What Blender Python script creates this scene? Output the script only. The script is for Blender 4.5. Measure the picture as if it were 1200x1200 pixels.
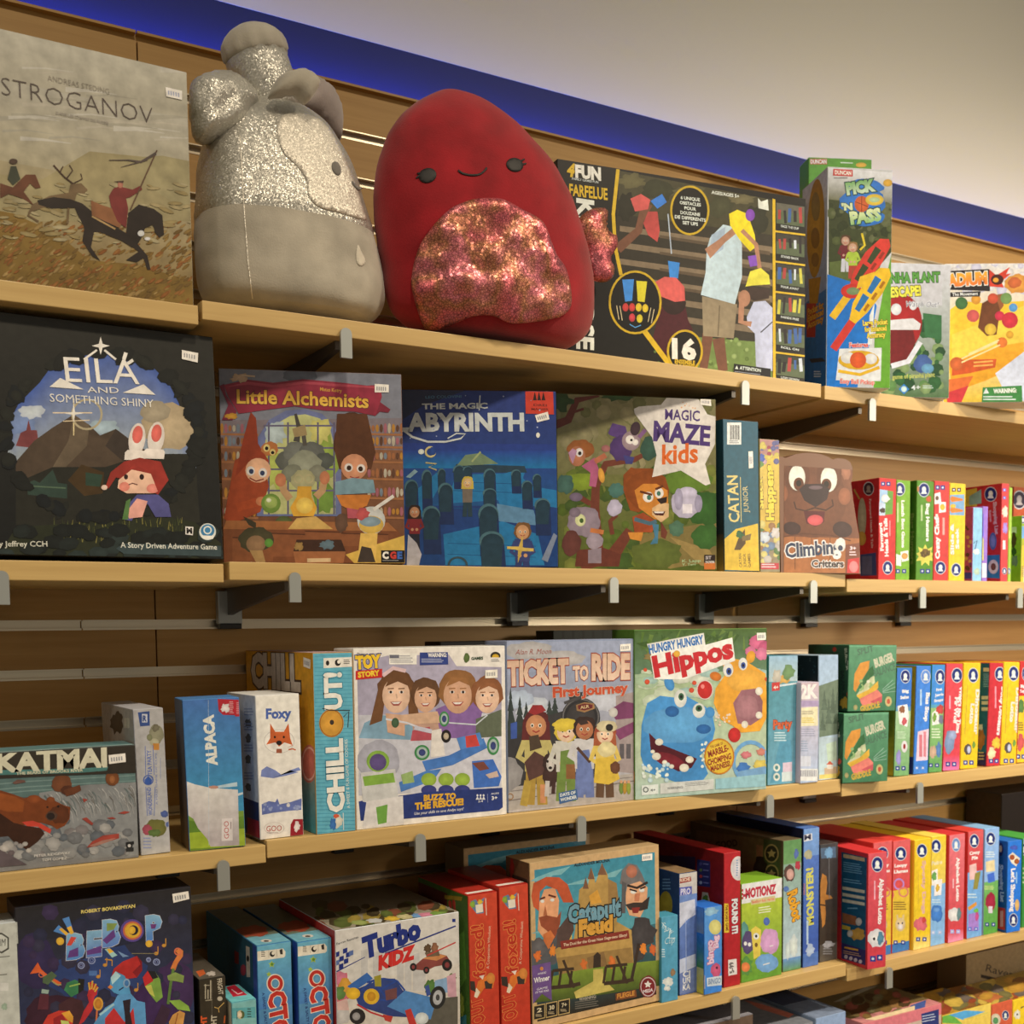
import bpy, bmesh, math, random
from mathutils import Vector, Matrix, noise

for o in list(bpy.data.objects): bpy.data.objects.remove(o)
SC = bpy.context.scene
COL = SC.collection
R = math.radians

# ------------------------------------------------------------------ camera
F, YAW, PIT, ROL, CY = 1360.69, 0.538614, -0.0698633, -0.0112695, 830.71
CAM = Vector((0, -1.88, 1.45))
FW = Vector((math.sin(YAW)*math.cos(PIT), math.cos(YAW)*math.cos(PIT), math.sin(PIT)))
RT = Vector((math.cos(YAW), -math.sin(YAW), 0))
UP = RT.cross(FW)
R2 = math.cos(ROL)*RT + math.sin(ROL)*UP
U2 = -math.sin(ROL)*RT + math.cos(ROL)*UP
cam = bpy.data.cameras.new('camera'); camo = bpy.data.objects.new('camera', cam); COL.objects.link(camo)
camo.matrix_world = Matrix(((R2.x, U2.x, -FW.x, CAM.x), (R2.y, U2.y, -FW.y, CAM.y), (R2.z, U2.z, -FW.z, CAM.z), (0, 0, 0, 1)))
cam.sensor_width = 36; cam.sensor_fit = 'HORIZONTAL'; cam.lens = 36*F/1200
cam.shift_y = (CY-600)/1200; cam.clip_start = 0.05
cam.dof.use_dof = True; cam.dof.focus_distance = 1.75; cam.dof.aperture_fstop = 7.0
SC.camera = camo

# ------------------------------------------------------------------ light and exposure
SC.view_settings.view_transform = 'Standard'; SC.view_settings.look = 'None'
SC.view_settings.gamma = 1; SC.view_settings.use_curve_mapping = False
SC.view_settings.exposure = 0.0
W = bpy.data.worlds.new('shop_ambience'); SC.world = W; W.use_nodes = True
W.node_tree.nodes['Background'].inputs[0].default_value = (1.0, 0.89, 0.71, 1)
W.node_tree.nodes['Background'].inputs[1].default_value = 0.27
def area(name, loc, target, power, size, color):
    l = bpy.data.lights.new(name, 'AREA'); l.energy = power; l.shape = 'DISK'; l.size = size; l.color = color
    o = bpy.data.objects.new(name, l); COL.objects.link(o); o.location = loc
    o.rotation_euler = (Vector(target)-Vector(loc)).to_track_quat('-Z', 'Y').to_euler(); return o
def spot(name, loc, target, power, ang, color, rad=0.05, blend=.5):
    l = bpy.data.lights.new(name, 'SPOT'); l.energy = power; l.spot_size = R(ang); l.spot_blend = blend
    l.shadow_soft_size = rad; l.color = color
    o = bpy.data.objects.new(name, l); COL.objects.link(o); o.location = loc
    o.rotation_euler = (Vector(target)-Vector(loc)).to_track_quat('-Z', 'Y').to_euler(); return o
WARM = (1.0, 0.83, 0.60)
for _x, _p in ((-1.1, 66), (0.35, 98), (1.8, 168), (3.2, 330)):
    spot('downlight_lamp', (_x, -1.75, 3.30), (_x, -1.55, 0), _p, 146, WARM, .09, 1.0)

spot('showroom_lamp', (4.4, -4.0, 2.3), (2.5, 0, 1.6), 520, 40, (1.0, .86, .66), .3, 1.0)

# ------------------------------------------------------------------ pixel -> place helpers (1200 x 1200 frame)
def ray(x, y): return FW + R2*((x-600)/F) - U2*((y-CY)/F)
def atY(x, y, Y):
    d = ray(x, y); return CAM + d*((Y-CAM.y)/d.y)
def atZ(x, y, Z):
    d = ray(x, y); return CAM + d*((Z-CAM.z)/d.z)
def atP(x, y, P, n):
    d = ray(x, y); return CAM + d*((P-CAM).dot(n)/d.dot(n))

# ------------------------------------------------------------------ materials
def lin(c):
    c = c/255.0
    return c/12.92 if c <= .04045 else ((c+.055)/1.055)**2.4
WHITE = [lin(c) for c in (222, 210, 188)]
def white(r=222, g=210, b=188):
    """what white card looks like where the next thing stands"""
    WHITE[:] = [lin(c) for c in (r, g, b)]
def C(r, g, b):
    return tuple(min(.92, max(.004, lin(v)/w*.82)) for v, w in zip((r, g, b), WHITE))
def mat(name, color=(.5, .5, .5), rough=.5, metal=0.0, spec=.5, **kw):
    m = bpy.data.materials.new(name); m.use_nodes = True
    b = m.node_tree.nodes['Principled BSDF']
    b.inputs['Base Color'].default_value = (*color, 1); b.inputs['Roughness'].default_value = rough
    b.inputs['Metallic'].default_value = metal; b.inputs['Specular IOR Level'].default_value = spec
    for k, v in kw.items(): b.inputs[k].default_value = v
    return m
def nd(m, typ, **inp):
    n = m.node_tree.nodes.new(typ)
    for k, v in inp.items(): n.inputs[k.replace('_', ' ')].default_value = v
    return n
def lk(m, a, b): m.node_tree.links.new(a, b)
def print_mat(name, rough, amount=.16, scale=90, coat=0.0):
    m = mat(name, rough=rough, spec=.28)
    b = m.node_tree.nodes['Principled BSDF']
    at = nd(m, 'ShaderNodeAttribute'); at.attribute_name = 'Col'
    tc = nd(m, 'ShaderNodeTexCoord'); no = nd(m, 'ShaderNodeTexNoise', Scale=scale, Detail=3.0)
    lk(m, tc.outputs['Object'], no.inputs['Vector'])
    mr = nd(m, 'ShaderNodeMapRange'); mr.inputs[1].default_value = .3; mr.inputs[2].default_value = .7
    mr.inputs[3].default_value = 1-amount; mr.inputs[4].default_value = 1+amount*.6
    lk(m, no.outputs['Fac'], mr.inputs[0])
    mx = nd(m, 'ShaderNodeVectorMath'); mx.operation = 'SCALE'
    lk(m, at.outputs['Color'], mx.inputs[0]); lk(m, mr.outputs[0], mx.inputs['Scale'])
    lk(m, mx.outputs[0], b.inputs['Base Color'])
    b.inputs['Coat Weight'].default_value = coat; b.inputs['Coat Roughness'].default_value = .06
    # the slight waviness of shrink film / laminated card
    n2 = nd(m, 'ShaderNodeTexNoise', Scale=9.0, Detail=1.0); lk(m, tc.outputs['Object'], n2.inputs['Vector'])
    bp = nd(m, 'ShaderNodeBump', Strength=.12, Distance=.01); lk(m, n2.outputs['Fac'], bp.inputs['Height'])
    lk(m, bp.outputs[0], b.inputs['Coat Normal'])
    return m
M_PRINT = print_mat('printed_card', .42)
M_WRAP = print_mat('shrink_wrapped_card', .38, coat=.3)
M_PAINT = print_mat('painterly_wrapped_card', .40, .24, 45, coat=.3)
def wood_mat(name, c1, c2, rough=.42, sx=1.2, sz=26):
    m = mat(name, rough=rough)
    b = m.node_tree.nodes['Principled BSDF']
    tc = nd(m, 'ShaderNodeTexCoord'); mp = nd(m, 'ShaderNodeMapping'); mp.inputs['Scale'].default_value = (sx, sz, sz)
    lk(m, tc.outputs['Object'], mp.inputs['Vector'])
    no = nd(m, 'ShaderNodeTexNoise', Scale=3.0, Detail=6.0, Roughness=.6, Distortion=.6); lk(m, mp.outputs[0], no.inputs['Vector'])
    cr = nd(m, 'ShaderNodeValToRGB'); cr.color_ramp.elements[0].position = .32; cr.color_ramp.elements[1].position = .7
    cr.color_ramp.elements[0].color = (*c1, 1); cr.color_ramp.elements[1].color = (*c2, 1)
    lk(m, no.outputs['Fac'], cr.inputs[0]); lk(m, cr.outputs[0], b.inputs['Base Color'])
    bp = nd(m, 'ShaderNodeBump', Strength=.06, Distance=.002); lk(m, no.outputs['Fac'], bp.inputs['Height']); lk(m, bp.outputs[0], b.inputs['Normal'])
    return m
M_WOOD = wood_mat('maple_laminate', (.51, .345, .135), (.61, .435, .18))
M_SLAT = wood_mat('slatwall_laminate', (.38, .205, .05), (.46, .265, .075), .5)
M_ALU = mat('groove_aluminium', (.64, .56, .43), .32, .9)
M_CHROME = mat('bracket_chrome', (.40, .43, .43), .42, .6)
M_STEEL = mat('bracket_arm_steel', (.16, .15, .14), .45, .7)
M_BLACK = mat('black_plastic', (.012, .012, .012), .4)

# ------------------------------------------------------------------ mesh helpers
def link(name, me, m=None, parent=None, kind=None):
    if m is not None: me.materials.append(m)
    o = bpy.data.objects.new(name, me); COL.objects.link(o)
    if parent is not None: o.parent = parent
    if kind: o['kind'] = kind
    return o
def bm_box(bm, x0, x1, y0, y1, z0, z1):
    v = [bm.verts.new((x, y, z)) for z in (z0, z1) for y in (y0, y1) for x in (x0, x1)]
    for f in ((0, 2, 3, 1), (4, 5, 7, 6), (0, 1, 5, 4), (1, 3, 7, 5), (3, 2, 6, 7), (2, 0, 4, 6)):
        bm.faces.new([v[i] for i in f])
    return v
def box_mesh(name, x0, x1, y0, y1, z0, z1, bev=0.0, seg=2):
    bm = bmesh.new(); bm_box(bm, x0, x1, y0, y1, z0, z1)
    if bev: bmesh.ops.bevel(bm, geom=bm.edges[:], offset=bev, segments=seg, affect='EDGES', profile=.6)
    me = bpy.data.meshes.new(name); bm.to_mesh(me); bm.free(); return me
def bm_done(bm, name, m=None, parent=None, kind=None, smooth=False):
    me = bpy.data.meshes.new(name)
    bmesh.ops.recalc_face_normals(bm, faces=bm.faces[:]); bm.to_mesh(me); bm.free()
    if smooth: me.polygons.foreach_set('use_smooth', [True]*len(me.polygons))
    return link(name, me, m, parent, kind)
def thing(name, label, cat, M=None, group=None):
    o = bpy.data.objects.new(name, None); COL.objects.link(o); o.empty_display_size = .05
    if M is not None: o.matrix_world = M
    o['label'] = label; o['category'] = cat
    if group: o['group'] = group
    return o
def tag(o, label, cat, group=None):
    o['label'] = label; o['category'] = cat
    if group: o['group'] = group
    return o

# ------------------------------------------------------------------ lettering
_tc = {}
def text_geo(s, bold=0.0, shear=0.0):
    k = (s, bold, shear)
    if k not in _tc:
        cu = bpy.data.curves.new('t', 'FONT'); cu.body = s; cu.resolution_u = 2; cu.offset = bold; cu.shear = shear
        ob = bpy.data.objects.new('t', cu)
        me = bpy.data.meshes.new_from_object(ob)
        vs = [(v.co.x, v.co.y) for v in me.vertices]; fs = [tuple(p.vertices) for p in me.polygons]
        _tc[k] = (vs, fs)
        bpy.data.objects.remove(ob); bpy.data.curves.remove(cu); bpy.data.meshes.remove(me)
    return _tc[k]
CAPH = max(y for x, y in text_geo('H')[0])

# ------------------------------------------------------------------ print on a box face, drawn with pixel coordinates of the frame
class Print:
    def __init__(s, box, face='front', name='cover_print', m=None, inset=.0008):
        s.box = box; s.name = name; s.fc = face; s.m = m or M_PRINT; s.vs = []; s.fs = []; s.cs = []
        w, d, h = box.w, box.d, box.h
        if face == 'front': O, eu, ev, n, W_, H_ = (0, 0, 0), (1, 0, 0), (0, 0, 1), (0, -1, 0), w, h
        elif face == 'left': O, eu, ev, n, W_, H_ = (0, d, 0), (0, -1, 0), (0, 0, 1), (-1, 0, 0), d, h
        elif face == 'top': O, eu, ev, n, W_, H_ = (0, 0, h), (1, 0, 0), (0, 1, 0), (0, 0, 1), w, d
        s.O, s.eu, s.ev, s.n = Vector(O), Vector(eu), Vector(ev), Vector(n); s.W, s.H = W_, H_
        s.k = .0003; s.ins = inset; s.c0 = (0, 0, 1.0); s.soft = True
        M3 = box.M.to_3x3(); s.Pw = box.M @ s.O; s.nw = M3 @ s.n; s.euw = M3 @ s.eu; s.evw = M3 @ s.ev
    def crop(s, x0, y0, sc): s.c0 = (x0, y0, sc); return s
    def uv(s, p):
        x0, y0, sc = s.c0
        q = atP(x0+p[0]/sc, y0+p[1]/sc, s.Pw, s.nw) - s.Pw
        return q.dot(s.euw), q.dot(s.evw)
    def put(s, u, v):
        u = min(max(u, s.ins), s.W-s.ins); v = min(max(v, s.ins), s.H-s.ins)
        return s.O + s.eu*u + s.ev*v + s.n*s.k
    def add_uv(s, uvs, faces, cols):
        b = len(s.vs)
        s.vs += [s.put(*q) for q in uvs]
        for f in faces:
            s.fs.append([b+i for i in f]); s.cs.append([cols[i] if isinstance(cols, list) else cols for i in f])
        s.k += .000003
    def poly(s, pts, col):
        if s.soft and len(pts) > 4 and not isinstance(col, list):      # brush-like unevenness of printed paint
            rd = random.Random(len(s.vs)); col = [tuple(c*k for c in col) for k in [rd.uniform(.84, 1.14) for _ in pts]]
        s.add_uv([s.uv(p) for p in pts], [list(range(len(pts)))], col)
    def rect(s, x0, y0, x1, y1, col): s.poly([(x0, y0), (x1, y0), (x1, y1), (x0, y1)], col)
    def fill(s, col, top=None, fr=(0, 0, 1, 1)):
        """whole face (fractions u0 v0 u1 v1), col at the bottom and top at the top"""
        u0, v0, u1, v1 = fr; top = top or col
        n = 6; uvs = []; cols = []; fs = []
        for i in range(n+1):
            t = i/n
            for u in (u0, u1):
                uvs.append((u*s.W, (v0+(v1-v0)*t)*s.H)); cols.append(tuple(a+(b-a)*t for a, b in zip(col, top)))
        for i in range(n): fs.append([2*i, 2*i+1, 2*i+3, 2*i+2])
        s.add_uv(uvs, fs, cols)
    def band(s, pts_top, pts_bot, ctop, cbot):
        """gradient strip between two polylines with the same count"""
        n = len(pts_top); uvs = [s.uv(p) for p in pts_top] + [s.uv(p) for p in pts_bot]
        s.add_uv(uvs, [[i, n+i, n+i+1, i+1] for i in range(n-1)], [ctop]*n+[cbot]*n)
    def ell(s, x, y, rx, ry, col, ang=0, n=18, cc=None):
        a = R(ang); pts = []
        for i in range(n):
            t = 2*math.pi*i/n; p, q = rx*math.cos(t), ry*math.sin(t)
            pts.append((x+p*math.cos(a)-q*math.sin(a), y+p*math.sin(a)+q*math.cos(a)))
        if cc is None and s.soft and rx > s.c0[2]*2.2: cc = tuple(min(.95, c*1.14) for c in col); col = tuple(c*.84 for c in col)
        if cc is None: s.add_uv([s.uv(p) for p in pts], [list(range(n))], col)
        else: s.add_uv([s.uv(p) for p in pts]+[s.uv((x, y))], [[i, (i+1) % n, n] for i in range(n)], [col]*n+[cc])
    def ring(s, x, y, r, w, col, n=20, ry=None):
        ry = ry or r; k = ry/r
        a = [(x+r*math.cos(6.2832*i/n), y+ry*math.sin(6.2832*i/n)) for i in range(n)]
        b = [(x+(r-w)*math.cos(6.2832*i/n), y+(r-w)*k*math.sin(6.2832*i/n)) for i in range(n)]
        s.add_uv([s.uv(p) for p in a+b], [[i, (i+1) % n, n+(i+1) % n, n+i] for i in range(n)], col)
    def blob(s, x, y, rx, ry, col, seed=0, rag=.25, n=22, cc=None):
        rd = random.Random(seed); pts = []
        for i in range(n):
            t = 2*math.pi*i/n; k = 1+rd.uniform(-rag, rag)
            pts.append((x+rx*k*math.cos(t), y+ry*k*math.sin(t)))
        if cc is None and s.soft and rx > s.c0[2]*2.2: cc = tuple(min(.95, c*1.14) for c in col); col = tuple(c*.84 for c in col)
        if cc is None: s.add_uv([s.uv(p) for p in pts], [list(range(n))], col)
        else: s.add_uv([s.uv(p) for p in pts]+[s.uv((x, y))], [[i, (i+1) % n, n] for i in range(n)], [col]*n+[cc])
    def line(s, pts, wd, col, w2=None):
        q = [Vector(p) for p in pts]; n = len(q); w2 = wd if w2 is None else w2; L = []; Rr = []
        for i in range(n):
            t = (q[min(i+1, n-1)]-q[max(i-1, 0)]); t.normalize(); pr = Vector((-t.y, t.x))
            ww = wd+(w2-wd)*i/max(1, n-1)
            L.append(q[i]+pr*ww/2); Rr.append(q[i]-pr*ww/2)
        s.add_uv([s.uv(p) for p in L+Rr], [[i, i+1, n+i+1, n+i] for i in range(n-1)], col)
    def scatter(s, x0, y0, x1, y1, n, cols, r0, r1, seed=1, asp=1.0, ang=0, poly=None):
        rd = random.Random(seed)
        for i in range(n):
            x, y = rd.uniform(x0, x1), rd.uniform(y0, y1); r = rd.uniform(r0, r1)
            s.ell(x, y, r*asp, r, rd.choice(cols), ang+rd.uniform(-15, 15), 7); s.k -= .000002
    def text(s, t, p0, p1, hpx, col, bold=0.02, out=None, outw=.05, shear=0.0, top=None, arc=0.0):
        """baseline from p0 to p1 (crop pixels), cap height hpx"""
        def one(b, c, c2=None):
            vs, fs = text_geo(t, b, shear); v0, _ = text_geo(t, bold, shear)
            x0 = min(v[0] for v in v0); x1 = max(v[0] for v in v0)
            a = Vector(s.uv(p0)); e = Vector(s.uv(p1)); d = e-a; L = d.length; d.normalize(); up = Vector((-d.y, d.x))
            px = Vector(p1)-Vector(p0); px.normalize(); pp = Vector((px.y, -px.x))
            hh = (Vector(s.uv(Vector(p0)+pp*hpx))-a).length
            kx = L/(x1-x0); ky = hh/CAPH; uvs = []
            for vx, vy in vs:
                f = (vx-x0)/(x1-x0); q = a + d*((vx-x0)*kx) + up*(vy*ky + arc*hh*(1-(2*f-1)**2)); uvs.append((q.x, q.y))
            cols = c if c2 is None else [tuple(aa+(bb-aa)*min(1, max(0, vy/CAPH)) for aa, bb in zip(c, c2)) for vx, vy in vs]
            s.add_uv(uvs, fs, cols)
        if out is not None: one(bold+outw, out)
        one(bold, col, top)
    def lines(s, x0, y0, x1, y1, n, col, fr=.45, seed=3, slope=0.0):
        """rows of small print too fine to read"""
        rd = random.Random(seed); hh = (y1-y0)/n
        for i in range(n):
            e = x0+(x1-x0)*rd.uniform(.7, 1); y = y0+hh*i
            s.poly([(x0, y), (e, y+slope*(e-x0)), (e, y+hh*fr+slope*(e-x0)), (x0, y+hh*fr)], col)
    def person(s, x, y, h, skin, hair, top, legs, longhair=False, arms=True):
        """small generic figure, feet at x,y"""
        hd = h*.13
        s.line([(x-h*.05, y-h*.42), (x-h*.07, y)], h*.11, legs); s.line([(x+h*.05, y-h*.42), (x+h*.07, y)], h*.11, legs)
        s.poly([(x-h*.13, y-h*.74), (x+h*.13, y-h*.74), (x+h*.12, y-h*.36), (x-h*.12, y-h*.36)], top)
        if arms:
            s.line([(x-h*.12, y-h*.70), (x-h*.19, y-h*.52), (x-h*.07, y-h*.45)], h*.065, top)
            s.line([(x+h*.12, y-h*.70), (x+h*.19, y-h*.52), (x+h*.07, y-h*.45)], h*.065, top)
            s.ell(x-h*.05, y-h*.46, h*.035, h*.035, skin, 0, 8); s.ell(x+h*.05, y-h*.46, h*.035, h*.035, skin, 0, 8)
        s.blob(x, y-h*.88, hd*1.12, hd*1.15, hair, 5, .1)
        if longhair: s.poly([(x-hd*1.1, y-h*.9), (x+hd*1.1, y-h*.9), (x+hd*1.2, y-h*.7), (x-hd*1.2, y-h*.7)], hair)
        s.face(x, y-h*.85, hd*.85, skin)
    def face(s, x, y, r, skin, eye=(.02, .015, .01)):
        s.ell(x, y, r, r*1.12, skin)
        for dx in (-.38, .38):
            s.ell(x+dx*r, y-.08*r, r*.17, r*.2, (.85, .85, .8), 0, 10); s.ell(x+dx*r, y-.06*r, r*.1, r*.13, eye, 0, 8)
        s.line([(x-.35*r, y+.42*r), (x, y+.6*r), (x+.35*r, y+.42*r)], r*.14, (.35, .06, .05))
        s.line([(x, y+.05*r), (x+.08*r, y+.25*r)], r*.1, tuple(c*.75 for c in skin))
    def star(s, x, y, r, col, n=4, k=.35, ang=0):
        pts = []
        for i in range(2*n):
            t = math.pi*i/n + R(ang) - math.pi/2; rr = r if i % 2 == 0 else r*k
            pts.append((x+rr*math.cos(t), y+rr*math.sin(t)))
        s.poly(pts, col)
    def tree(s, x, y, h, w, col, trunk=None, seed=0):
        if trunk: s.line([(x, y), (x, y-h*.4)], w*.18, trunk)
        s.blob(x, y-h*.62, w*.5, h*.4, col, seed, .18)
    def conifer(s, x, y, h, w, col):
        pts = [(x, y-h)]
        for i in range(1, 6): pts += [(x+w*.5*i/5, y-h+h*i/5), (x+w*.3*i/5, y-h+h*i/5)]
        for i in range(5, 0, -1): pts += [(x-w*.3*i/5, y-h+h*i/5), (x-w*.5*i/5, y-h+h*i/5)]
        s.poly(pts, col)
    def badge(s, x, y, r, ry=None, inner=(235, 235, 230), rim=(25, 45, 110)):
        """round maker's emblem: navy disc with a pale figure"""
        ry = ry or r*1.25
        s.ell(x, y, r*1.12, ry*1.12, C(225, 225, 225), 0, 14); s.ell(x, y, r, ry, C(*rim), 0, 14)
        s.ell(x, y-.1*ry, r*.42, ry*.45, C(*inner), 0, 10); s.poly([(x-.6*r, y+.6*ry), (x+.6*r, y+.6*ry), (x+.25*r, y+.1*ry), (x-.25*r, y+.1*ry)], C(*inner))
    def icons(s, x, y, r, n, dx, col=(40, 60, 130), dy=0.0):
        for i in range(n):
            cx, cy = x+i*dx, y+i*dy
            s.poly([(cx-r, cy-r), (cx+r, cy-r), (cx+r, cy+r), (cx-r, cy+r)], C(*col))
            s.ell(cx, cy, r*.5, r*.5, C(220, 220, 225), 0, 8)
    def done(s):
        s.box.kmax[s.fc] = max(s.k, s.box.kmax.get(s.fc, 0))
        me = bpy.data.meshes.new(s.name); me.from_pydata([tuple(v) for v in s.vs], [], s.fs)
        ca = me.color_attributes.new('Col', 'FLOAT_COLOR', 'CORNER')
        flat = []
        for cs in s.cs:
            for c in cs: flat += [c[0], c[1], c[2], 1.0]
        ca.data.foreach_set('color', flat)
        nl = s.n
        for p in me.polygons: pass
        bm = bmesh.new(); bm.from_mesh(me)
        bad = [f for f in bm.faces if f.normal.dot(nl) < 0]
        bmesh.ops.reverse_faces(bm, faces=bad); bm.to_mesh(me); bm.free()
        return link(s.name, me, s.m, s.box.root)

# ------------------------------------------------------------------ cartons
_cm = {}
def card(col, rough=.45):
    k = tuple(col)
    if k not in _cm: _cm[k] = mat('carton_card', col, rough)
    return _cm[k]
class Box:
    """a printed carton. frame: left-bottom-front corner, x = width, y = depth, z = height"""
    def __init__(s, label, zs, bl, br, yt, depth, col, cat='game box', group=None, Y=None, rz=None, anchor='l',
                 w=None, h=None, tilt=0.0, lean=0.0, name='game_box', bev=.0015, lift=0.0):
        # bl, br: bottom corners in pixels.  Y given: front plane at Y (rz turns it about the anchor); Y None: both corners lie on the shelf
        if Y is None:
            P = atZ(*bl, zs); Q = atZ(*br, zs); d = Vector((Q.x-P.x, Q.y-P.y, 0))
        else:
            a = R(rz or 0); e = Vector((math.cos(a), -math.sin(a), 0)); n = Vector((-e.y, e.x, 0))
            if anchor == 'l':
                P = atY(*bl, Y); Q = atP(*br, P, n) if w is None else P+e*w
            else:
                Q = atY(*br, Y); P = atP(*bl, Q, n) if w is None else Q-e*w
            d = Vector((Q.x-P.x, Q.y-P.y, 0))
        s.w = w or d.length; d.normalize()
        if lean: lift = depth*math.sin(R(lean))+.0005
        P = Vector((P.x, P.y, zs+lift)); nrm = Vector((-d.y, d.x, 0))
        s.h = h or (atP(bl[0], yt, P, nrm).z - zs - lift)
        s.d = depth; s.kmax = {}
        M = Matrix.Translation(P) @ Matrix(((d.x, nrm.x, 0, 0), (d.y, nrm.y, 0, 0), (0, 0, 1, 0), (0, 0, 0, 1)))
        if tilt > 0: M = M @ Matrix.Translation((s.w, 0, 0)) @ Matrix.Rotation(R(tilt), 4, 'Y') @ Matrix.Translation((-s.w, 0, 0))
        elif tilt < 0: M = M @ Matrix.Rotation(R(tilt), 4, 'Y')
        if lean: M = M @ Matrix.Rotation(R(-lean), 4, 'X')
        s.M = M; s.root = thing(name, label, cat, M, group)
        s.body = link('carton', box_mesh('carton', 0, s.w, 0, s.d, 0, s.h, bev), card(col), s.root)
        BOXES.append((label, round(s.w, 3), round(s.d, 3), round(s.h, 3), tuple(round(v, 3) for v in P)))
    def sticker(s, pts, c=None, face='front'):
        p = Print(s, face, 'price_sticker'); p.k = s.kmax.get(face, .0006)+.0003; c = c or (0, 0, 1)
        p.crop(*c); p.poly(pts, C(238, 232, 215))
        (x0, y0), (x1, y1), (x2, y2), (x3, y3) = pts
        for i in range(5):
            t = .12+.15*i; u = t+.09
            f = lambda a, b: (x0+(x1-x0)*a+(x3-x0)*b, y0+(y1-y0)*a+(y3-y0)*b)
            p.poly([f(t, .3), f(u, .3), f(u, .75), f(t, .75)], C(150, 150, 150))
        return p.done()
BOXES = []

# ================================================================== THE SETTING
GZ, GP = 1.462, .075                        # a groove height and the groove pitch
XL, XR = -1.6, 4.2
JOINTS = [XL, -.755, .465, 1.684, 2.904, XR]
def slat_wall():
    top = 2.372
    for j in range(len(JOINTS)-1):
        a, b = JOINTS[j]+.0012, JOINTS[j+1]-.0012
        bm = bmesh.new()
        k0 = int(math.floor((0.05-GZ)/GP)); z = GZ+k0*GP
        while z < top:
            z1 = min(z+GP-.006, top)
            bm_box(bm, a, b, 0, .018, max(z+.006, 0), z1)
            z += GP
        bm_box(bm, a-.0012, b+.0012, .012, .02, 0, top)
        o = bm_done(bm, 'wall_back', M_SLAT, None, 'structure')
slat_wall()
bm = bmesh.new()                            # aluminium inserts lining the grooves
z = GZ-16*GP
while z < 2.36:
    for (a, b) in ((XL, .352), (.354, 1.572), (1.574, 2.792), (2.794, XR)):
        bm_box(bm, a, b, -.0008, .0118, z-.0085, z-.0055)
        bm_box(bm, a, b, .0095, .0118, z-.0055, z+.0055)
        bm_box(bm, a, b, -.0008, .0118, z+.0055, z+.0072)
    z += GP
bm_done(bm, 'trim_1', M_ALU, None, 'structure')
# blue light cove above the slat wall, bulkhead over it
M_BLUE = mat('cove_blue_paint', (.007, .016, .10), .6)
M_GREY = mat('bulkhead_paint', (.82, .79, .66), .85)
link('trim_2', box_mesh('trim_2', XL, XR, .048, .10, 2.25, 2.62), M_BLUE, None, 'structure')
bm = bmesh.new(); bm_box(bm, XL, XR, .0472, .10, 2.474, 3.36)
bm_done(bm, 'wall_upper', M_GREY, None, 'structure')
bm = bmesh.new(); bm_box(bm, XL, XR, .10, .2, 0, 3.36); bm_done(bm, 'wall_rear', M_GREY, None, 'structure')
M_FLOOR = wood_mat('shop_floor', (.22, .17, .12), (.3, .24, .17), .4, 2, 10)
bm = bmesh.new(); bm_box(bm, XL, XR, -4.2, .2, -.1, 0); bm_done(bm, 'floor', M_FLOOR, None, 'structure')
M_LED = bpy.data.materials.new('blue_led'); M_LED.use_nodes = True
_nt = M_LED.node_tree; _nt.nodes.remove(_nt.nodes['Principled BSDF'])
_em = _nt.nodes.new('ShaderNodeEmission'); _em.inputs[0].default_value = (.05, .13, 1, 1); _em.inputs[1].default_value = 75.0
_nt.links.new(_em.outputs[0], _nt.nodes['Material Output'].inputs[0])
led = link('led_strip', box_mesh('led_strip', XL+.02, XR-.02, .024, .031, 2.344, 2.350), M_LED)
tag(led, 'blue led strip glowing behind the top edge of the slat wall', 'led strip')

# ------------------------------------------------------------------ shelves
SH = {'1A': 1.883, '1B': 1.891, '1C': 1.889, '2A': 1.541, '2B': 1.5445, '2C': 1.535, '3A': 1.148, '3B': 1.154, '3C': 1.145,
      '4A': .792, '4B': .793, '4C': .781, '5A': .42, '5B': .42, '5C': .42}
YF = -.31
def shelf(k, x0, x1, label, yf=YF, th=.025):
    z = SH[k]
    o = link('wooden_shelf', box_mesh('wooden_shelf', 0, x1-x0, 0, -yf-.004, -th, 0, .0012), M_WOOD)
    o.location = (x0, yf, z); tag(o, label, 'shelf', 'wooden shelf boards')
W1, W2 = .4575, .465
shelf('1A', -.72, .4575, 'light wooden shelf board under the cream cover with the galloping rider')
shelf('1B', .463, 1.609, 'light wooden shelf board under the two plush toys')
shelf('1C', 1.618, 2.80, 'light wooden shelf board under the tall green box, upper right')
shelf('2A', -.70, .482, 'light wooden shelf board under the black box with the rabbit-eared child')
shelf('2B', .490, 1.676, 'light wooden shelf board under the pink-ribbon, night-blue and jungle covers')
shelf('2C', 1.680, 2.88, 'light wooden shelf board under the slim red and green boxes on the second row')
shelf('3A', -.66, .531, 'light wooden shelf board under the bear box, third row left')
shelf('3B', .533, 1.668, 'light wooden shelf board under the train cover, third row middle')
shelf('3C', 1.671, 2.86, 'light wooden shelf board under the stacked green boxes, third row right')
shelf('4A', -.70, .485, 'light wooden shelf board under the jazz cover, fourth row left')
shelf('4B', .488, 1.687, 'light wooden shelf board under the castle cover, fourth row middle')
shelf('4C', 1.690, 2.88, 'light wooden shelf board under the slim boxes, fourth row right')
shelf('5B', .488, 1.687, 'lowest wooden shelf board under the grey boxes')
shelf('5C', 1.690, 2.88, 'lowest wooden shelf board under the puzzle boxes, lower right')

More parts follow.
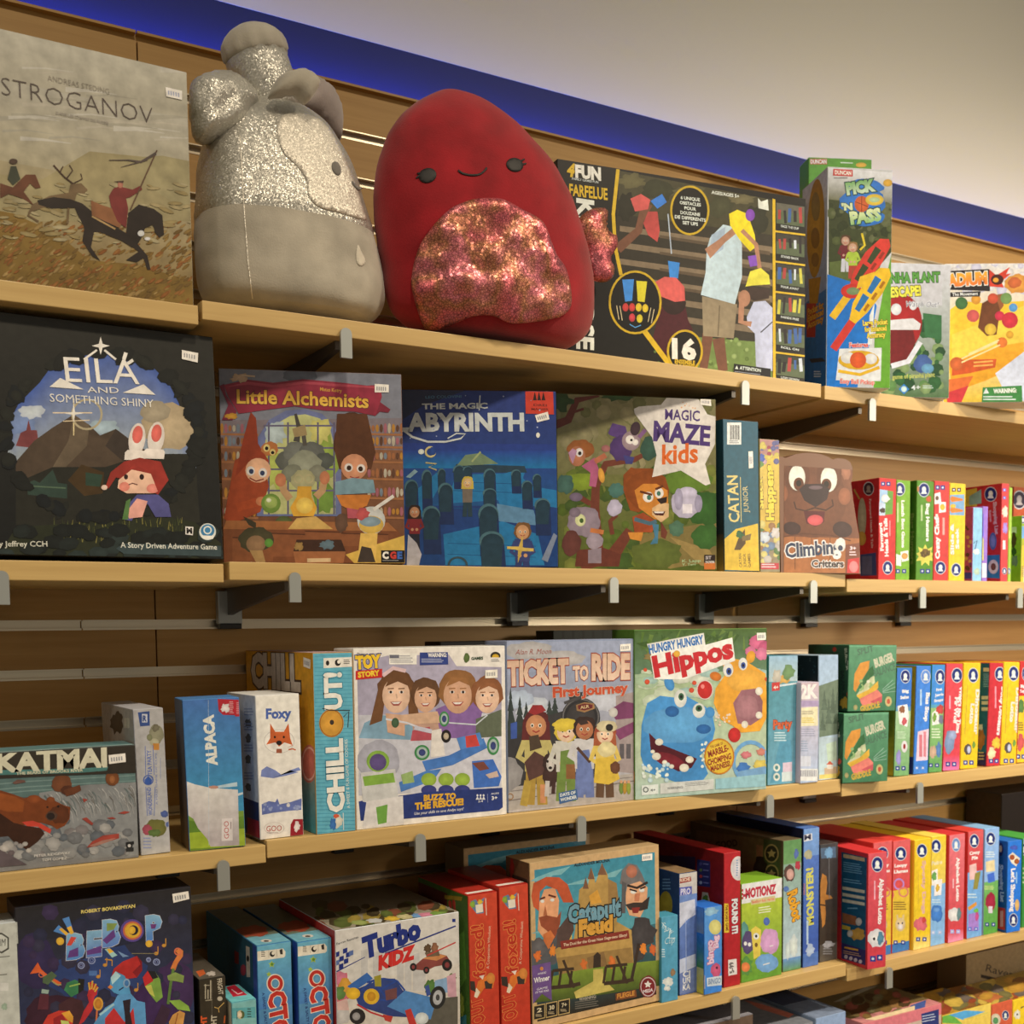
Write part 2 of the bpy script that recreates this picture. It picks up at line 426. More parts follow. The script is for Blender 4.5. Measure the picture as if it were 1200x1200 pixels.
def bracket_mesh_set():
    bm = bmesh.new()                        # tapering arm
    for x in (-.006, .006):
        pass
    pts = [(-.006, 0), (-.286, 0), (-.286, -.012), (-.05, -.038), (-.006, -.045)]
    a = [bm.verts.new((-.0045, y, z)) for y, z in pts]; b = [bm.verts.new((.0045, y, z)) for y, z in pts]
    bm.faces.new(a); bm.faces.new(b[::-1])
    for i in range(5): bm.faces.new((a[i], b[i], b[(i+1) % 5], a[(i+1) % 5]))
    bmesh.ops.recalc_face_normals(bm, faces=bm.faces[:])
    arm = bpy.data.meshes.new('arm'); bm.to_mesh(arm); bm.free(); arm.materials.append(M_STEEL)
    bm = bmesh.new()                        # rounded clip lapping the board's front edge
    n = 8; w = .0085; prof = [(-w, -.030), (w, -.030)] + [(w*math.cos(math.pi*i/n), .004+.008*math.sin(math.pi*i/n)) for i in range(n+1)]
    fr = [bm.verts.new((x, -.3175, z)) for x, z in prof]; bk = [bm.verts.new((x, -.3125, z)) for x, z in prof]
    bm.faces.new(fr); bm.faces.new(bk[::-1])
    for i in range(len(prof)): bm.faces.new((fr[i], bk[i], bk[(i+1) % len(prof)], fr[(i+1) % len(prof)]))
    bmesh.ops.recalc_face_normals(bm, faces=bm.faces[:])
    clip = bpy.data.meshes.new('front_clip'); bm.to_mesh(clip); bm.free(); clip.materials.append(M_CHROME)
    hook = box_mesh('wall_hook', -.02, .02, -.016, -.0012, -.058, -.004, .002); hook.materials.append(M_CHROME)
    foot = box_mesh('rubber_foot', -.018, .018, -.018, -.0012, -.066, -.0575, .001); foot.materials.append(M_BLACK)
    return arm, clip, hook, foot
BRM = bracket_mesh_set()
def bracket(k, x, label):
    z = SH[k]-.0255
    t = thing('shelf_bracket', label, 'shelf bracket', Matrix.Translation((x, 0, z)), 'metal shelf brackets')
    for nm, me in zip(('arm', 'front_clip', 'wall_hook', 'rubber_foot'), BRM): link(nm, me, None, t)
ROWN = {'1': 'top', '2': 'second', '3': 'third', '4': 'fourth'}
for k, px, py, ds in (('1B', 406, 395, 'below the red plush toy'), ('1B', 874, 452, 'below the black outdoor game box'), ('1C', 1023, 471, 'right of the tall green box'),
                      ('2A', 2, 680, 'below the black rabbit cover, at the left edge'), ('2B', 346, 679, 'below the pink ribbon cover'), ('2B', 720, 682, 'below the jungle cover'),
                      ('2B', 954, 684, 'below the brown animal box'), ('2C', 1082, 692, 'below the slim green boxes'), ('2C', 1196, 695, 'at the right edge'),
                      ('3A', 262, 1014, 'below the llama box'), ('3B', 493, 980, 'below the white photo box of four children'), ('3B', 682, 960, 'below the train cover'),
                      ('3B', 903, 935, 'right of the blue and orange river animals box'), ('3C', 1079, 918, 'below the slim blue boxes'),
                      ('4B', 863, 1172, 'below the red box'), ('4C', 1043, 1128, 'below the tall red and teal box')):
    x = atY(px, py, -.3175).x
    bracket(k, x, 'chrome bracket, %s shelf, clip %s' % (ROWN[k[0]], ds))

# ================================================================== BOXES
GB = {}
def B(key, *a, **k): GB[key] = Box(*a, **k); return GB[key]
S = SH
# ---- top shelf
B('stro', 'cream square box with a galloping rider and stag, left end of top shelf', S['1A'], (-40, 330), (227, 356), 0, .075, C(150, 140, 110), Y=-.302, anchor='r', w=.30, h=.303)
B('fun', 'wide black box with photo of children in yellow helmets on top shelf', S['1B'], (655, 408), (943, 444), 186, .04, C(22, 20, 18), Y=-.298, rz=8, anchor='r', cat='toy box')
B('pickb', 'tall green-topped box standing behind the tall blue and green toy box', S['1C'], (946, 447), (1019, 447), 184, .05, C(90, 150, 50), Y=-.165, rz=24, cat='toy box')
B('pick', 'tall blue and green box with red and yellow scoops, front of top shelf', S['1C'], (968, 455.5), (1043, 459), 195, .115, C(225, 225, 215), Y=-.30, rz=22, cat='toy box')
B('plant', 'box with big red mouth picture half hidden beside the tall scoop box', S['1C'], (1032, 462), (1112, 470), 307, .08, C(200, 200, 190), Y=-.285, rz=22)
B('stad', 'yellow and orange box with dark blocks picture at right end of top shelf', S['1C'], (1105, 473), (1245, 484), 309, .075, C(225, 215, 195), Y=-.30, rz=30)
# ---- second shelf
B('eila', 'large black square box with rabbit-eared child before a mountain', S['2A'], (-30, 655), (262, 657), 385, .085, C(22, 22, 20), Y=-.308, anchor='r', w=.305, h=.303, lean=4)
B('alch', 'square box with pink ribbon title over an alchemy workshop', S['2B'], (262, 658), (475, 662), 430, .07, C(110, 70, 50), Y=-.305, rz=19, anchor='r', lean=1.5)
B('laby', 'night-blue square box with stone hedges and a red corner', S['2B'], (466, 662), (654, 664), 455, .07, C(30, 50, 110), Y=-.297, rz=24, anchor='r', lean=1.5)
B('maze', 'green jungle square box with a lion and a white star', S['2B'], (654, 663), (840, 666), 460, .04, C(80, 90, 40), Y=-.300, rz=17, anchor='r', lean=1)
B('catan', 'teal and yellow box standing on end with its spine out', S['2B'], (849, 667), (890, 668), 491, .24, C(20, 60, 70), Y=-.302, tilt=-1.0)
B('snack', 'slim yellow snack picture box between teal spine and brown animal box', S['2B'], (891, 668), (914, 668), 514, .24, C(170, 150, 90), Y=-.302, tilt=-.8)
B('beav', 'brown animal-face box with cut-out round top on second shelf', S['2B'], (918, 668), (1007, 671), 545, .055, C(110, 70, 45), Y=-.303, rz=6)
def die_cut(bx, pts, c, y0=1e9):
    # carton whose outline is cut round the picture
    q = Print(bx); q.crop(*c); uv = [q.uv(p_) for p_ in pts]; bm = bmesh.new()
    a = [bm.verts.new((u, 0, max(0, v))) for u, v in uv]; e = [bm.verts.new((u, bx.d, max(0, v))) for u, v in uv]; n = len(a)
    bm.faces.new(a); bm.faces.new(e[::-1])
    for i in range(n): bm.faces.new((a[i], e[i], e[(i+1) % n], a[(i+1) % n]))
    bmesh.ops.recalc_face_normals(bm, faces=bm.faces[:]); bm.to_mesh(bx.body.data); bm.free()
BEAV = [(352, 960), (346, 600), (341, 350), (375, 358), (398, 350), (425, 340), (460, 334), (500, 333), (545, 340), (580, 352), (602, 366), (630, 359), (665, 364), (690, 380), (700, 410), (698, 450), (692, 480), (702, 560), (716, 650), (732, 740), (738, 960)]
die_cut(GB['beav'], BEAV, (830, 450, 4.137))
og = dict(Y=-.300, group='slim game boxes on the second shelf', cat='game box')
B('farm', 'slim red box with farm animals, first of the slim boxes right of the brown animal', S['2C'], (1029, 675), (1049, 675.5), 559.5, .17, C(190, 40, 40), **og)
B('lunch', 'slim light green box with white lettering between two red and dark green ones, second row', S['2C'], (1049.4, 676), (1065.5, 676), 562, .17, C(120, 170, 40), Y=-.292, group=og['group'])
B('bug', 'slim dark green box with a yellow splash near its foot', S['2C'], (1073, 676), (1093, 676.5), 562.5, .17, C(80, 130, 30), **og)
B('chef', 'slim red box with two white cards between green and yellow, second row', S['2C'], (1093.5, 676), (1111, 676.5), 563, .17, C(205, 55, 50), **og)
B('yel', 'slim yellow box with a blue picture band on the second row', S['2C'], (1111.4, 677), (1130, 678), 565.5, .17, C(235, 195, 40), **og)
B('small', 'short pale blue and purple box in front of the red shopping box', S['2C'], (1139, 677.5), (1150, 677.5), 594, .075, C(190, 90, 150), Y=-.300, group=og['group'])
B('small2', 'short purple and yellow box beside the pale blue one, second row', S['2C'], (1150.3, 677.5), (1156.5, 677.5), 593, .07, C(140, 90, 160), Y=-.298, group=og['group'])
B('shop', 'red box turned to show its wide side, right part of second row', S['2C'], (1172, 678), (1180.5, 678), 566, .16, C(200, 45, 45), Y=-.29, group=og['group'])
B('lime', 'very thin lime box behind the red one, right part of second row', S['2C'], (1180.8, 678), (1184.5, 678), 571, .15, C(150, 190, 50), Y=-.29, group=og['group'])
B('redback', 'dark red box standing further back at the right end of second row', S['2C'], (1186, 676), (1230, 678), 570, .06, C(170, 45, 35), Y=-.17, group=og['group'])
B('grn', 'green and yellow box at the right end of second row', S['2C'], (1196, 678), (1214, 678), 604, .09, C(140, 170, 45), Y=-.29, group=og['group'])
# ---- third shelf
B('kat', 'long box with bears catching salmon in a waterfall, left end of third shelf', S['3A'], (-95, 1026), (163, 1003), 888, .07, C(60, 60, 55), Y=-.300)
B('tea', 'slim silver-grey box standing on end beside the bear box', S['3A'], (165, 999), (200, 997), 831, .20, C(175, 170, 165), Y=-.290, tilt=-1.2)
B('alp', 'blue sky and white llama wool box standing alone on third shelf', S['3A'], (222, 993), (288, 988), 820, .075, C(70, 120, 165), Y=-.298, rz=7, tilt=-1)
B('foxy', 'white box with a small fox head beside the blue llama box', S['3B'], (305, 982), (356, 978), 815, .13, C(222, 215, 205), Y=-.300, tilt=-.6)
B('chill', 'turquoise and orange box with big white letters running up its spine', S['3B'], (371, 980), (417, 974), 765, .30, C(200, 140, 40), Y=-.306)
B('toy', 'white box with photo of four smiling children, third shelf', S['3B'], (418, 971), (594, 955), 760, .075, C(225, 220, 210), Y=-.304)
B('tick', 'square box with children and a dog before a steam engine', S['3B'], (595.5, 953), (744, 937), 751, .07, C(130, 135, 150), Y=-.297)
B('darkst', 'dark green box standing at the back behind the train cover', S['3B'], (650, 940), (745, 930), 739, .06, C(24, 30, 22), Y=-.10)
B('darktop', 'dark box at the back behind the white photo box', S['3B'], (519, 955), (590, 950), 752, .06, C(28, 26, 30), Y=-.12)
B('hip', 'green-edged square box with blue and orange river animals', S['3B'], (744, 935), (898, 920), 738, .075, C(90, 130, 50), Y=-.300, rz=6, anchor='l')
B('teal', 'tall teal box right of the blue and orange river animals box', S['3B'], (899, 920), (933, 917), 769, .18, C(60, 120, 130), Y=-.300, tilt=.6)
B('twok', 'short pale lilac box with white lettering between the teal and the mountain box', S['3B'], (937.5, 916), (958.5, 914), 800, .055, C(190, 175, 180), Y=-.312, tilt=.4)
B('land', 'tall pale mountain landscape box left of the stacked green boxes', S['3B'], (959, 913), (982, 911.5), 768, .15, C(150, 165, 170), Y=-.300, tilt=-.5)
B('burg', 'dark green square box with a sandwich picture, lower of two stacked', S['3C'], (987, 915), (1040, 910), 837, .12, C(60, 115, 75), Y=-.315, rz=10, tilt=.8, group='stacked green sandwich boxes')
_b = GB['burg']
B('burgt', 'dark green square box with a sandwich picture, upper of two stacked', S['3C']+_b.h+.002, (993, 836), (1049, 833), 757, .13, C(60, 115, 75), Y=-.312, rz=10, tilt=1.0, group='stacked green sandwich boxes')
og3 = dict(Y=-.30, group='slim game boxes on the third shelf', tilt=1.6)
B('o1', 'slim blue and pale green box right of the stacked green boxes', S['3C'], (1047, 911.5), (1065, 910), 783, .17, C(70, 110, 60), **og3)
B('bus', 'slim sky-blue box with a pink sheet picture, third row', S['3C'], (1070, 909), (1087, 908), 781, .17, C(55, 110, 175), **og3)
B('o3', 'slim blue over green box right of the sky-blue one, third row', S['3C'], (1088, 906.5), (1103.5, 905), 779.5, .17, C(60, 120, 60), **og3)
B('wolf', 'slim red box with a grey wolf near its foot', S['3C'], (1104.5, 903.5), (1124, 902), 778.5, .17, C(200, 50, 50), **og3)
B('o5', 'slim yellow box left of the teal-sided red box, third row', S['3C'], (1125, 902), (1145, 899.5), 777.6, .17, C(240, 195, 30), **og3)
B('dino', 'slim red box with a teal side and a yellow creature near its foot', S['3C'], (1155.7, 899.5), (1171.5, 898), 777.6, .17, C(195, 40, 45), **og3)
B('o7', 'slim yellow box right of the teal-sided red box, third row', S['3C'], (1172, 898), (1190.5, 896), 776.7, .17, C(240, 195, 30), **og3)
B('o8', 'slim red over yellow box at the right end of third row', S['3C'], (1191, 896), (1210, 894), 776, .17, C(200, 50, 40), **og3)
# ---- fourth shelf
B('white', 'pale box cut by the left edge of the photo, fourth shelf', S['4A'], (-60, 1250), (28, 1250), 1090, .06, C(190, 190, 180), Y=-.300)
B('bebop', 'dark navy square box with jazz musicians, fourth shelf', S['4A'], (27, 1300), (231, 1280), 1063, .075, C(30, 28, 34), Y=-.300)
B('blk', 'small black box with white lettering right of the jazz cover', S['4A'], (237, 1280), (268, 1275), 1148, .14, C(38, 32, 26), Y=-.30)
B('tsm', 'small turquoise box in front of the first blue tall box', S['4A'], (274, 1275), (303, 1270), 1175, .08, C(95, 155, 155), Y=-.31)
B('oct1', 'blue box with red vertical lettering, left one of the pair', S['4A'], (305, 1270), (345, 1265), 1108, .25, C(60, 120, 160), Y=-.290, group='pair of tall blue boxes with red lettering')
B('oct2', 'blue box with red vertical lettering, right one of the pair', S['4A'], (352, 1265), (392, 1260), 1104, .25, C(60, 120, 160), Y=-.290, group='pair of tall blue boxes with red lettering')
B('turbo', 'white box with toy racing buggies, fourth shelf', S['4B'], (396, 1250), (540, 1225), 1090, .24, C(215, 210, 200), Y=-.300)
B('of1', 'tall red spine with fox drawing, left one of the pair', S['4B'], (552, 1208), (586, 1203), 1049.5, .175, C(175, 45, 30), Y=-.300, tilt=-.6, group='pair of tall red spines with a fox')
B('of2', 'tall red spine with fox drawing, right one of the pair', S['4B'], (588, 1202.5), (622, 1197), 1040, .175, C(175, 45, 30), Y=-.300, tilt=-.6, group='pair of tall red spines with a fox')
B('catb', 'large teal box with tan border standing at the back behind the castle cover', S['4B'], (545, 1150), (692, 1130), 994, .07, C(120, 95, 60), Y=-.115)
B('cat', 'large teal box with tan border, castle and two bearded heads', S['4B'], (624, 1200), (774, 1172), 1011, .075, C(170, 140, 95), Y=-.300, tilt=-.6)
B('snow', 'short teal box with white lettering right of the castle cover', S['4B'], (775, 1171), (794.5, 1167), 1075, .035, C(65, 135, 150), Y=-.306)
B('train', 'tall blue and white train picture box behind the short teal one', S['4B'], (796, 1166), (817, 1161), 1024, .16, C(35, 65, 105), Y=-.292)
B('bingo', 'short glossy blue pouch-like box in front of the red box', S['4B'], (825, 1160), (846, 1155), 1064, .05, C(40, 100, 175), Y=-.312)
B('found', 'large red box with white label on its spine, fourth shelf', S['4B'], (848, 1153), (867.5, 1149), 1000, .27, C(165, 30, 32), Y=-.300)
B('emo', 'lime green box with pastel blob faces, fourth shelf', S['4B'], (868.5, 1146.5), (916, 1136), 1036, .07, C(120, 160, 40), Y=-.296)
B('kid', 'brown and green sided box with a child-face spine behind the lime box', S['4B'], (917, 1136), (938.5, 1131.5), 985.5, .27, C(95, 80, 55), Y=-.288)
B('mon', 'tall blue box with yellow vertical lettering, fourth shelf', S['4B'], (940.6, 1131.5), (959, 1126.5), 971.5, .25, C(50, 85, 150), Y=-.288)
B('dark', 'dark brown box with a yellow figure right of the tall blue box', S['4B'], (960, 1126.5), (981, 1124), 990, .20, C(60, 50, 45), Y=-.28)
og4 = dict(group='slim game boxes on the fourth shelf')
B('alph', 'red box with a teal side turned outward, first of the slim boxes on fourth shelf', S['4C'], (1016, 1133), (1038, 1129), 1000.5, .115, C(200, 50, 50), Y=-.335, rz=6, **og4)
B('l1', 'slim red over yellow box half hidden behind the teal-sided red one', S['4C'], (1022, 1117), (1044, 1114), 988, .22, C(205, 60, 50), Y=-.285, **og4)
B('l2', 'slim red over yellow box with a llama drawing near its foot', S['4C'], (1045, 1113.5), (1065.5, 1110), 986, .22, C(205, 60, 50), Y=-.285, **og4)
B('y1', 'slim yellow box with a pink picture near its foot, fourth shelf', S['4C'], (1070, 1109.5), (1089.5, 1106), 985, .22, C(235, 190, 40), Y=-.292, **og4)
B('y2', 'slim yellow over blue box with a blue bear near its foot', S['4C'], (1090, 1105), (1107, 1101.5), 981, .22, C(235, 200, 80), Y=-.292, **og4)
B('alph2', 'slim red box with a white cat near its foot, fourth shelf', S['4C'], (1110.5, 1099.5), (1129, 1096), 979, .20, C(200, 50, 50), Y=-.295, **og4)
B('rb', 'slim red over blue box with a colourful pile near its foot', S['4C'], (1132.5, 1095), (1150.5, 1091), 975, .20, C(205, 60, 50), Y=-.295, **og4)
B('bg', 'slim pale blue over green box with a red backpack picture', S['4C'], (1152, 1091), (1169, 1087), 972, .20, C(130, 170, 200), Y=-.295, **og4)
B('shop2', 'blue box with a dark blue side and cookie picture, right part of fourth shelf', S['4C'], (1179, 1090), (1195.5, 1086), 986.5, .16, C(30, 100, 165), Y=-.310, rz=4, **og4)
B('green4', 'slim green box at the right end of fourth shelf', S['4C'], (1197, 1085), (1218, 1081), 983, .18, C(70, 150, 60), Y=-.300, **og4)
B('back4', 'dark brown box standing at the back, right end of fourth shelf', S['4C'], (1172, 1040), (1260, 1020), 931, .10, C(40, 30, 24), Y=-.11)
# ---- lowest shelf
B('g1', 'flat grey box lying lowest, front of the bottom shelf', S['5B'], (640, 1400), (882, 1330), 1246, .21, C(110, 105, 105), Y=-.302, cat='puzzle box')
B('g2', 'grey box with red strip on its top, second on the bottom shelf', S['5B'], (886, 1330), (952, 1310), 1214, .28, C(120, 120, 120), Y=-.302, cat='puzzle box')
B('g3', 'light blue-grey box with a navy top, third on the bottom shelf', S['5B'], (955, 1310), (990, 1300), 1194, .30, C(140, 155, 170), Y=-.302, cat='puzzle box')
B('p1', 'flat brown and pink puzzle box with a navy corner on the bottom shelf', S['5C'], (1010, 1300), (1102, 1270), 1200, .16, C(200, 120, 110), Y=-.302, cat='puzzle box')
B('p2', 'flat green and blue-fronted puzzle box on the bottom shelf', S['5C'], (1103, 1270), (1160, 1255), 1191, .125, C(200, 170, 60), Y=-.302, cat='puzzle box')
B('p3', 'flat orange-fronted puzzle box on the bottom shelf', S['5C'], (1160.5, 1255), (1185, 1245), 1178, .125, C(205, 90, 50), Y=-.302, cat='puzzle box')
B('p4', 'flat yellow puzzle box at the right end of the bottom shelf', S['5C'], (1185.5, 1245), (1260, 1230), 1173, .125, C(235, 195, 40), Y=-.302, cat='puzzle box')
B('rav', 'brown box with dark lettering standing at the back of the bottom shelf', S['5C'], (1131, 1200), (1290, 1180), 1120, .08, C(130, 105, 70), Y=-.172, cat='puzzle box')

# ================================================================== PRINTED ART, top shelf
def art(key, face='front', name=None, m=None):
    return Print(GB[key], face, name or {'front': 'cover_print', 'left': 'side_print', 'top': 'top_print'}[face], m)
# ---- galloping rider
white(195, 186, 158)
p = art('stro', m=M_PAINT).crop(0, 60, 4)
p.fill(C(110, 92, 45), C(160, 152, 122))
p.fill(C(150, 138, 100), C(152, 144, 116), (0, .45, 1, .8)); p.fill(C(112, 88, 40), C(146, 132, 92), (0, 0, 1, .48))
for i in range(26):
    rd = random.Random(i); x = rd.uniform(0, 900); y = rd.uniform(40, 430)
    p.line([(x-110, y+rd.uniform(-8, 8)), (x, y), (x+130, y+18)], rd.uniform(8, 26), C(*rd.choice(((166, 158, 130), (142, 134, 106), (158, 148, 118)))), 3)
p.poly([(-160, 560), (200, 600), (420, 470), (720, 500), (910, 530), (910, 800), (-160, 800)], C(140, 126, 82))
p.poly([(600, 500), (760, 490), (910, 520), (910, 760), (700, 640)], C(134, 122, 80))
p.poly([(-160, 720), (60, 760), (260, 850), (420, 980), (640, 1000), (910, 1080), (910, 1250), (-160, 1250)], C(112, 86, 34))
p.scatter(-150, 800, 900, 1190, 620, [C(104, 78, 30), C(118, 92, 42), C(122, 80, 34), C(96, 72, 30), C(132, 106, 56), C(114, 70, 28)], 3, 9, 3, 3.0, -35)
p.scatter(-150, 620, 900, 900, 90, [C(144, 130, 88), C(138, 122, 78), C(130, 112, 66)], 4, 12, 4, 4.0, 8)
bk, br = C(38, 30, 22), C(62, 42, 28)
p.line([(250, 535), (300, 590), (345, 625)], 7, br); p.line([(280, 570), (295, 540)], 5, br); p.line([(310, 600), (340, 560), (325, 535)], 5, br); p.line([(345, 620), (385, 600), (378, 575)], 5, br)
p.poly([(330, 625), (380, 620), (410, 650), (395, 670), (360, 665), (345, 720), (200, 735), (130, 760), (150, 720), (230, 680), (320, 665)], C(98, 78, 48))
p.line([(150, 745), (130, 770), (180, 800)], 9, C(88, 70, 42)); p.line([(320, 735), (315, 810)], 10, C(98, 78, 46))
p.poly([(0, 620), (60, 640), (120, 580), (165, 580), (190, 640), (165, 645), (140, 620), (110, 660), (160, 725), (100, 690), (40, 670), (0, 690)], C(88, 52, 30))
p.poly([(35, 600), (50, 540), (75, 540), (95, 600), (60, 630)], C(56, 58, 40)); p.ell(62, 518, 20, 13, C(70, 52, 36))
p.poly([(175, 700), (250, 685), (330, 695), (385, 715), (440, 760), (520, 810), (600, 860), (640, 900), (690, 960), (705, 1025), (690, 1025), (672, 970), (640, 990), (590, 980), (650, 940), (570, 890), (470, 850), (440, 850), (425, 920), (470, 985), (430, 960), (385, 890), (395, 830), (365, 770), (350, 735), (240, 740), (180, 720)], bk)
p.poly([(590, 860), (600, 760), (650, 720), (720, 740), (760, 770), (768, 860), (745, 875), (725, 850), (715, 815), (680, 830), (660, 880), (640, 910)], bk)
p.poly([(425, 700), (470, 720), (590, 760), (560, 830), (430, 770)], C(120, 78, 44)); p.line([(430, 775), (540, 835)], 8, C(150, 120, 70))
p.poly([(510, 680), (530, 645), (560, 635), (620, 650), (660, 630), (665, 650), (610, 685), (590, 690), (600, 740), (590, 830), (550, 800), (520, 730)], C(104, 42, 34))
p.ell(563, 628, 13, 15, C(150, 96, 70)); p.poly([(530, 612), (580, 608), (575, 620)], C(70, 50, 36))
p.line([(610, 745), (735, 465)], 6, C(84, 60, 40))
p.line([(730, 480), (660, 520), (600, 512), (510, 512)], 13, C(74, 62, 50), 3); p.line([(690, 510), (620, 530), (565, 545)], 8, C(74, 62, 50), 2)
p.ell(660, 855, 16, 14, C(190, 186, 170)); p.ell(690, 880, 14, 8, C(186, 180, 160))
p.text('STROGANOV', (8, 205), (716, 345), 80, C(74, 62, 50), -.022)
p.text('ANDREAS STEDING', (222, 138), (512, 203), 24, C(126, 116, 92), -.008)
p.text('DANS LES STEPPES DE RUSSIE', (262, 296), (508, 346), 12, C(138, 128, 104))
p.done(); GB['stro'].sticker([(775, 170), (852, 188), (852, 230), (778, 214)], (0, 60, 4))

# ---- outdoor obstacle game
white(225, 205, 170)
p = art('fun').crop(630, 160, 3.636); K, Y_ = C(22, 20, 16), C(216, 168, 34)
p.fill(K)
p.poly([(345, 145), (1000, 270), (1000, 1030), (560, 965), (460, 840), (330, 560)], C(52, 44, 30))
p.poly([(345, 145), (1000, 270), (1000, 420), (345, 330)], C(70, 62, 36))
for x, y, rx, ry, c, sd in ((400, 190, 60, 30, (104, 92, 52), 1), (520, 230, 80, 40, (56, 54, 30), 2), (650, 240, 70, 30, (92, 84, 50), 3), (780, 300, 60, 40, (70, 66, 38), 4), (930, 350, 50, 60, (48, 46, 28), 5), (380, 300, 40, 60, (40, 36, 22), 6), (870, 270, 60, 20, (110, 96, 58), 7)):
    p.blob(x, y, rx, ry, C(*c), sd)
for y in (380, 450, 520, 590, 660, 730): p.poly([(350, y), (1000, y+90), (1000, y+118), (350, y+24)], C(128, 104, 72))
for y in (410, 480, 550, 620): p.poly([(520, y+10), (990, y+80), (990, y+96), (520, y+22)], C(92, 72, 48))
p.poly([(500, 840), (1000, 880), (1000, 1030), (560, 965)], C(112, 126, 58))
p.scatter(500, 860, 990, 1000, 60, [C(132, 148, 70), C(94, 108, 44), C(150, 160, 86)], 4, 12, 5)
sk = C(176, 120, 82); skd = C(118, 72, 46)
p.line([(340, 480), (430, 400), (450, 300)], 42, skd, 24); p.line([(430, 380), (480, 290)], 20, skd)
p.poly([(395, 265), (440, 245), (480, 270), (470, 310), (415, 320)], C(206, 84, 70)); p.poly([(470, 320), (510, 320), (520, 400), (510, 450), (470, 420), (450, 370)], C(190, 70, 58))
p.poly([(480, 275), (530, 245), (550, 280), (510, 308)], C(60, 120, 180)); p.line([(555, 330), (570, 500)], 5, C(180, 180, 170))
p.poly([(555, 530), (605, 538), (598, 605), (562, 600)], C(60, 130, 190))
p.poly([(520, 680), (625, 700), (640, 780), (660, 820), (650, 920), (560, 960), (490, 860), (510, 780)], C(74, 26, 28)); p.ell(580, 710, 52, 50, C(50, 30, 24))
p.poly([(500, 620), (540, 598), (590, 602), (625, 640), (628, 700), (585, 705), (520, 680)], C(210, 88, 72))
p.line([(770, 860), (790, 1000)], 52, skd, 40); p.line([(725, 840), (705, 1000)], 46, skd, 34)
p.poly([(700, 680), (850, 715), (835, 860), (770, 855), (705, 850)], C(150, 126, 88)); p.line([(775, 720), (768, 850)], 5, C(112, 92, 62))
p.poly([(735, 430), (790, 375), (850, 390), (870, 460), (870, 600), (840, 715), (695, 675), (715, 580), (720, 480)], C(188, 196, 190))
p.poly([(740, 420), (800, 385), (790, 480), (730, 520)], C(164, 172, 166)); p.poly([(712, 480), (735, 520), (800, 450), (850, 410), (835, 385), (770, 440)], sk)
p.poly([(815, 330), (850, 312), (895, 330), (925, 420), (930, 470), (905, 490), (860, 440), (820, 380)], C(232, 200, 30)); p.ell(905, 335, 20, 26, C(134, 70, 150))
p.line([(870, 400), (930, 460), (945, 560)], 18, sk); p.poly([(895, 510), (930, 505), (936, 550), (905, 556)], C(134, 76, 156))
p.poly([(900, 640), (990, 650), (985, 690), (920, 700), (890, 680)], C(58, 40, 30)); p.ell(880, 690, 26, 36, sk)
p.poly([(890, 770), (920, 705), (970, 700), (1000, 730), (1000, 1000), (930, 980), (925, 840), (895, 810)], C(186, 180, 190)); p.line([(870, 690), (865, 790), (910, 800)], 24, sk); p.line([(950, 835), (1000, 790)], 5, C(60, 56, 60))
p.poly([(885, 640), (905, 575), (950, 560), (985, 590), (990, 630), (915, 635)], C(228, 206, 60))
p.line([(342, 140), (322, 330), (330, 470), (355, 590)], 15, Y_); p.line([(455, 830), (560, 970)], 22, Y_)
for x, y, rx, ry in ((415, 707, 113, 136), (648, 315, 84, 106), (627, 915, 77, 92)):
    p.ell(x, y, rx, ry, Y_, 0, 32); p.ell(x, y, rx-9, ry-9, K, 0, 32)
for i, t in enumerate(('6 UNIQUE', 'OBSTACLES', 'POUR', 'DOUZAINE', 'DE DIFFERENTS', 'SET UPS')):
    w = (82, 90, 50, 84, 132, 66)[i]; yy = 268+i*21
    p.text(t, (650-w/2, yy-w*.06+4), (650+w/2, yy+w*.06+4), 13, C(222, 214, 196), .03)
p.poly([(360, 610), (410, 608), (402, 700), (372, 704)], C(64, 130, 190)); p.poly([(420, 615), (466, 618), (455, 706), (426, 702)], C(214, 190, 40))
for x, y, c in ((374, 728, (200, 60, 50)), (402, 728, (200, 60, 50)), (430, 728, (220, 180, 40)), (458, 732, (220, 180, 40)), (402, 772, (200, 60, 60)), (434, 776, (216, 184, 40))): p.ell(x, y, 13, 18, C(*c), 0, 12)
for a in ((336, 720, 346, 780), (350, 722, 360, 784), (482, 730, 470, 790), (496, 736, 484, 796)): p.line([(a[0], a[1]), (a[2], a[3])], 3, C(220, 190, 130))
p.line([(392, 800), (415, 814), (440, 804)], 4, C(90, 150, 190))
p.text('16', (572, 942), (676, 950), 78, C(236, 230, 216), .05)
p.text('ENSEMBLE', (584, 966), (670, 974), 17, Y_, .04); p.text('DE PIECES', (590, 984), (668, 990), 13, Y_, .04)
p.text('4', (124, 166), (158, 172), 50, Y_, .05, shear=.2); p.text('FUN', (160, 172), (270, 186), 48, C(232, 228, 214), .06)
p.text('FAMILY GAMES FUN', (146, 184), (258, 200), 9, C(214, 208, 196), .01)
p.text('FARFELUE', (135, 250), (298, 270), 46, Y_, .03)
p.text('KIT COURSE', (168, 262), (168, 905), 68, C(226, 220, 208), .04)
p.text('AGES/AGES 5+', (740, 244), (858, 262), 13, C(226, 220, 206), .03)
p.poly([(938, 262), (952, 278), (980, 268), (984, 316), (940, 306)], C(226, 220, 206))
p.poly([(1000, 265), (1012, 268), (1014, 1035), (1002, 1033)], Y_)
p.poly([(1012, 268), (1140, 290), (1140, 1055), (1014, 1035)], K)
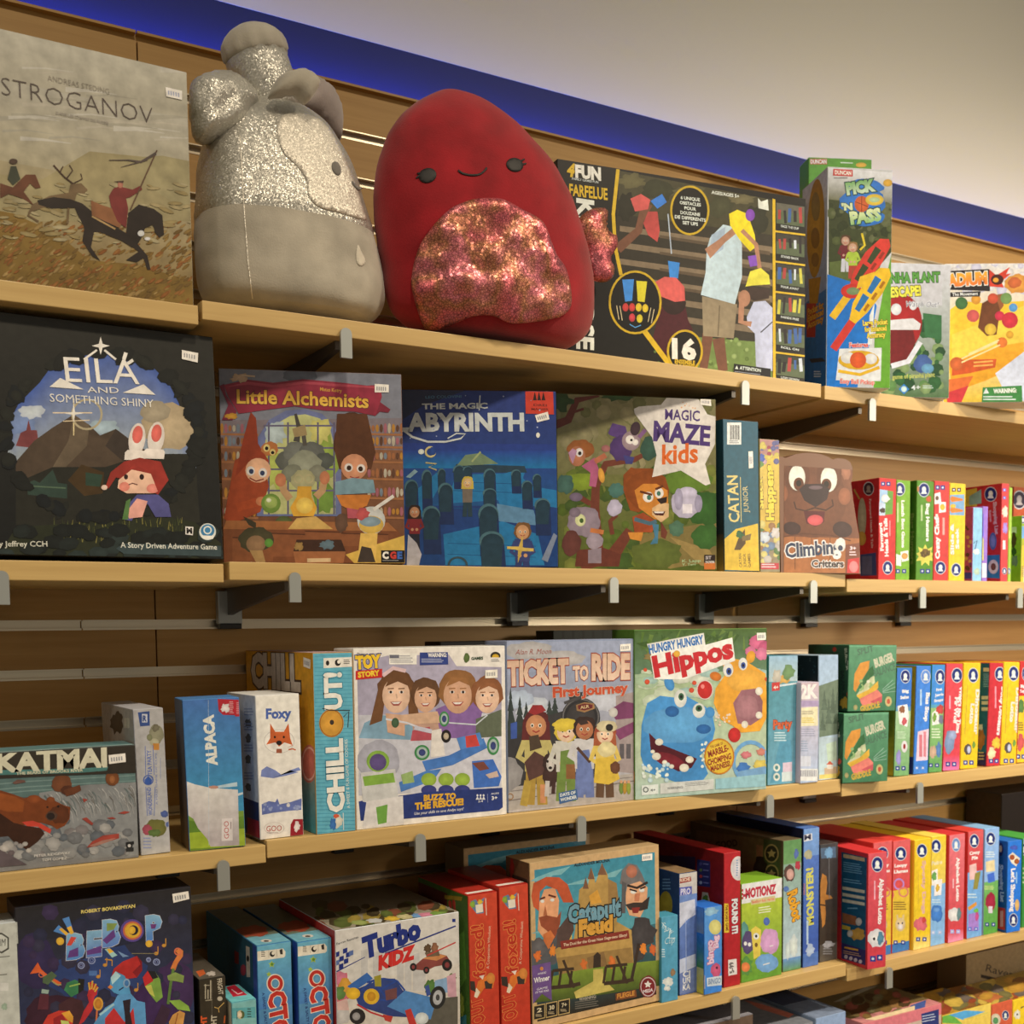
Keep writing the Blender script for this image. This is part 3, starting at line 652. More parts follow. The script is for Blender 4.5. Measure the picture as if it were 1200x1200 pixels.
for i in range(6):
    y = 282+i*129; sd = random.Random(i)
    p.poly([(1016, y), (1136, y+18), (1136, y+104), (1016, y+88)], C(86, 92, 58)); p.poly([(1016, y), (1136, y+18), (1136, y+50), (1016, y+34)], C(*sd.choice(((60, 54, 40), (96, 88, 66), (48, 50, 34)))))
    for j in range(5):
        x = 1030+j*22; p.line([(x, y+sd.uniform(15, 35)), (x+sd.uniform(-6, 6), y+sd.uniform(65, 90))], sd.uniform(8, 16), C(*sd.choice(((200, 196, 186), (40, 34, 30), (60, 90, 130), (170, 60, 50), (200, 180, 60), (30, 26, 24)))))
    p.text(('FACE THE CUP', 'STAND BACK', 'POUR AWAY', 'HANDS FREE', 'ROLL ON', 'LOW DOWN')[i], (1036, y+104), (1112, y+116), 9, C(214, 208, 190), .02)
    p.poly([(1012, y+118), (1140, y+134), (1140, y+142), (1012, y+126)], Y_)
p.poly([(836, 968), (992, 990), (992, 1026), (834, 1004)], C(30, 28, 26)); p.text('ATTENTION', (860, 992), (950, 1004), 13, C(214, 210, 200), .03)
p.poly([(840, 990), (854, 992), (848, 976)], C(220, 214, 200)); p.lines(838, 1000, 980, 1012, 2, C(150, 146, 138), .4, 4, .12)
p.done()

# ---- scoop toss toy
white(240, 225, 195)
for key in ('pickb',):
    p = art(key).crop(900, 160, 3.53); p.fill(C(90, 150, 50)); p.text('DUNCAN', (176, 112), (242, 112), 16, C(230, 225, 215), .04, C(200, 70, 60), .12)
    p.line([(300, 108), (350, 110)], 4, C(220, 225, 200)); p.ell(385, 118, 22, 10, C(220, 170, 60)); p.done()
p = art('pick').crop(900, 160, 3.53)
p.fill(C(206, 200, 186)); G = C(104, 160, 46)
p.poly([(250, 210), (528, 240), (522, 480), (440, 560), (300, 610), (250, 570)], C(58, 66, 32))
p.band([(250, 130), (532, 150)], [(250, 260), (530, 290)], C(226, 220, 206), C(110, 108, 74))
p.scatter(255, 260, 525, 470, 70, [C(44, 54, 24), C(80, 88, 44), C(62, 72, 32), C(96, 100, 60)], 8, 22, 2)
p.poly([(255, 520), (400, 500), (470, 520), (440, 600), (300, 610), (255, 580)], C(92, 104, 50))
p.poly([(245, 570), (340, 600), (440, 680), (400, 820), (370, 1045), (240, 1035)], C(28, 116, 186))
p.poly([(400, 640), (450, 700), (420, 860), (380, 1000), (350, 850)], C(28, 116, 186))
p.poly([(528, 490), (505, 1048), (436, 1044), (440, 840), (480, 620)], G); p.poly([(440, 690), (430, 860), (412, 862), (420, 740)], C(226, 226, 216))
p.poly([(295, 878), (470, 874), (466, 1012), (280, 1008)], C(226, 222, 206))
p.person(320, 560, 150, C(196, 150, 118), C(90, 60, 36), C(110, 34, 40), C(200, 196, 190)); p.person(350, 588, 150, C(206, 158, 122), C(150, 110, 60), C(170, 190, 60), C(170, 60, 44))
p.line([(380, 470), (400, 450), (388, 400)], 9, C(220, 190, 40))
def scoop(p, x0, y0, x1, y1, body, handle, w=58):
    a, b = Vector((x0, y0)), Vector((x1, y1)); d = b-a; n = Vector((-d.y, d.x)).normalized()
    q = lambda t, s_: tuple(a+d*t+n*(s_*w))
    p.line([q(0, 0), q(.36, 0)], w*.55, handle)
    p.poly([q(.34, -.25), q(.5, -.7), q(.75, -.85), q(.95, -.55), q(1, 0), q(.95, .4), q(.75, .62), q(.5, .5), q(.34, .25)], body)
    for t0, t1 in ((.46, .64), (.68, .86)): p.poly([q(t0, -.36), q(t1, -.5), q(t1, .02), q(t0, .02)], C(54, 66, 34) if y0 < 760 else C(40, 112, 160))
    for t in (.5, .64, .78): p.poly([q(t, .15), q(t+.08, .15), q(t+.08, .36), q(t, .36)], C(150, 46, 30) if body[0] > .5 and body[1] < .2 else C(170, 110, 20))
scoop(p, 265, 750, 500, 425, C(214, 58, 44), C(228, 178, 40), 56)
p.ell(345, 640, 44, 30, C(206, 50, 40)); p.ell(352, 640, 28, 16, C(120, 140, 90)); p.poly([(380, 580), (440, 560), (430, 610), (365, 630)], C(228, 180, 40))
scoop(p, 270, 880, 500, 545, C(232, 182, 36), C(206, 58, 46), 60)
p.ell(375, 925, 85, 40, C(228, 176, 40)); p.ell(330, 915, 30, 24, C(226, 220, 206)); p.ell(425, 920, 26, 22, C(226, 220, 206)); p.ell(372, 925, 34, 34, C(220, 90, 40)); p.line([(290, 970), (380, 985), (460, 955)], 13, C(228, 176, 40))
p.poly([(270, 134), (350, 138), (350, 166), (268, 162)], C(198, 60, 56)); p.text('DUNCAN', (276, 156), (344, 160), 16, C(240, 235, 225), .03); p.lines(272, 170, 345, 178, 1, C(120, 110, 100))
p.blob(402, 210, 76, 34, C(40, 116, 186), 2, .06); p.blob(392, 275, 96, 62, C(40, 116, 186), 3, .08); p.blob(408, 335, 76, 36, C(40, 116, 186), 4, .06)
p.text('PICK', (326, 240), (446, 222), 44, C(200, 214, 170), .07, C(34, 70, 60), .07, top=C(120, 170, 90))
p.text("'N", (304, 305), (350, 303), 26, C(210, 216, 160), .06, C(34, 70, 60), .06)
p.text('PASS', (342, 362), (470, 344), 46, C(150, 190, 110), .07, C(34, 70, 60), .07, top=C(222, 226, 160))
p.ell(387, 280, 30, 34, C(206, 92, 40)); p.line([(360, 270), (412, 290)], 3, C(120, 50, 24)); p.line([(387, 246), (387, 314)], 3, C(120, 50, 24)); p.ell(440, 262, 38, 24, C(228, 190, 60)); p.ell(440, 262, 22, 11, C(180, 200, 140))
p.ell(495, 192, 19, 15, C(214, 160, 50))
for i, t in enumerate(('Large Pocket', 'for Enhanced', 'Accuracy')): p.text(t, (392+i*8, 782+i*26), (494-i*4, 776+i*26), 20, C(240, 214, 70), .04, C(120, 50, 20), .05)
p.text('Features', (336, 872), (414, 870), 18, C(226, 90, 80), .04, C(240, 235, 225), .05); p.text('Easy Ball Pickup', (298, 1020), (440, 1026), 18, C(226, 90, 80), .03, C(240, 235, 225), .04)
p.done()
p = art('pick', 'left').crop(900, 160, 3.53); p.fill(C(28, 110, 176), C(200, 194, 180)); p.fill(C(24, 96, 156), C(40, 110, 160), (0, 0, 1, .45))
p.poly([(155, 200), (258, 130), (258, 240), (152, 280)], C(206, 200, 186))
p.ell(198, 380, 36, 205, C(196, 140, 40), 2, 24); p.ell(198, 290, 18, 60, C(150, 120, 60)); p.ell(196, 420, 18, 44, C(150, 104, 40)); p.ell(196, 510, 16, 30, C(150, 104, 40)); p.poly([(168, 590), (220, 580), (206, 690), (172, 690)], C(186, 130, 36)); p.poly([(160, 690), (200, 690), (196, 830), (160, 830)], C(180, 50, 40))
for i in range(3): p.text(('Pocket for', 'Enhanced', 'Accuracy')[i], (164, 740+i*28), (230, 708+i*28), 16, C(226, 160, 50), .04, C(110, 40, 20), .04)
p.poly([(170, 920), (225, 915), (240, 930), (180, 936)], C(50, 50, 54)); p.lines(190, 970, 225, 1000, 3, C(190, 200, 210)); p.done()

# ---- mouth plant game, generic round mouth
p = art('plant', m=M_WRAP).crop(900, 160, 3.53); p.fill(C(84, 112, 66), C(206, 200, 190))
p.scatter(500, 760, 720, 1060, 60, [C(50, 96, 50), C(96, 134, 70), C(40, 76, 44), C(130, 150, 90)], 10, 30, 3)
p.poly([(500, 590), (720, 580), (720, 700), (500, 690)], C(196, 190, 180))
p.ell(545, 770, 92, 120, C(168, 36, 36), 0, 24); p.ell(530, 715, 22, 24, C(220, 214, 204)); p.ell(600, 700, 16, 18, C(220, 214, 204))
p.poly([(500, 760), (600, 752), (632, 775), (626, 800), (500, 800)], C(222, 214, 200)); p.poly([(500, 800), (600, 800), (610, 850), (580, 930), (500, 945)], C(110, 30, 30))
p.line([(510, 950), (580, 930), (630, 850)], 22, C(220, 214, 204)); p.poly([(640, 730), (718, 740), (718, 840), (650, 830)], C(56, 106, 60))
p.blob(640, 940, 40, 36, C(70, 96, 140), 4, .1); p.ell(660, 960, 26, 20, C(100, 150, 170))
p.text('PIRANHA PLANT', (430, 606), (712, 600), 38, C(90, 150, 60), .05, C(30, 60, 30), .05); p.text('ESCAPE!', (508, 664), (634, 656), 38, C(226, 214, 70), .05, C(70, 60, 20), .05)
p.text('Watch Out!', (572, 704), (706, 706), 22, C(90, 90, 110), .0, C(226, 222, 214), .05, shear=.3)
p.text('game of piranha plant', (514, 1004), (690, 994), 18, C(190, 190, 90), .02); p.ell(562, 1045, 22, 22, C(50, 130, 190), 0, 4); p.ell(562, 1045, 12, 12, C(200, 220, 230)); p.text('4+', (592, 1048), (630, 1046), 18, C(220, 220, 215), .02); p.lines(640, 1030, 690, 1046, 2, C(190, 200, 180)); p.done()

# ---- fiery stadium toy
p = art('stad').crop(900, 160, 3.53); p.fill(C(232, 190, 60), C(226, 216, 196))
p.scatter(760, 520, 1059, 640, 40, [C(226, 218, 206), C(206, 198, 206), C(216, 206, 190)], 10, 24, 5)
p.poly([(748, 720), (800, 680), (900, 690), (1059, 680), (1059, 880), (980, 960), (748, 980)], C(238, 186, 50)); p.poly([(760, 820), (1059, 700), (1059, 860), (900, 930), (760, 950)], C(240, 200, 70))
p.poly([(748, 930), (940, 870), (1059, 850), (1059, 940), (900, 1010), (760, 1060)], C(232, 160, 40)); p.poly([(940, 980), (1059, 890), (1150, 900), (1150, 1140), (1059, 1100), (980, 1060)], C(206, 206, 222))
p.poly([(748, 1005), (850, 990), (800, 1080), (748, 1090)], C(222, 110, 50)); p.poly([(740, 1060), (830, 1030), (800, 1110), (740, 1105)], C(206, 60, 60)); p.poly([(762, 925), (945, 920), (940, 955), (840, 978), (760, 990)], C(206, 86, 40))
for y in (935, 950): p.line([(850, y), (930, y-6)], 7, C(236, 170, 80))
p.poly([(885, 690), (940, 660), (965, 690), (945, 820), (905, 825), (868, 790)], C(110, 62, 34)); p.poly([(940, 655), (970, 650), (975, 700), (960, 720)], C(150, 90, 50)); p.ell(920, 798, 24, 24, C(222, 180, 60))
for x, y, r, c in ((958, 742, 20, (206, 50, 70)), (1000, 760, 34, (206, 50, 60)), (1014, 708, 18, (90, 150, 190)), (848, 742, 26, (206, 90, 80)), (1000, 820, 16, (220, 160, 50)), (968, 852, 22, (226, 120, 50)), (780, 940, 28, (206, 100, 50)), (985, 670, 24, (120, 150, 80)), (930, 670, 22, (200, 80, 50)), (800, 690, 26, (70, 110, 60)), (860, 675, 20, (220, 150, 50))): p.ell(x, y, r, r, C(*c), 0, 14)
for a in ((800, 920, 950, 850), (800, 935, 960, 862), (830, 900, 955, 842)): p.line([(a[0], a[1]), (a[2], a[3])], 6, C(240, 214, 140))
p.poly([(752, 556), (915, 548), (918, 640), (750, 634)], C(40, 34, 34)); p.text('STADIUM', (690, 622), (908, 608), 46, C(238, 120, 50), .07, C(238, 232, 222), .05, top=C(238, 170, 50))
p.poly([(915, 550), (945, 575), (1000, 540), (985, 570), (1006, 566), (965, 600), (975, 625), (915, 620)], C(206, 60, 40)); p.ell(948, 592, 26, 22, C(70, 26, 24)); p.ell(942, 594, 12, 10, C(238, 160, 50))
p.poly([(752, 645), (880, 640), (876, 662), (752, 664)], C(40, 34, 34)); p.text('The Movement', (762, 660), (868, 656), 13, C(232, 226, 214), .02)
p.blob(1030, 610, 50, 40, C(222, 150, 60), 3, .12); p.blob(1020, 605, 30, 22, C(200, 100, 50), 4, .1)
p.poly([(888, 1038), (1050, 1030), (1052, 1098), (884, 1104)], C(64, 130, 62)); p.text('WARNING:', (932, 1062), (1028, 1058), 17, C(236, 232, 220), .05); p.poly([(890, 1064), (914, 1062), (902, 1040)], C(226, 224, 210)); p.lines(890, 1074, 1046, 1096, 2, C(214, 220, 200))
p.done()
p = art('stad', 'left').crop(900, 160, 3.53); p.fill(C(214, 190, 150)); p.scatter(700, 540, 740, 1100, 40, [C(200, 80, 70), C(226, 220, 206), C(222, 160, 60), C(190, 170, 160)], 8, 22, 8); p.done()

# ================================================================== PRINTED ART, second shelf
white(205, 202, 192)
# ---- rabbit-eared child in a clearing
p = art('eila', m=M_WRAP).crop(0, 350, 3.243); K = C(26, 27, 24)
p.fill(C(18, 20, 20), C(34, 34, 30))
sky = [(30, 480), (70, 400), (150, 320), (190, 265), (260, 235), (330, 215), (420, 205), (500, 215), (580, 260), (640, 320), (680, 400), (690, 470), (720, 520), (745, 590)]
low = [(30, 600), (70, 640), (150, 640), (190, 640), (260, 640), (330, 650), (420, 660), (500, 670), (580, 670), (640, 670), (680, 680), (700, 690), (720, 690), (745, 690)]
p.band(sky, low, C(62, 86, 150), C(150, 160, 160))
p.blob(640, 490, 100, 90, C(166, 150, 120), 3, .12); p.blob(590, 430, 60, 40, C(150, 140, 118), 4, .1); p.blob(80, 470, 60, 50, C(110, 130, 170), 7, .2); p.blob(390, 490, 60, 30, C(150, 170, 180), 5, .2); p.blob(120, 430, 50, 26, C(180, 190, 200), 9, .2)
p.poly([(60, 560), (78, 510), (100, 500), (108, 460), (118, 500), (140, 500), (150, 570)], C(112, 58, 60))
p.poly([(60, 620), (130, 540), (200, 490), (280, 440), (340, 480), (380, 520), (440, 495), (500, 540), (560, 580), (640, 620), (640, 720), (60, 720)], C(70, 58, 46)); p.poly([(280, 440), (340, 480), (330, 560), (250, 640), (200, 640), (260, 540)], C(92, 80, 64)); p.poly([(440, 495), (500, 545), (470, 620), (400, 560)], C(54, 46, 40))
p.line([(280, 380), (280, 520)], 4, C(226, 200, 150)); p.line([(200, 434), (350, 434)], 4, C(220, 196, 160)); p.ring(330, 440, 60, 8, C(160, 150, 120), 24); p.line([(240, 466), (340, 462)], 3, C(214, 196, 160)); p.star(280, 436, 36, C(238, 226, 200), 4, .2)
p.poly([(60, 700), (200, 640), (400, 640), (560, 590), (740, 590), (760, 850), (500, 880), (60, 860)], C(34, 34, 28))
p.poly([(105, 700), (130, 690), (150, 700), (200, 650), (220, 700), (255, 705), (255, 760), (105, 745)], C(44, 62, 54)); p.line([(110, 712), (250, 720)], 5, C(76, 96, 76)); p.poly([(258, 690), (310, 630), (395, 660), (390, 740), (320, 750)], C(62, 46, 24)); p.poly([(325, 660), (390, 670), (380, 715), (325, 710)], C(40, 60, 48))
p.poly([(60, 870), (300, 850), (640, 830), (740, 850), (840, 930), (840, 1000), (0, 1000)], C(36, 40, 26))
for i in range(120):
    rd = random.Random(i); x = rd.uniform(200, 700); y = rd.uniform(850, 930); p.line([(x, y), (x+rd.uniform(-6, 6), y-rd.uniform(14, 34))], 4, C(*rd.choice(((92, 92, 46), (70, 76, 40), (112, 106, 56), (48, 54, 30)))), 1)
for i in range(90):
    rd = random.Random(100+i); a = rd.uniform(0, 6.28); x = 385+math.cos(a)*370; y = 520+math.sin(a)*310
    p.ell(x, y, rd.uniform(20, 48), rd.uniform(14, 30), C(*rd.choice(((24, 26, 24), (30, 32, 28), (20, 24, 26)))), rd.uniform(-60, 60), 8)
p.scatter(20, 880, 840, 990, 60, [C(28, 34, 32), C(38, 48, 46), C(22, 26, 24)], 14, 30, 6, 1.6)
for x, y, a in ((520, 535, 8), (592, 530, 8)):
    p.ell(x, y, 32, 62, C(222, 206, 196), a, 18); p.ell(x+2, y-18, 20, 34, C(206, 100, 90), a, 16); p.poly([(x-46, y+50), (x-36, y+40), (x+28, y+44), (x+34, y+54), (x+30, y+80), (x-48, y+78)], C(226, 208, 198))
p.poly([(400, 715), (420, 660), (470, 620), (530, 605), (610, 620), (640, 690), (600, 745), (480, 690), (440, 680), (412, 722)], C(134, 44, 36)); p.ell(396, 718, 12, 10, C(216, 186, 170))
p.poly([(450, 690), (500, 650), (590, 670), (606, 715), (580, 740), (480, 740), (446, 720)], C(222, 176, 150)); p.ell(472, 715, 20, 18, C(216, 130, 112)); p.ell(580, 722, 24, 18, C(214, 130, 116)); p.ell(478, 678, 8, 10, C(40, 24, 24)); p.ell(538, 678, 9, 11, C(40, 24, 24)); p.line([(488, 708), (502, 702), (522, 708)], 4, C(80, 40, 36))
p.poly([(490, 650), (530, 605), (610, 625), (640, 690), (600, 735), (570, 660), (530, 640)], C(140, 46, 38))
p.poly([(470, 840), (480, 790), (520, 745), (600, 745), (640, 780), (650, 830), (590, 830), (560, 780), (520, 800), (500, 845)], C(76, 76, 126)); p.poly([(480, 810), (520, 760), (560, 770), (540, 830), (490, 836)], C(206, 150, 136)); p.poly([(464, 840), (478, 770), (496, 760), (486, 840)], C(76, 110, 60))
Wt = C(232, 226, 216)
p.star(382, 180, 34, Wt, 4, .3); p.line([(368, 196), (318, 232)], 8, Wt); p.line([(396, 196), (440, 232)], 8, Wt); p.line([(478, 206), (470, 232)], 14, Wt); p.line([(505, 234), (484, 248)], 12, Wt)
p.text('EILA', (250, 316), (530, 326), 92, Wt, .0)
p.poly([(188, 336), (228, 302), (318, 346)], Wt); p.poly([(466, 358), (545, 326), (590, 366)], Wt)
p.text('AND', (332, 358), (452, 360), 22, Wt, .0); p.text('SOMETHING SHINY', (190, 392), (584, 414), 30, C(214, 214, 222), -.004)
p.text('By Jeffrey CCH', (-20, 942), (180, 942), 20, C(196, 196, 180), .01); p.poly([(440, 950), (470, 930), (840, 940), (840, 980), (470, 970)], C(52, 66, 68)); p.text('A Story Driven Adventure Game', (458, 946), (824, 954), 20, C(206, 206, 192), .01)
p.poly([(704, 866), (734, 868), (732, 900), (704, 896)], C(214, 210, 204)); p.text('M', (708, 892), (730, 893), 20, C(20, 20, 20), .05)
p.ell(788, 886, 32, 32, C(206, 210, 212), 0, 22); p.ell(788, 882, 26, 24, C(60, 120, 160)); p.ring(788, 880, 16, 5, C(210, 220, 226)); p.poly([(764, 900), (814, 902), (808, 914), (770, 912)], C(214, 220, 224))
p.done(); GB['eila'].sticker([(690, 196), (752, 208), (750, 244), (690, 230)], (0, 350, 3.243))
p = art('eila', 'top'); p.fill(C(40, 42, 38)); p.done()

# ---- alchemy workshop
white(218, 212, 200)
p = art('alch', m=M_WRAP).crop(240, 400, 4)
p.fill(C(120, 74, 50), C(120, 120, 130)); p.fill(C(96, 60, 40), C(128, 86, 60), (0, 0, 1, .6))
p.poly([(40, 105), (930, 140), (940, 360), (60, 370)], C(120, 122, 132)); p.blob(450, 160, 80, 40, C(96, 100, 110), 3, .1)
for x0, x1 in ((70, 250), (760, 945)):
    for i, y in enumerate((390, 450, 520, 600, 690, 780)):
        p.poly([(x0, y+40), (x1, y+44), (x1, y+54), (x0, y+50)], C(150, 100, 64)); rd = random.Random(i+x0)
        for j in range(9): x = x0+10+j*19; p.ell(x, y+18, 8, rd.uniform(14, 26), C(*rd.choice(((150, 96, 60), (110, 120, 130), (170, 120, 50), (150, 90, 100), (90, 60, 44), (170, 160, 140)))), 0, 9)
arch = [(245, 820), (240, 560), (250, 450), (300, 370), (380, 325), (470, 318), (550, 340), (610, 400), (640, 500), (640, 820)]
p.poly(arch, C(104, 112, 150)); p.poly([(275, 810), (272, 560), (285, 460), (330, 390), (400, 350), (470, 342), (540, 362), (590, 420), (612, 510), (612, 810)], C(190, 176, 90), ) if False else None
p.poly([(275, 810), (272, 560), (285, 460), (330, 390), (400, 350), (470, 342), (540, 362), (590, 420), (612, 510), (612, 810)], C(176, 178, 120))
p.blob(330, 600, 60, 90, C(170, 180, 90), 5); p.blob(560, 560, 60, 120, C(140, 160, 70), 6); p.blob(560, 740, 60, 70, C(110, 140, 60), 7); p.blob(330, 430, 50, 60, C(176, 190, 190), 8); p.blob(540, 420, 50, 60, C(196, 190, 110), 9)
for x in (300, 390, 530, 606): p.line([(x, 380), (x, 810)], 8, C(92, 86, 110))
for y in (396, 500, 600, 700): p.line([(276, y), (612, y)], 8, C(98, 92, 116))
p.poly([(90, 830), (140, 560), (200, 520), (280, 580), (300, 680), (260, 800), (120, 860)], C(150, 66, 36)); p.poly([(140, 640), (180, 460), (215, 330), (240, 360), (250, 480), (300, 560), (290, 640), (210, 560)], C(140, 56, 32)); p.ell(250, 605, 60, 58, C(222, 172, 136)); p.ell(215, 608, 20, 22, C(222, 216, 210)); p.ell(272, 616, 20, 22, C(222, 216, 210)); p.ell(218, 610, 11, 12, C(50, 60, 90)); p.ell(270, 618, 11, 12, C(50, 60, 90)); p.line([(210, 640), (240, 656), (276, 646)], 6, C(120, 50, 40)); p.line([(150, 780), (260, 750)], 40, C(160, 70, 36)); p.ell(265, 750, 26, 22, C(190, 120, 80))
p.blob(305, 505, 40, 34, C(176, 110, 60), 3, .1); p.ell(290, 500, 16, 18, C(210, 190, 120)); p.ell(318, 520, 14, 16, C(210, 190, 120)); p.ell(290, 502, 8, 9, C(30, 24, 20)); p.ell(318, 522, 8, 8, C(30, 24, 20))
for x, y, r, c in ((380, 560, 50, (90, 92, 84)), (430, 520, 60, (110, 112, 104)), (500, 520, 60, (96, 98, 92)), (560, 560, 46, (80, 84, 78)), (470, 580, 80, (140, 142, 122)), (410, 620, 50, (120, 122, 104)), (530, 620, 46, (126, 126, 108)), (460, 650, 56, (164, 160, 120))): p.blob(x, y, r, r*.85, C(*c), int(x), .08)
p.line([(430, 470), (440, 400), (425, 340)], 30, C(70, 66, 60), 12); p.line([(470, 490), (460, 420)], 20, C(80, 76, 68)); p.poly([(410, 410), (470, 390), (480, 440), (420, 450)], C(150, 130, 90))
p.poly([(435, 680), (500, 680), (500, 730), (525, 780), (510, 820), (415, 820), (400, 780), (430, 730)], C(206, 156, 56)); p.ell(468, 770, 40, 38, C(226, 190, 90)); p.ring(440, 645, 22, 6, C(170, 160, 120)); p.ring(488, 645, 22, 6, C(170, 160, 120))
p.line([(360, 640), (370, 700), (400, 740)], 34, C(176, 140, 100)); p.ell(355, 650, 26, 32, C(186, 120, 84)); p.line([(560, 650), (550, 700), (520, 730)], 34, C(176, 140, 100)); p.ell(562, 640, 24, 32, C(186, 120, 84))
p.blob(690, 470, 90, 130, C(80, 48, 30), 4, .1); p.poly([(610, 520), (620, 340), (760, 340), (800, 520), (780, 600), (630, 600)], C(84, 50, 30)); p.ell(700, 590, 62, 62, C(198, 138, 104)); p.ell(674, 592, 20, 20, C(220, 210, 200)); p.ell(732, 596, 20, 20, C(220, 210, 200)); p.ell(676, 594, 11, 12, C(50, 30, 20)); p.ell(730, 598, 11, 12, C(50, 30, 20)); p.line([(680, 634), (702, 642), (724, 636)], 5, C(140, 50, 44)); p.poly([(610, 660), (690, 640), (790, 650), (800, 710), (610, 720)], C(120, 150, 160)); p.poly([(615, 720), (780, 720), (760, 770), (700, 800), (640, 770)], C(190, 116, 50)); p.poly([(665, 780), (720, 790), (715, 830), (670, 830)], C(170, 80, 90))
p.ell(310, 760, 46, 46, C(110, 140, 60)); p.ell(310, 755, 30, 28, C(150, 170, 90)); p.ell(300, 745, 12, 10, C(210, 214, 180)); p.blob(370, 840, 40, 20, C(80, 90, 50), 4, .1)
p.poly([(80, 870), (900, 880), (945, 930), (945, 1048), (80, 1036)], C(112, 66, 40)); p.poly([(100, 840), (860, 850), (900, 890), (80, 880)], C(150, 96, 56)); p.poly([(390, 880), (430, 830), (520, 820), (600, 880)], C(196, 160, 90))
for x0, y0, x1, y1 in ((130, 920, 320, 1030), (300, 900, 470, 1010), (470, 890, 650, 980), (640, 900, 860, 960)): p.poly([(x0, y0), (x1, y0+6), (x1, y1), (x0, y1)], C(128, 78, 48)); p.line([(x0, y0), (x1, y0+6)], 6, C(84, 48, 30))
p.poly([(415, 985), (660, 985), (650, 1046), (425, 1042)], C(150, 96, 60)); p.poly([(430, 930), (640, 930), (660, 985), (415, 985)], C(60, 38, 28)); p.poly([(480, 1018), (590, 1016), (590, 1034), (480, 1036)], C(196, 170, 130)); p.blob(575, 955, 34, 22, C(90, 110, 120), 3); p.blob(440, 960, 20, 20, C(150, 120, 70), 5)
p.poly([(660, 1000), (780, 960), (945, 910), (948, 1048), (700, 1044)], C(206, 170, 80))
p.blob(240, 930, 80, 60, C(70, 66, 44), 6, .1); p.ell(240, 950, 46, 40, C(140, 110, 80)); p.poly([(180, 820), (240, 850), (240, 880), (205, 860)], C(60, 54, 38)); p.ell(300, 945, 20, 20, C(90, 140, 60)); p.poly([(210, 980), (270, 980), (285, 1036), (240, 1036)], C(160, 130, 84))
p.ell(780, 840, 66, 66, C(196, 196, 190)); p.ell(780, 860, 58, 42, C(206, 170, 80)); p.ell(775, 845, 50, 24, C(130, 150, 160)); p.line([(790, 790), (885, 725)], 16, C(206, 200, 190)); p.poly([(730, 900), (810, 900), (800, 1030), (715, 1030)], C(214, 176, 90)); p.poly([(735, 960), (780, 970), (800, 1036), (715, 1036)], C(60, 50, 44)); p.blob(740, 810, 34, 26, C(180, 80, 80), 4)
p.blob(640, 850, 30, 46, C(96, 70, 54), 8, .1)
rb = C(140, 44, 62)
p.poly([(55, 210), (90, 200), (100, 250), (150, 330), (130, 370), (80, 370), (110, 300)], C(120, 40, 60)); p.poly([(800, 270), (870, 320), (860, 335), (820, 330), (800, 350)], C(116, 36, 52))
p.poly([(90, 205), (200, 180), (320, 195), (460, 178), (620, 192), (760, 208), (820, 205), (830, 260), (800, 350), (700, 330), (560, 325), (420, 305), (300, 320), (160, 340), (110, 260)], rb); p.poly([(100, 215), (200, 190), (320, 205), (460, 188), (620, 200), (820, 214), (820, 222), (620, 212), (460, 200), (320, 218), (200, 204)], C(166, 66, 80))
p.text('Little Alchemists', (150, 290), (768, 312), 62, C(222, 180, 76), .025, C(80, 30, 40), .03, arc=.05, top=C(196, 140, 50))
p.text('Matus Kotry', (540, 232), (642, 240), 16, C(206, 160, 60), .01)
p.blob(160, 170, 36, 20, C(190, 160, 130), 5, .4); p.line([(170, 160), (235, 165)], 8, C(196, 170, 140)); p.blob(125, 352, 30, 14, C(190, 140, 50), 3)
p.rect(826, 980, 936, 1038, C(26, 24, 26)); p.text('C', (832, 1018), (862, 1018), 30, C(232, 226, 216), .06); p.text('G', (868, 1018), (898, 1018), 30, C(190, 60, 50), .06); p.text('E', (902, 1018), (926, 1018), 30, C(60, 100, 170), .06); p.lines(832, 1026, 930, 1032, 1, C(150, 150, 150))
p.done(); GB['alch'].sticker([(796, 200), (862, 204), (862, 240), (796, 240)], (240, 400, 4))

# ---- hedge maze at night
white(222, 214, 200)
p = art('laby', m=M_WRAP).crop(460, 430, 3.873)
p.fill(C(26, 62, 116), C(44, 58, 116)); p.fill(C(32, 80, 130), C(40, 60, 130), (0, .35, 1, .7))
p.poly([(40, 95), (330, 92), (140, 175), (45, 240)], C(44, 50, 76)); p.band([(40, 380), (750, 380)], [(40, 460), (750, 460)], C(40, 66, 140), C(30, 110, 160))  # dark top-left corner polygon is the upper shelf's shadow painted on the cover
p.poly([(290, 440), (600, 450), (610, 480), (270, 480)], C(40, 62, 76)); p.poly([(290, 450), (330, 400), (400, 390), (480, 440)], C(110, 130, 100)); p.line([(360, 430), (400, 385)], 8, C(150, 160, 110))
fl = C(36, 112, 160)
for pts in ([(290, 490), (600, 480), (560, 600), (240, 620)], [(440, 500), (560, 470), (700, 620), (500, 660)], [(60, 600), (200, 480), (240, 500), (120, 700)], [(230, 760), (500, 700), (660, 760), (690, 900), (240, 900)], [(620, 540), (750, 560), (750, 640), (640, 620)]): p.poly(pts, fl)
for y in (520, 560, 640, 800, 850): p.line([(250, y), (650, y+14)], 3, C(26, 80, 126))
p.poly([(470, 620), (640, 650), (660, 720), (480, 700)], C(90, 130, 160))
dk = C(34, 58, 72); lt = C(74, 110, 120)
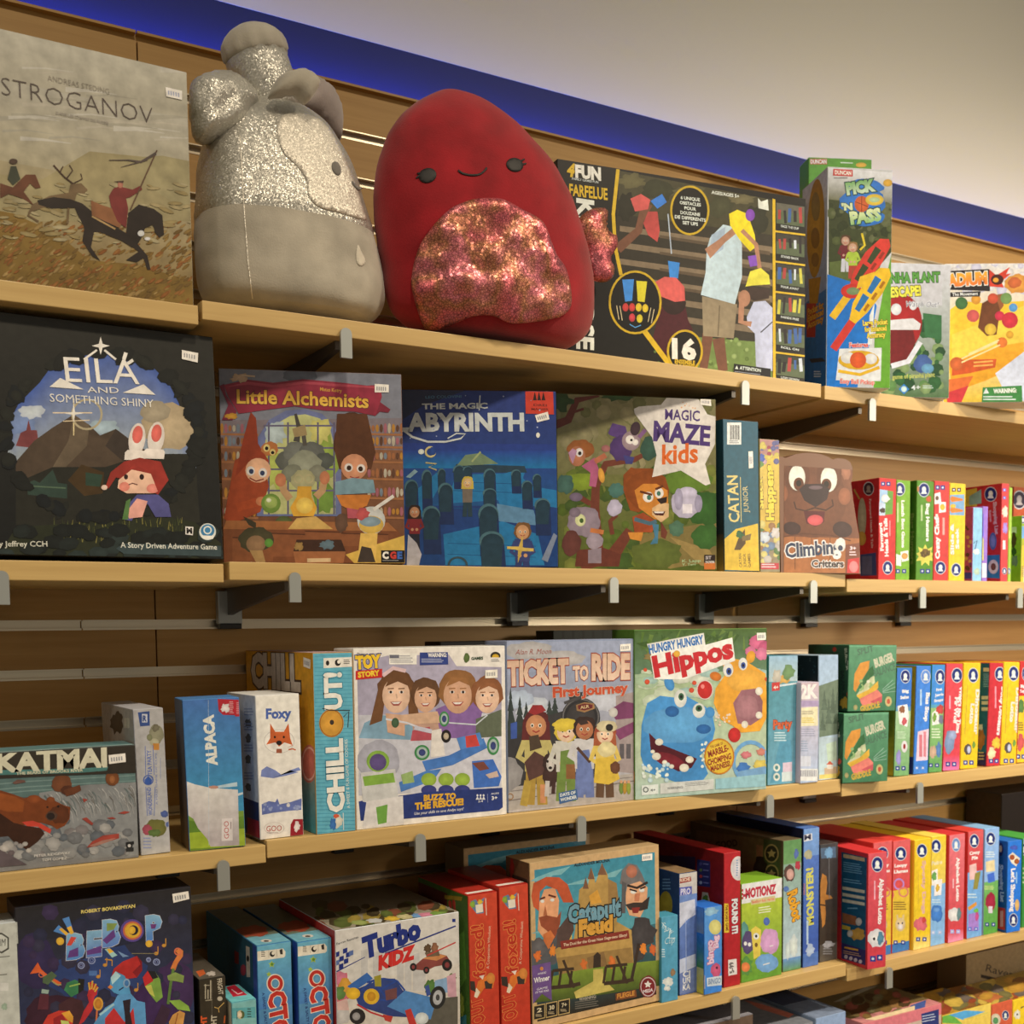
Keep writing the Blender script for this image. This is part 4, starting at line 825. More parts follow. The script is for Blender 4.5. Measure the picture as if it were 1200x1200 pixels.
for x, y, w, h in ((155, 560, 46, 190), (222, 520, 36, 120), (300, 500, 50, 110), (340, 490, 40, 80), (440, 540, 54, 160), (560, 520, 44, 110), (655, 540, 38, 110), (610, 580, 48, 130), (85, 600, 60, 180), (240, 620, 66, 190), (440, 610, 60, 120), (680, 680, 70, 170), (175, 740, 80, 220), (435, 740, 90, 240), (450, 860, 110, 230)):
    p.poly([(x-w*.5, y-h*.35), (x+w*.5, y-h*.35), (x+w*.6, y+h*.5), (x-w*.4, y+h*.5)], C(30, 46, 84)); p.ell(x, y-h*.3, w*.52, h*.2, lt); p.ell(x+3, y-h*.26, w*.46, h*.19, dk); p.poly([(x-w*.46, y-h*.26), (x+w*.46, y-h*.26), (x+w*.4, y+h*.2), (x-w*.4, y+h*.2)], dk)
p.person(340, 680, 180, C(206, 170, 120), C(196, 170, 70), C(110, 100, 90), C(40, 60, 70), True, False); p.person(100, 830, 200, C(180, 130, 96), C(50, 34, 28), C(120, 40, 44), C(40, 40, 50), True)
p.person(590, 980, 270, C(196, 146, 104), C(120, 84, 50), C(52, 62, 110), C(44, 54, 100)); p.star(580, 826, 66, C(190, 160, 76), 4, .2, 10); p.line([(520, 820), (640, 830)], 12, C(206, 176, 90))
p.line([(690, 880), (745, 760)], 30, C(120, 130, 150)); p.poly([(70, 760), (110, 800), (132, 850), (120, 900), (64, 900)], C(176, 172, 176)); p.ring(296, 900, 46, 10, C(50, 70, 80), 20, 40)
p.poly([(60, 500), (100, 465), (115, 475), (80, 505)], C(130, 160, 170)); p.ring(172, 386, 26, 9, C(206, 190, 130)); p.ell(182, 382, 17, 19, C(42, 72, 140)); p.line([(150, 435), (200, 440), (165, 455), (200, 468)], 7, C(180, 170, 120)); p.ell(130, 385, 14, 12, C(214, 220, 224))
cream = C(196, 200, 196)
p.text('LEO COLOVINI', (150, 144), (312, 140), 12, C(80, 120, 150), .01); p.text('THE MAGIC', (134, 192), (432, 188), 24, cream, .035); p.line([(393, 198), (397, 130)], 5, cream)
p.text('LABYRINTH', (24, 290), (598, 288), 76, cream, .045)
p.line([(40, 280), (90, 318), (160, 340), (240, 340), (310, 325), (330, 305), (290, 302), (250, 325)], 11, cream, 5)
p.poly([(602, 86), (728, 88), (732, 216), (604, 212)], C(196, 62, 46))
for x in (645, 664, 684): p.poly([(x-8, 152), (x, 105), (x+10, 152)], C(50, 30, 28))
p.text('DREI', (640, 178), (700, 180), 10, C(90, 36, 30), .02); p.text('MAGIER', (630, 196), (708, 198), 9, C(90, 36, 30), .02)
p.scatter(60, 90, 720, 360, 16, [C(150, 160, 190)], 2, 4, 3); p.ell(660, 310, 9, 12, C(226, 226, 226)); p.done()
GB['laby'].sticker([(646, 220), (704, 204), (712, 238), (656, 252)], (460, 430, 3.873))

# ---- jungle
white(222, 216, 196)
p = art('maze', m=M_WRAP).crop(640, 430, 3.869)
p.fill(C(86, 92, 38), C(122, 116, 78)); p.fill(C(74, 88, 30), C(104, 106, 56), (0, 0, 1, .55))
p.scatter(50, 130, 760, 460, 70, [C(128, 122, 84), C(112, 110, 70), C(140, 132, 92), C(104, 104, 62)], 20, 44, 2); p.scatter(60, 460, 780, 900, 90, [C(74, 92, 30), C(96, 110, 40), C(64, 84, 34), C(110, 118, 50), C(84, 100, 36)], 18, 46, 3)
p.poly([(420, 760), (780, 700), (785, 880), (560, 915), (430, 860)], C(120, 106, 58)); p.poly([(560, 770), (740, 830), (785, 880), (785, 915), (700, 900)], C(136, 116, 66))
p.blob(640, 520, 120, 60, C(92, 120, 40), 4, .12); p.blob(720, 640, 80, 80, C(50, 90, 36), 5, .12); p.blob(730, 770, 70, 56, C(56, 96, 40), 6, .12); p.blob(500, 850, 120, 66, C(88, 100, 42), 7, .12); p.blob(330, 890, 60, 50, C(60, 84, 34), 8); p.blob(160, 520, 70, 40, C(120, 140, 40), 9, .1)
bk = C(104, 54, 38)
p.line([(40, 260), (100, 240), (140, 150), (240, 125)], 44, C(92, 44, 36), 22); p.line([(110, 210), (170, 190)], 12, C(92, 44, 36)); p.blob(70, 150, 46, 50, C(46, 70, 38), 2, .3); p.blob(330, 132, 70, 24, C(50, 76, 40), 3, .3)
p.line([(150, 910), (300, 860), (380, 740)], 90, bk, 40); p.line([(240, 880), (220, 640), (225, 540), (270, 440), (400, 420), (440, 400)], 48, bk, 20); p.line([(300, 760), (290, 700), (320, 670)], 20, bk); p.line([(200, 620), (150, 590)], 24, bk); p.poly([(130, 905), (140, 830), (260, 820), (340, 850), (330, 905)], C(92, 46, 34))
p.blob(470, 370, 46, 52, C(52, 82, 66), 4, .12); p.blob(85, 530, 38, 44, C(64, 98, 84), 5, .15); p.blob(318, 560, 34, 34, C(70, 110, 96), 6, .15); p.blob(590, 735, 36, 36, C(76, 110, 84), 7, .15)
p.blob(155, 375, 60, 46, C(140, 84, 40), 6, .1); p.ell(140, 405, 38, 46, C(170, 110, 76)); p.ell(150, 388, 17, 20, C(220, 214, 204)); p.ell(152, 392, 8, 9, C(30, 24, 22)); p.poly([(100, 390), (120, 370), (140, 380), (120, 440)], C(170, 130, 150)); p.poly([(160, 450), (220, 410), (240, 470), (225, 545), (195, 540), (200, 480)], C(160, 84, 110)); p.line([(220, 430), (270, 400)], 24, C(170, 100, 70)); p.ell(250, 492, 14, 34, C(206, 150, 60), -10)
p.poly([(280, 300), (300, 255), (360, 270), (370, 310), (350, 330), (290, 310)], C(84, 60, 110)); p.blob(340, 370, 50, 60, C(76, 54, 100), 3, .1); p.ell(385, 335, 42, 44, C(150, 130, 130)); p.ell(380, 330, 20, 20, C(226, 220, 210)); p.ell(404, 342, 14, 14, C(226, 220, 210)); p.ell(386, 332, 6, 6, C(30, 30, 30)); p.ell(404, 280, 22, 32, C(60, 44, 50), 15); p.line([(420, 320), (450, 285)], 18, C(120, 84, 120)); p.ell(270, 370, 20, 16, C(150, 96, 90)); p.poly([(350, 400), (400, 410), (390, 440), (360, 440)], C(60, 60, 110))
gy = C(140, 126, 132)
p.blob(170, 700, 74, 70, gy, 5, .08); p.ell(155, 695, 24, 28, C(206, 210, 150)); p.ell(160, 697, 9, 11, C(60, 90, 40)); p.ell(130, 660, 26, 22, C(120, 106, 114)); p.blob(220, 790, 40, 36, C(150, 138, 144), 4, .08); p.blob(115, 800, 46, 56, C(96, 54, 46), 4, .1); p.poly([(190, 830), (250, 820), (250, 890), (190, 890)], C(130, 118, 124)); p.line([(200, 740), (260, 750)], 20, C(180, 110, 60)); p.ell(135, 590, 30, 20, C(110, 96, 110))
mane = C(132, 68, 26)
p.poly([(350, 560), (350, 490), (385, 455), (400, 460), (480, 460), (540, 500), (558, 560), (545, 640), (500, 600), (420, 660), (380, 650)], mane); p.blob(450, 560, 90, 88, mane, 3, .06); p.poly([(400, 560), (440, 530), (500, 530), (550, 560), (555, 640), (530, 700), (490, 690), (420, 640)], C(190, 122, 46)); p.ell(462, 590, 24, 24, C(226, 220, 206)); p.ell(512, 572, 20, 24, C(226, 220, 206)); p.ell(466, 592, 10, 12, C(60, 110, 90)); p.ell(510, 574, 9, 11, C(60, 110, 90)); p.line([(425, 565), (480, 580)], 10, C(90, 44, 20)); p.line([(495, 555), (530, 540)], 10, C(90, 44, 20)); p.poly([(480, 640), (520, 615), (556, 620), (555, 680), (520, 705), (480, 670)], C(206, 170, 120)); p.poly([(500, 600), (548, 588), (545, 615), (520, 622)], C(44, 30, 26)); p.poly([(480, 655), (540, 655), (530, 675), (495, 672)], C(70, 30, 26)); p.poly([(488, 656), (534, 656), (530, 663), (492, 663)], C(222, 216, 200))
p.poly([(390, 680), (440, 660), (500, 700), (480, 750), (400, 750)], C(150, 70, 36)); p.line([(400, 690), (470, 710), (500, 700)], 18, C(70, 100, 110)); p.poly([(480, 710), (510, 715), (505, 800), (470, 805), (492, 770)], C(70, 120, 140)); p.poly([(370, 750), (440, 750), (430, 790), (380, 780)], C(196, 130, 50)); p.poly([(520, 700), (550, 750), (540, 780), (520, 770)], bk)
gl = C(178, 172, 184)
p.blob(630, 620, 66, 68, gl, 7, .06); p.ell(640, 570, 44, 26, C(190, 184, 196)); p.ell(690, 620, 18, 40, C(150, 144, 160)); p.ell(600, 600, 20, 50, C(160, 154, 170)); p.rect(618, 622, 662, 664, C(214, 208, 206)); p.blob(310, 640, 36, 36, gl, 4, .12)
ws = C(206, 200, 184)
p.poly([(398, 190), (420, 180), (520, 172), (545, 140), (690, 140), (730, 215), (768, 225), (765, 350), (720, 440), (744, 530), (722, 538), (610, 470), (480, 500), (500, 400), (480, 320), (400, 210)], ws)
pu = C(76, 56, 108)
p.text('MAGIC', (538, 238), (696, 246), 46, pu, .02); p.text('MAZE', (484, 332), (742, 356), 84, pu, .04); p.text('kids', (524, 440), (690, 430), 84, C(206, 100, 40), .03, shear=.1)
p.scatter(600, 160, 680, 190, 8, [C(206, 150, 90)], 2, 4, 2)
p.rect(716, 852, 766, 900, C(40, 30, 26)); p.rect(716, 888, 766, 918, C(190, 110, 50)); p.text('SIT', (722, 872), (748, 872), 14, C(200, 190, 180), .02); p.text('DOWN', (722, 890), (762, 890), 11, C(220, 214, 200), .03); p.text('K. Lapp', (616, 886), (700, 884), 12, C(160, 190, 140), .01); p.text('Y. Terr', (616, 902), (680, 900), 11, C(160, 190, 140), .01)
p.done(); GB['maze'].sticker([(698, 142), (746, 146), (748, 178), (700, 172)], (640, 430, 3.869))

# ---- teal spine
white(228, 216, 190)
p = art('catan').crop(640, 430, 3.869); p.fill(C(34, 84, 92), C(38, 86, 98))
p.poly([(803, 780), (860, 735), (960, 710), (970, 925), (805, 920)], C(214, 176, 56))
p.rect(820, 252, 884, 352, C(224, 220, 206))
for i in range(11): p.rect(834+i*4, 264, 834+i*4+(2 if i % 3 else 3), 330, C(50, 50, 54))
p.lines(830, 334, 880, 350, 2, C(120, 120, 120))
p.text('CATAN', (876, 704), (866, 492), 46, C(214, 190, 110), .02); p.line([(884, 705), (880, 500)], 3, C(214, 190, 110)); p.text('JUNIOR', (918, 660), (912, 540), 22, C(206, 184, 120), .0)
p.poly([(852, 830), (870, 780), (900, 735), (904, 800), (880, 830)], C(90, 70, 44)); p.poly([(885, 770), (930, 755), (925, 785), (890, 790)], C(120, 100, 60)); p.blob(878, 760, 18, 16, C(60, 100, 60), 2)
for i, t in enumerate(('CATAN', 'JUNIOR', 'GAMES')): p.text(t, (888+i*20, 908), (884+i*20, 846), 12, C(120, 96, 50), .02)
p.done(); GB['catan'].sticker([(916, 384), (936, 382), (938, 458), (918, 460)], (640, 430, 3.869))
p = art('catan', 'left'); p.fill(C(40, 34, 24), C(30, 66, 74)); p.fill(C(150, 120, 50), C(60, 50, 40), (0, 0, 1, .25)); p.done()
# ---- snack box
p = art('snack', m=M_WRAP).crop(830, 450, 4.137); p.fill(C(140, 130, 96), C(170, 120, 110))
p.fill(C(196, 160, 60), C(206, 176, 70), (0, .3, 1, .88)); p.scatter(240, 680, 350, 860, 40, [C(110, 130, 150), C(190, 180, 160), C(150, 110, 70), C(90, 120, 70), C(206, 190, 110)], 8, 22, 3); p.scatter(240, 280, 340, 380, 24, [C(150, 60, 70), C(196, 176, 80), C(90, 90, 130), C(190, 150, 150)], 8, 18, 4)
p.blob(255, 360, 20, 20, C(60, 90, 160), 3); p.blob(255, 390, 16, 14, C(90, 130, 60), 4); p.blob(270, 740, 26, 26, C(196, 200, 206), 5); p.blob(325, 720, 20, 26, C(206, 196, 180), 5)
p.text('Snack', (266, 606), (260, 452), 22, C(222, 196, 70), .05, C(96, 70, 40), .05); p.text('Happens', (316, 662), (312, 392), 34, C(222, 196, 60), .06, C(96, 70, 40), .05)
p.rect(252, 868, 342, 898, C(186, 60, 66)); p.lines(258, 872, 338, 896, 2, C(220, 200, 190)); p.done()
# ---- brown animal face
p = art('beav').crop(830, 450, 4.137); br = C(112, 66, 42)
p.poly(BEAV, br); p.fill(C(168, 104, 56), C(158, 96, 52), (0, 0, 1, .34))
for x in (420, 500, 590): p.line([(x, 740), (x, 900)], 4, C(110, 66, 34))
p.blob(510, 560, 160, 190, br, 3, .02); p.ell(430, 440, 62, 86, C(104, 60, 38)); p.ell(585, 440, 62, 86, C(104, 60, 38)); p.ell(362, 530, 24, 40, C(142, 84, 52)); p.ell(660, 545, 30, 42, C(150, 90, 58)); p.blob(668, 425, 22, 42, C(160, 104, 74), 3, .1)
for x, y in ((430, 455), (584, 462)): p.ell(x, y, 40, 62, C(232, 228, 216)); 
for x, y in ((438, 485), (572, 490)): p.ell(x, y, 25, 32, C(96, 50, 26)); p.ell(x, y-4, 13, 16, C(30, 20, 16))
p.line([(390, 400), (405, 378), (430, 392)], 8, C(70, 40, 26)); p.line([(560, 395), (590, 385), (615, 412)], 8, C(70, 40, 26))
p.poly([(440, 510), (470, 485), (555, 484), (588, 510), (575, 560), (520, 598), (465, 565)], C(50, 34, 34)); p.ell(520, 502, 34, 10, C(104, 84, 84))
p.line([(415, 570), (425, 605), (470, 615), (515, 600), (570, 612), (605, 590), (600, 560)], 7, C(60, 34, 24))
p.poly([(462, 615), (565, 618), (560, 670), (520, 692), (475, 675)], C(84, 28, 30)); p.ell(518, 660, 38, 26, C(206, 84, 84))
p.ell(405, 700, 44, 32, C(62, 38, 34), 8); p.ell(650, 705, 48, 38, C(62, 38, 34), 14); p.line([(360, 740), (460, 725), (600, 735), (690, 760)], 6, C(90, 52, 32))
p.text('Climbing', (374, 842), (640, 818), 66, C(46, 58, 78), .03, C(226, 218, 206), .06); p.text('Critters', (500, 888), (656, 888), 34, C(56, 44, 42), .03, C(226, 218, 206), .07); p.blob(640, 780, 26, 34, C(222, 216, 206), 3, .08); p.ell(640, 795, 12, 14, C(50, 60, 80))
p.poly([(664, 780), (740, 770), (745, 935), (664, 935)], C(120, 66, 44)); p.text('3+', (686, 804), (716, 804), 16, C(226, 206, 196), .04); p.lines(684, 812, 722, 838, 2, C(220, 196, 186)); p.poly([(676, 850), (735, 842), (738, 925), (672, 925)], C(196, 50, 50)); p.ell(704, 886, 22, 28, C(220, 130, 124))
p.done(); GB['beav'].sticker([(630, 360), (672, 370), (668, 400), (626, 388)], (830, 450, 4.137))

# ---- slim boxes, second shelf  (crop 1000,540 x6)
white(250, 236, 200)
def slim(key, fillc, top=None, wrap=None): 
    q = art(key); q.fill(C(*fillc), C(*(top or fillc))); return q.crop(1000, 540, 6)
NV, CR = (40, 60, 130), C(245, 235, 215)
p = slim('farm', (214, 50, 48)); p.icons(208, 162, 14, 2, 38); p.poly([(185, 200), (280, 215), (275, 375), (180, 385)], C(110, 160, 60)); p.poly([(185, 200), (240, 208), (238, 290), (184, 300)], C(170, 200, 220)); p.poly([(180, 290), (225, 300), (222, 385), (180, 385)], C(200, 210, 220)); p.blob(225, 265, 30, 26, CR, 2, .12); p.blob(205, 350, 20, 18, C(70, 50, 40), 3); p.text('Farmyard', (212, 632), (200, 436), 22, CR, .05); p.text('Heads & Tails', (246, 672), (236, 402), 24, CR, .05); p.lines(252, 420, 262, 660, 1, C(230, 150, 140)); p.badge(240, 752, 32, 44); p.done()
p = art('farm', 'left').crop(1000, 540, 6); p.fill(C(196, 42, 44)); p.badge(108, 196, 34, 44, (150, 130, 110), (70, 40, 50)); p.text('Farmyard Heads & Tails', (112, 270), (128, 615), 13, C(230, 190, 170), .03); p.ell(62, 400, 30, 140, C(190, 180, 140)); p.poly([(50, 660), (160, 645), (165, 806), (50, 810)], C(60, 70, 110)); p.rect(62, 670, 132, 800, C(96, 96, 120)); p.ell(60, 545, 30, 50, C(206, 160, 70)); p.line([(5, 200), (45, 270)], 12, C(190, 150, 70)); p.done()
p = slim('lunch', (126, 176, 44)); p.badge(326, 200, 34, 44); p.text('Lunch Box Game', (338, 278), (340, 612), 20, CR, .05); p.lines(306, 295, 322, 600, 1, C(190, 210, 130)); p.poly([(330, 640), (385, 630), (388, 700), (340, 712)], CR); p.ell(360, 670, 22, 22, C(220, 160, 80)); p.poly([(296, 655), (335, 665), (335, 740), (300, 735)], C(236, 232, 216)); p.icons(312, 776, 14, 2, 44); p.done()
p = slim('bug', (86, 140, 34)); p.badge(496, 205, 36, 46); p.text('Bug Hunters', (512, 300), (512, 566), 22, CR, .05); p.lines(474, 310, 490, 560, 1, C(180, 200, 130)); p.star(505, 665, 78, C(222, 206, 80), 9, .6); p.blob(505, 650, 36, 28, C(120, 90, 40), 4, .2); p.text('SPLAT', (470, 672), (545, 660), 30, C(70, 60, 30), .02); p.icons(484, 776, 15, 2, 40); p.blob(530, 270, 18, 22, C(206, 90, 50), 3); p.blob(450, 200, 14, 20, C(190, 130, 70), 3); p.done()
p = art('bug', 'left').crop(1000, 540, 6); p.fill(C(62, 104, 26)); p.text('Bug Hunters', (404, 370), (404, 730), 22, C(120, 130, 60), .04); p.done()
p = slim('chef', (212, 62, 56)); p.icons(592, 188, 15, 2, 36); p.poly([(560, 230), (610, 220), (618, 300), (570, 306)], CR); p.poly([(602, 290), (650, 290), (650, 360), (602, 366)], CR); p.ell(626, 326, 18, 22, C(230, 190, 60)); p.ell(588, 262, 12, 16, C(110, 80, 60)); p.text('Crazy Chefs', (606, 690), (598, 372), 28, CR, .06); p.lines(626, 400, 646, 670, 1, C(230, 160, 140)); p.badge(612, 752, 34, 42); p.done()
p = slim('yel', (240, 200, 44)); p.icons(706, 204, 14, 2, 36, (90, 70, 40)); p.poly([(666, 240), (780, 236), (780, 384), (668, 380)], C(130, 170, 190)); 
for y in (268, 345): p.poly([(668, y), (690, y-20), (770, y), (770, y+12), (690, y+22)], C(230, 130, 50))
p.ell(700, 318, 20, 14, C(240, 190, 60)); p.text('Slide &', (706, 660), (704, 440), 22, CR, .04, C(220, 170, 60), .05); p.text('Seek', (742, 620), (738, 470), 22, CR, .04, C(220, 170, 60), .05); p.badge(722, 765, 32, 42); p.done()
p = slim('small', (150, 200, 220)); p.blob(865, 640, 22, 20, C(240, 236, 220), 3); p.blob(868, 780, 20, 24, C(190, 210, 170), 3); p.line([(845, 580), (870, 560), (855, 620)], 6, C(50, 80, 120)); p.done()
p = art('small', 'left').crop(1000, 540, 6); p.fill(C(170, 70, 110)); p.scatter(785, 380, 830, 760, 12, [C(90, 60, 50), C(200, 150, 90), C(120, 60, 120)], 10, 16, 2); p.rect(780, 785, 832, 830, C(60, 60, 140)); p.done()
p = slim('small2', (160, 120, 190)); p.poly([(895, 370), (915, 370), (915, 530), (895, 530)], C(80, 90, 190)); p.poly([(895, 545), (915, 545), (915, 700), (895, 700)], C(220, 210, 90)); p.rect(895, 720, 935, 820, CR); p.done()
p = art('shop', 'left').crop(1000, 540, 6); p.fill(C(206, 50, 50)); p.badge(966, 235, 40, 48); p.text('Shopping List', (984, 290), (998, 520), 22, C(226, 190, 180), .05); p.text('Extras', (954, 350), (962, 430), 14, C(226, 180, 170), .04); p.ell(982, 565, 26, 62, C(90, 120, 170)); p.ell(982, 565, 18, 44, C(130, 150, 190)); p.poly([(930, 665), (1030, 660), (1030, 828), (930, 822)], C(50, 130, 170)); p.ell(985, 745, 36, 50, C(236, 230, 214)); p.ell(985, 745, 18, 26, C(120, 80, 60)); p.poly([(780, 210), (870, 190), (870, 320), (780, 320)], C(226, 200, 70)); p.poly([(815, 250), (900, 200), (902, 300), (815, 312)], C(150, 190, 160)); p.done()
p = slim('shop', (216, 70, 66)); p.icons(1062, 205, 10, 1, 0, (90, 100, 190)); p.icons(1062, 260, 10, 1, 0, (90, 100, 190)); p.blob(1066, 360, 20, 40, C(236, 214, 180), 3); p.lines(1050, 560, 1074, 700, 1, CR); p.badge(1062, 775, 16, 22); p.blob(1066, 470, 16, 40, C(170, 140, 200), 5); p.done()
p = slim('lime', (170, 200, 70)); p.lines(1086, 220, 1100, 320, 3, C(70, 90, 50)); p.blob(1093, 520, 8, 30, C(230, 220, 110), 3); p.badge(1094, 775, 9, 20); p.done()
p = slim('redback', (150, 40, 34), (196, 90, 40)); p.badge(1166, 275, 44, 60, (190, 176, 160), (50, 40, 60)); p.done()
p = slim('grn', (230, 190, 60), (140, 180, 50)); p.fill(C(230, 195, 60), None, (0, .1, 1, .55)); p.fill(C(240, 230, 210), None, (.2, 0, 1, .22)); p.badge(1192, 415, 16, 24); p.rect(1175, 460, 1215, 545, C(120, 170, 190)); p.lines(1182, 740, 1200, 820, 6, C(80, 80, 80)); p.done()
p = art('grn', 'left').crop(1000, 540, 6); p.fill(C(130, 160, 40), C(150, 180, 50)); p.rect(1108, 465, 1148, 510, C(214, 214, 190)); p.blob(1130, 560, 20, 50, C(80, 56, 40), 4); p.blob(1135, 700, 20, 40, C(110, 120, 110), 5); p.blob(1130, 640, 16, 30, C(50, 80, 40), 6); p.done()

# ================================================================== PRINTED ART, third shelf
white(220, 212, 198)
# ---- bears in the waterfall
p = art('kat', m=M_WRAP).crop(0, 850, 6.316)
p.fill(C(120, 118, 116), C(52, 48, 40)); p.fill(C(122, 120, 118), C(130, 132, 128), (0, 0, 1, .5))
p.poly([(-700, 440), (200, 380), (1000, 350), (1010, 470), (600, 520), (-700, 560)], C(92, 116, 112))
for y in (420, 460, 490): p.line([(-600, y+70), (200, y-5), (1000, y-50)], 10, C(116, 138, 132), 6)
p.poly([(290, 500), (640, 440), (1005, 420), (1015, 560), (1020, 960), (600, 990), (300, 800)], C(128, 128, 126))
for i in range(110):
    rd = random.Random(i); x = rd.uniform(300, 1010); y = 440+(1000-x)*.08+rd.uniform(0, 140); p.line([(x-30, y), (x-5, y+30), (x+10, y+rd.uniform(60, 110))], rd.uniform(4, 10), C(*rd.choice(((150, 150, 146), (104, 100, 92), (172, 170, 164), (96, 108, 106)))), 2)
p.scatter(-600, 700, 1010, 960, 150, [C(140, 138, 134), C(112, 112, 112), C(160, 156, 150), C(96, 100, 104), C(126, 120, 118)], 14, 50, 2, 1.3)
fur, fd = C(116, 58, 26), C(58, 32, 20)
p.poly([(-700, 500), (-200, 470), (0, 480), (100, 510), (180, 540), (260, 515), (310, 540), (340, 555), (370, 530), (410, 560), (470, 590), (520, 605), (515, 690), (480, 740), (420, 770), (380, 740), (300, 720), (170, 740), (120, 790), (-50, 800), (-700, 900)], fur)
p.poly([(0, 500), (120, 530), (180, 560), (170, 640), (60, 640), (-100, 600)], C(142, 74, 32)); p.poly([(-700, 640), (0, 650), (100, 720), (180, 740), (300, 760), (330, 800), (280, 860), (200, 920), (120, 880), (60, 820), (-700, 900)], fd)
p.ell(250, 545, 50, 30, C(136, 70, 34)); p.ell(375, 550, 30, 22, C(130, 68, 34)); p.blob(440, 660, 76, 70, C(92, 48, 26), 3, .1); p.blob(380, 670, 46, 34, C(86, 60, 46), 4, .1); p.ell(375, 672, 30, 26, C(40, 30, 28)); p.ell(430, 600, 9, 8, C(30, 20, 16)); p.ell(350, 605, 8, 7, C(30, 20, 16))
p.poly([(160, 715), (240, 705), (300, 725), (380, 770), (370, 800), (330, 780), (280, 750), (200, 745)], C(196, 66, 50))
p.blob(455, 430, 74, 66, C(112, 66, 40), 5, .08); p.blob(500, 480, 50, 36, C(84, 46, 30), 6, .1); p.poly([(470, 480), (590, 440), (600, 480), (550, 510), (490, 525)], C(100, 56, 34)); p.blob(830, 395, 52, 52, C(116, 68, 36), 7, .06); p.ell(830, 400, 20, 30, C(146, 92, 52)); p.poly([(90, 425), (130, 400), (180, 405), (190, 420), (110, 435)], C(110, 80, 70))
for pts in ([(640, 905), (680, 860), (760, 815), (880, 800), (880, 835), (800, 860), (700, 895)], [(605, 690), (640, 680), (690, 725), (680, 740), (640, 715)], [(870, 650), (920, 634), (965, 640), (920, 656)], [(790, 685), (830, 678), (860, 690), (820, 694)], [(610, 540), (650, 548), (620, 570)]): p.poly(pts, C(152, 64, 52))
p.poly([(660, 890), (760, 850), (860, 832), (800, 862), (700, 896)], C(170, 120, 104))
p.scatter(-600, 830, 250, 1000, 50, [C(166, 160, 152), C(146, 140, 136), C(184, 176, 166), C(104, 92, 92)], 14, 40, 9, 1.3); p.poly([(-600, 1000), (0, 920), (60, 950), (200, 1030), (-600, 1100)], C(96, 84, 86))
p.poly([(-750, 200), (1005, 135), (1010, 350), (500, 370), (-750, 430)], C(52, 46, 38)); p.poly([(-700, 350), (600, 318), (800, 305), (790, 335), (600, 350), (-700, 390)], C(74, 118, 112))
p.text('KATMAI', (-30, 345), (792, 300), 142, C(206, 200, 172), .05); p.text('THE BEARS OF BROOKS RIVER', (120, 366), (614, 340), 20, C(196, 190, 160), .03)
p.text('PETER RIDGEWAY', (252, 975), (520, 950), 18, C(206, 200, 190), .02); p.text('TOM GOMEZ', (310, 1006), (494, 990), 18, C(206, 200, 190), .02)
p.poly([(930, 866), (990, 856), (990, 880), (930, 890)], C(34, 34, 34)); p.ell(956, 890, 24, 24, C(34, 34, 34)); p.ell(956, 890, 12, 12, C(196, 190, 184)); p.poly([(930, 910), (988, 902), (988, 930), (932, 935)], C(40, 40, 40))
p.done(); GB['kat'].sticker([(802, 220), (926, 206), (930, 270), (806, 286)], (0, 850, 6.316))
p = art('kat', 'top', m=M_WRAP); p.fill(C(96, 140, 140)); p.fill(C(150, 176, 170), None, (0, 0, 1, .2)); p.done()
# ---- silver-grey spine
p = art('tea').crop(100, 800, 5.455); p.fill(C(176, 174, 172), C(170, 166, 162))
p.poly([(335, 190), (410, 182), (412, 275), (350, 280)], C(56, 76, 126)); p.rect(362, 200, 396, 254, C(190, 190, 196)); p.text('R', (366, 246), (392, 246), 34, C(56, 76, 126), .05)
p.blob(455, 330, 50, 60, C(140, 136, 110), 2, .1); p.ell(440, 380, 30, 24, C(176, 170, 140)); p.ell(410, 350, 18, 22, C(120, 120, 90)); p.rect(432, 388, 472, 430, C(190, 130, 60)); p.blob(450, 290, 26, 22, C(110, 104, 84), 4)
bl = C(86, 104, 166)
for a in ((382, 405, 386, 590), (432, 400, 440, 590), (386, 665, 396, 850), (446, 665, 440, 850)): p.line([(a[0], a[1]), (a[2], a[3])], 4, bl)
p.text('TEA PARTY', (426, 590), (418, 430), 26, bl, .02); p.text('WONDERLAND', (430, 846), (418, 668), 26, bl, .02); p.ell(402, 622, 34, 34, bl, 0, 18); p.ell(402, 622, 26, 26, C(166, 168, 180)); p.poly([(378, 622), (402, 596), (426, 622), (420, 650), (384, 650)], C(60, 90, 160))
p.text('A MAD GAME OF CUPS', (462, 780), (456, 450), 10, bl, .0); p.lines(478, 480, 484, 780, 1, C(140, 146, 170))
p.blob(450, 925, 66, 56, C(110, 108, 56), 5, .12); p.blob(395, 940, 30, 34, C(160, 76, 90), 6, .15); p.blob(505, 840, 26, 22, C(80, 96, 150), 7, .15); p.blob(440, 960, 40, 24, C(90, 110, 60), 9, .2); p.blob(525, 905, 12, 18, C(90, 104, 150), 8)
p.lines(370, 990, 430, 1070, 4, C(140, 146, 176)); p.done()
p = art('tea', 'left').crop(100, 800, 5.455); p.fill(C(150, 140, 128), C(166, 158, 148)); p.blob(205, 260, 40, 70, C(80, 66, 50), 3); p.rect(250, 226, 285, 290, C(190, 180, 160)); p.done()
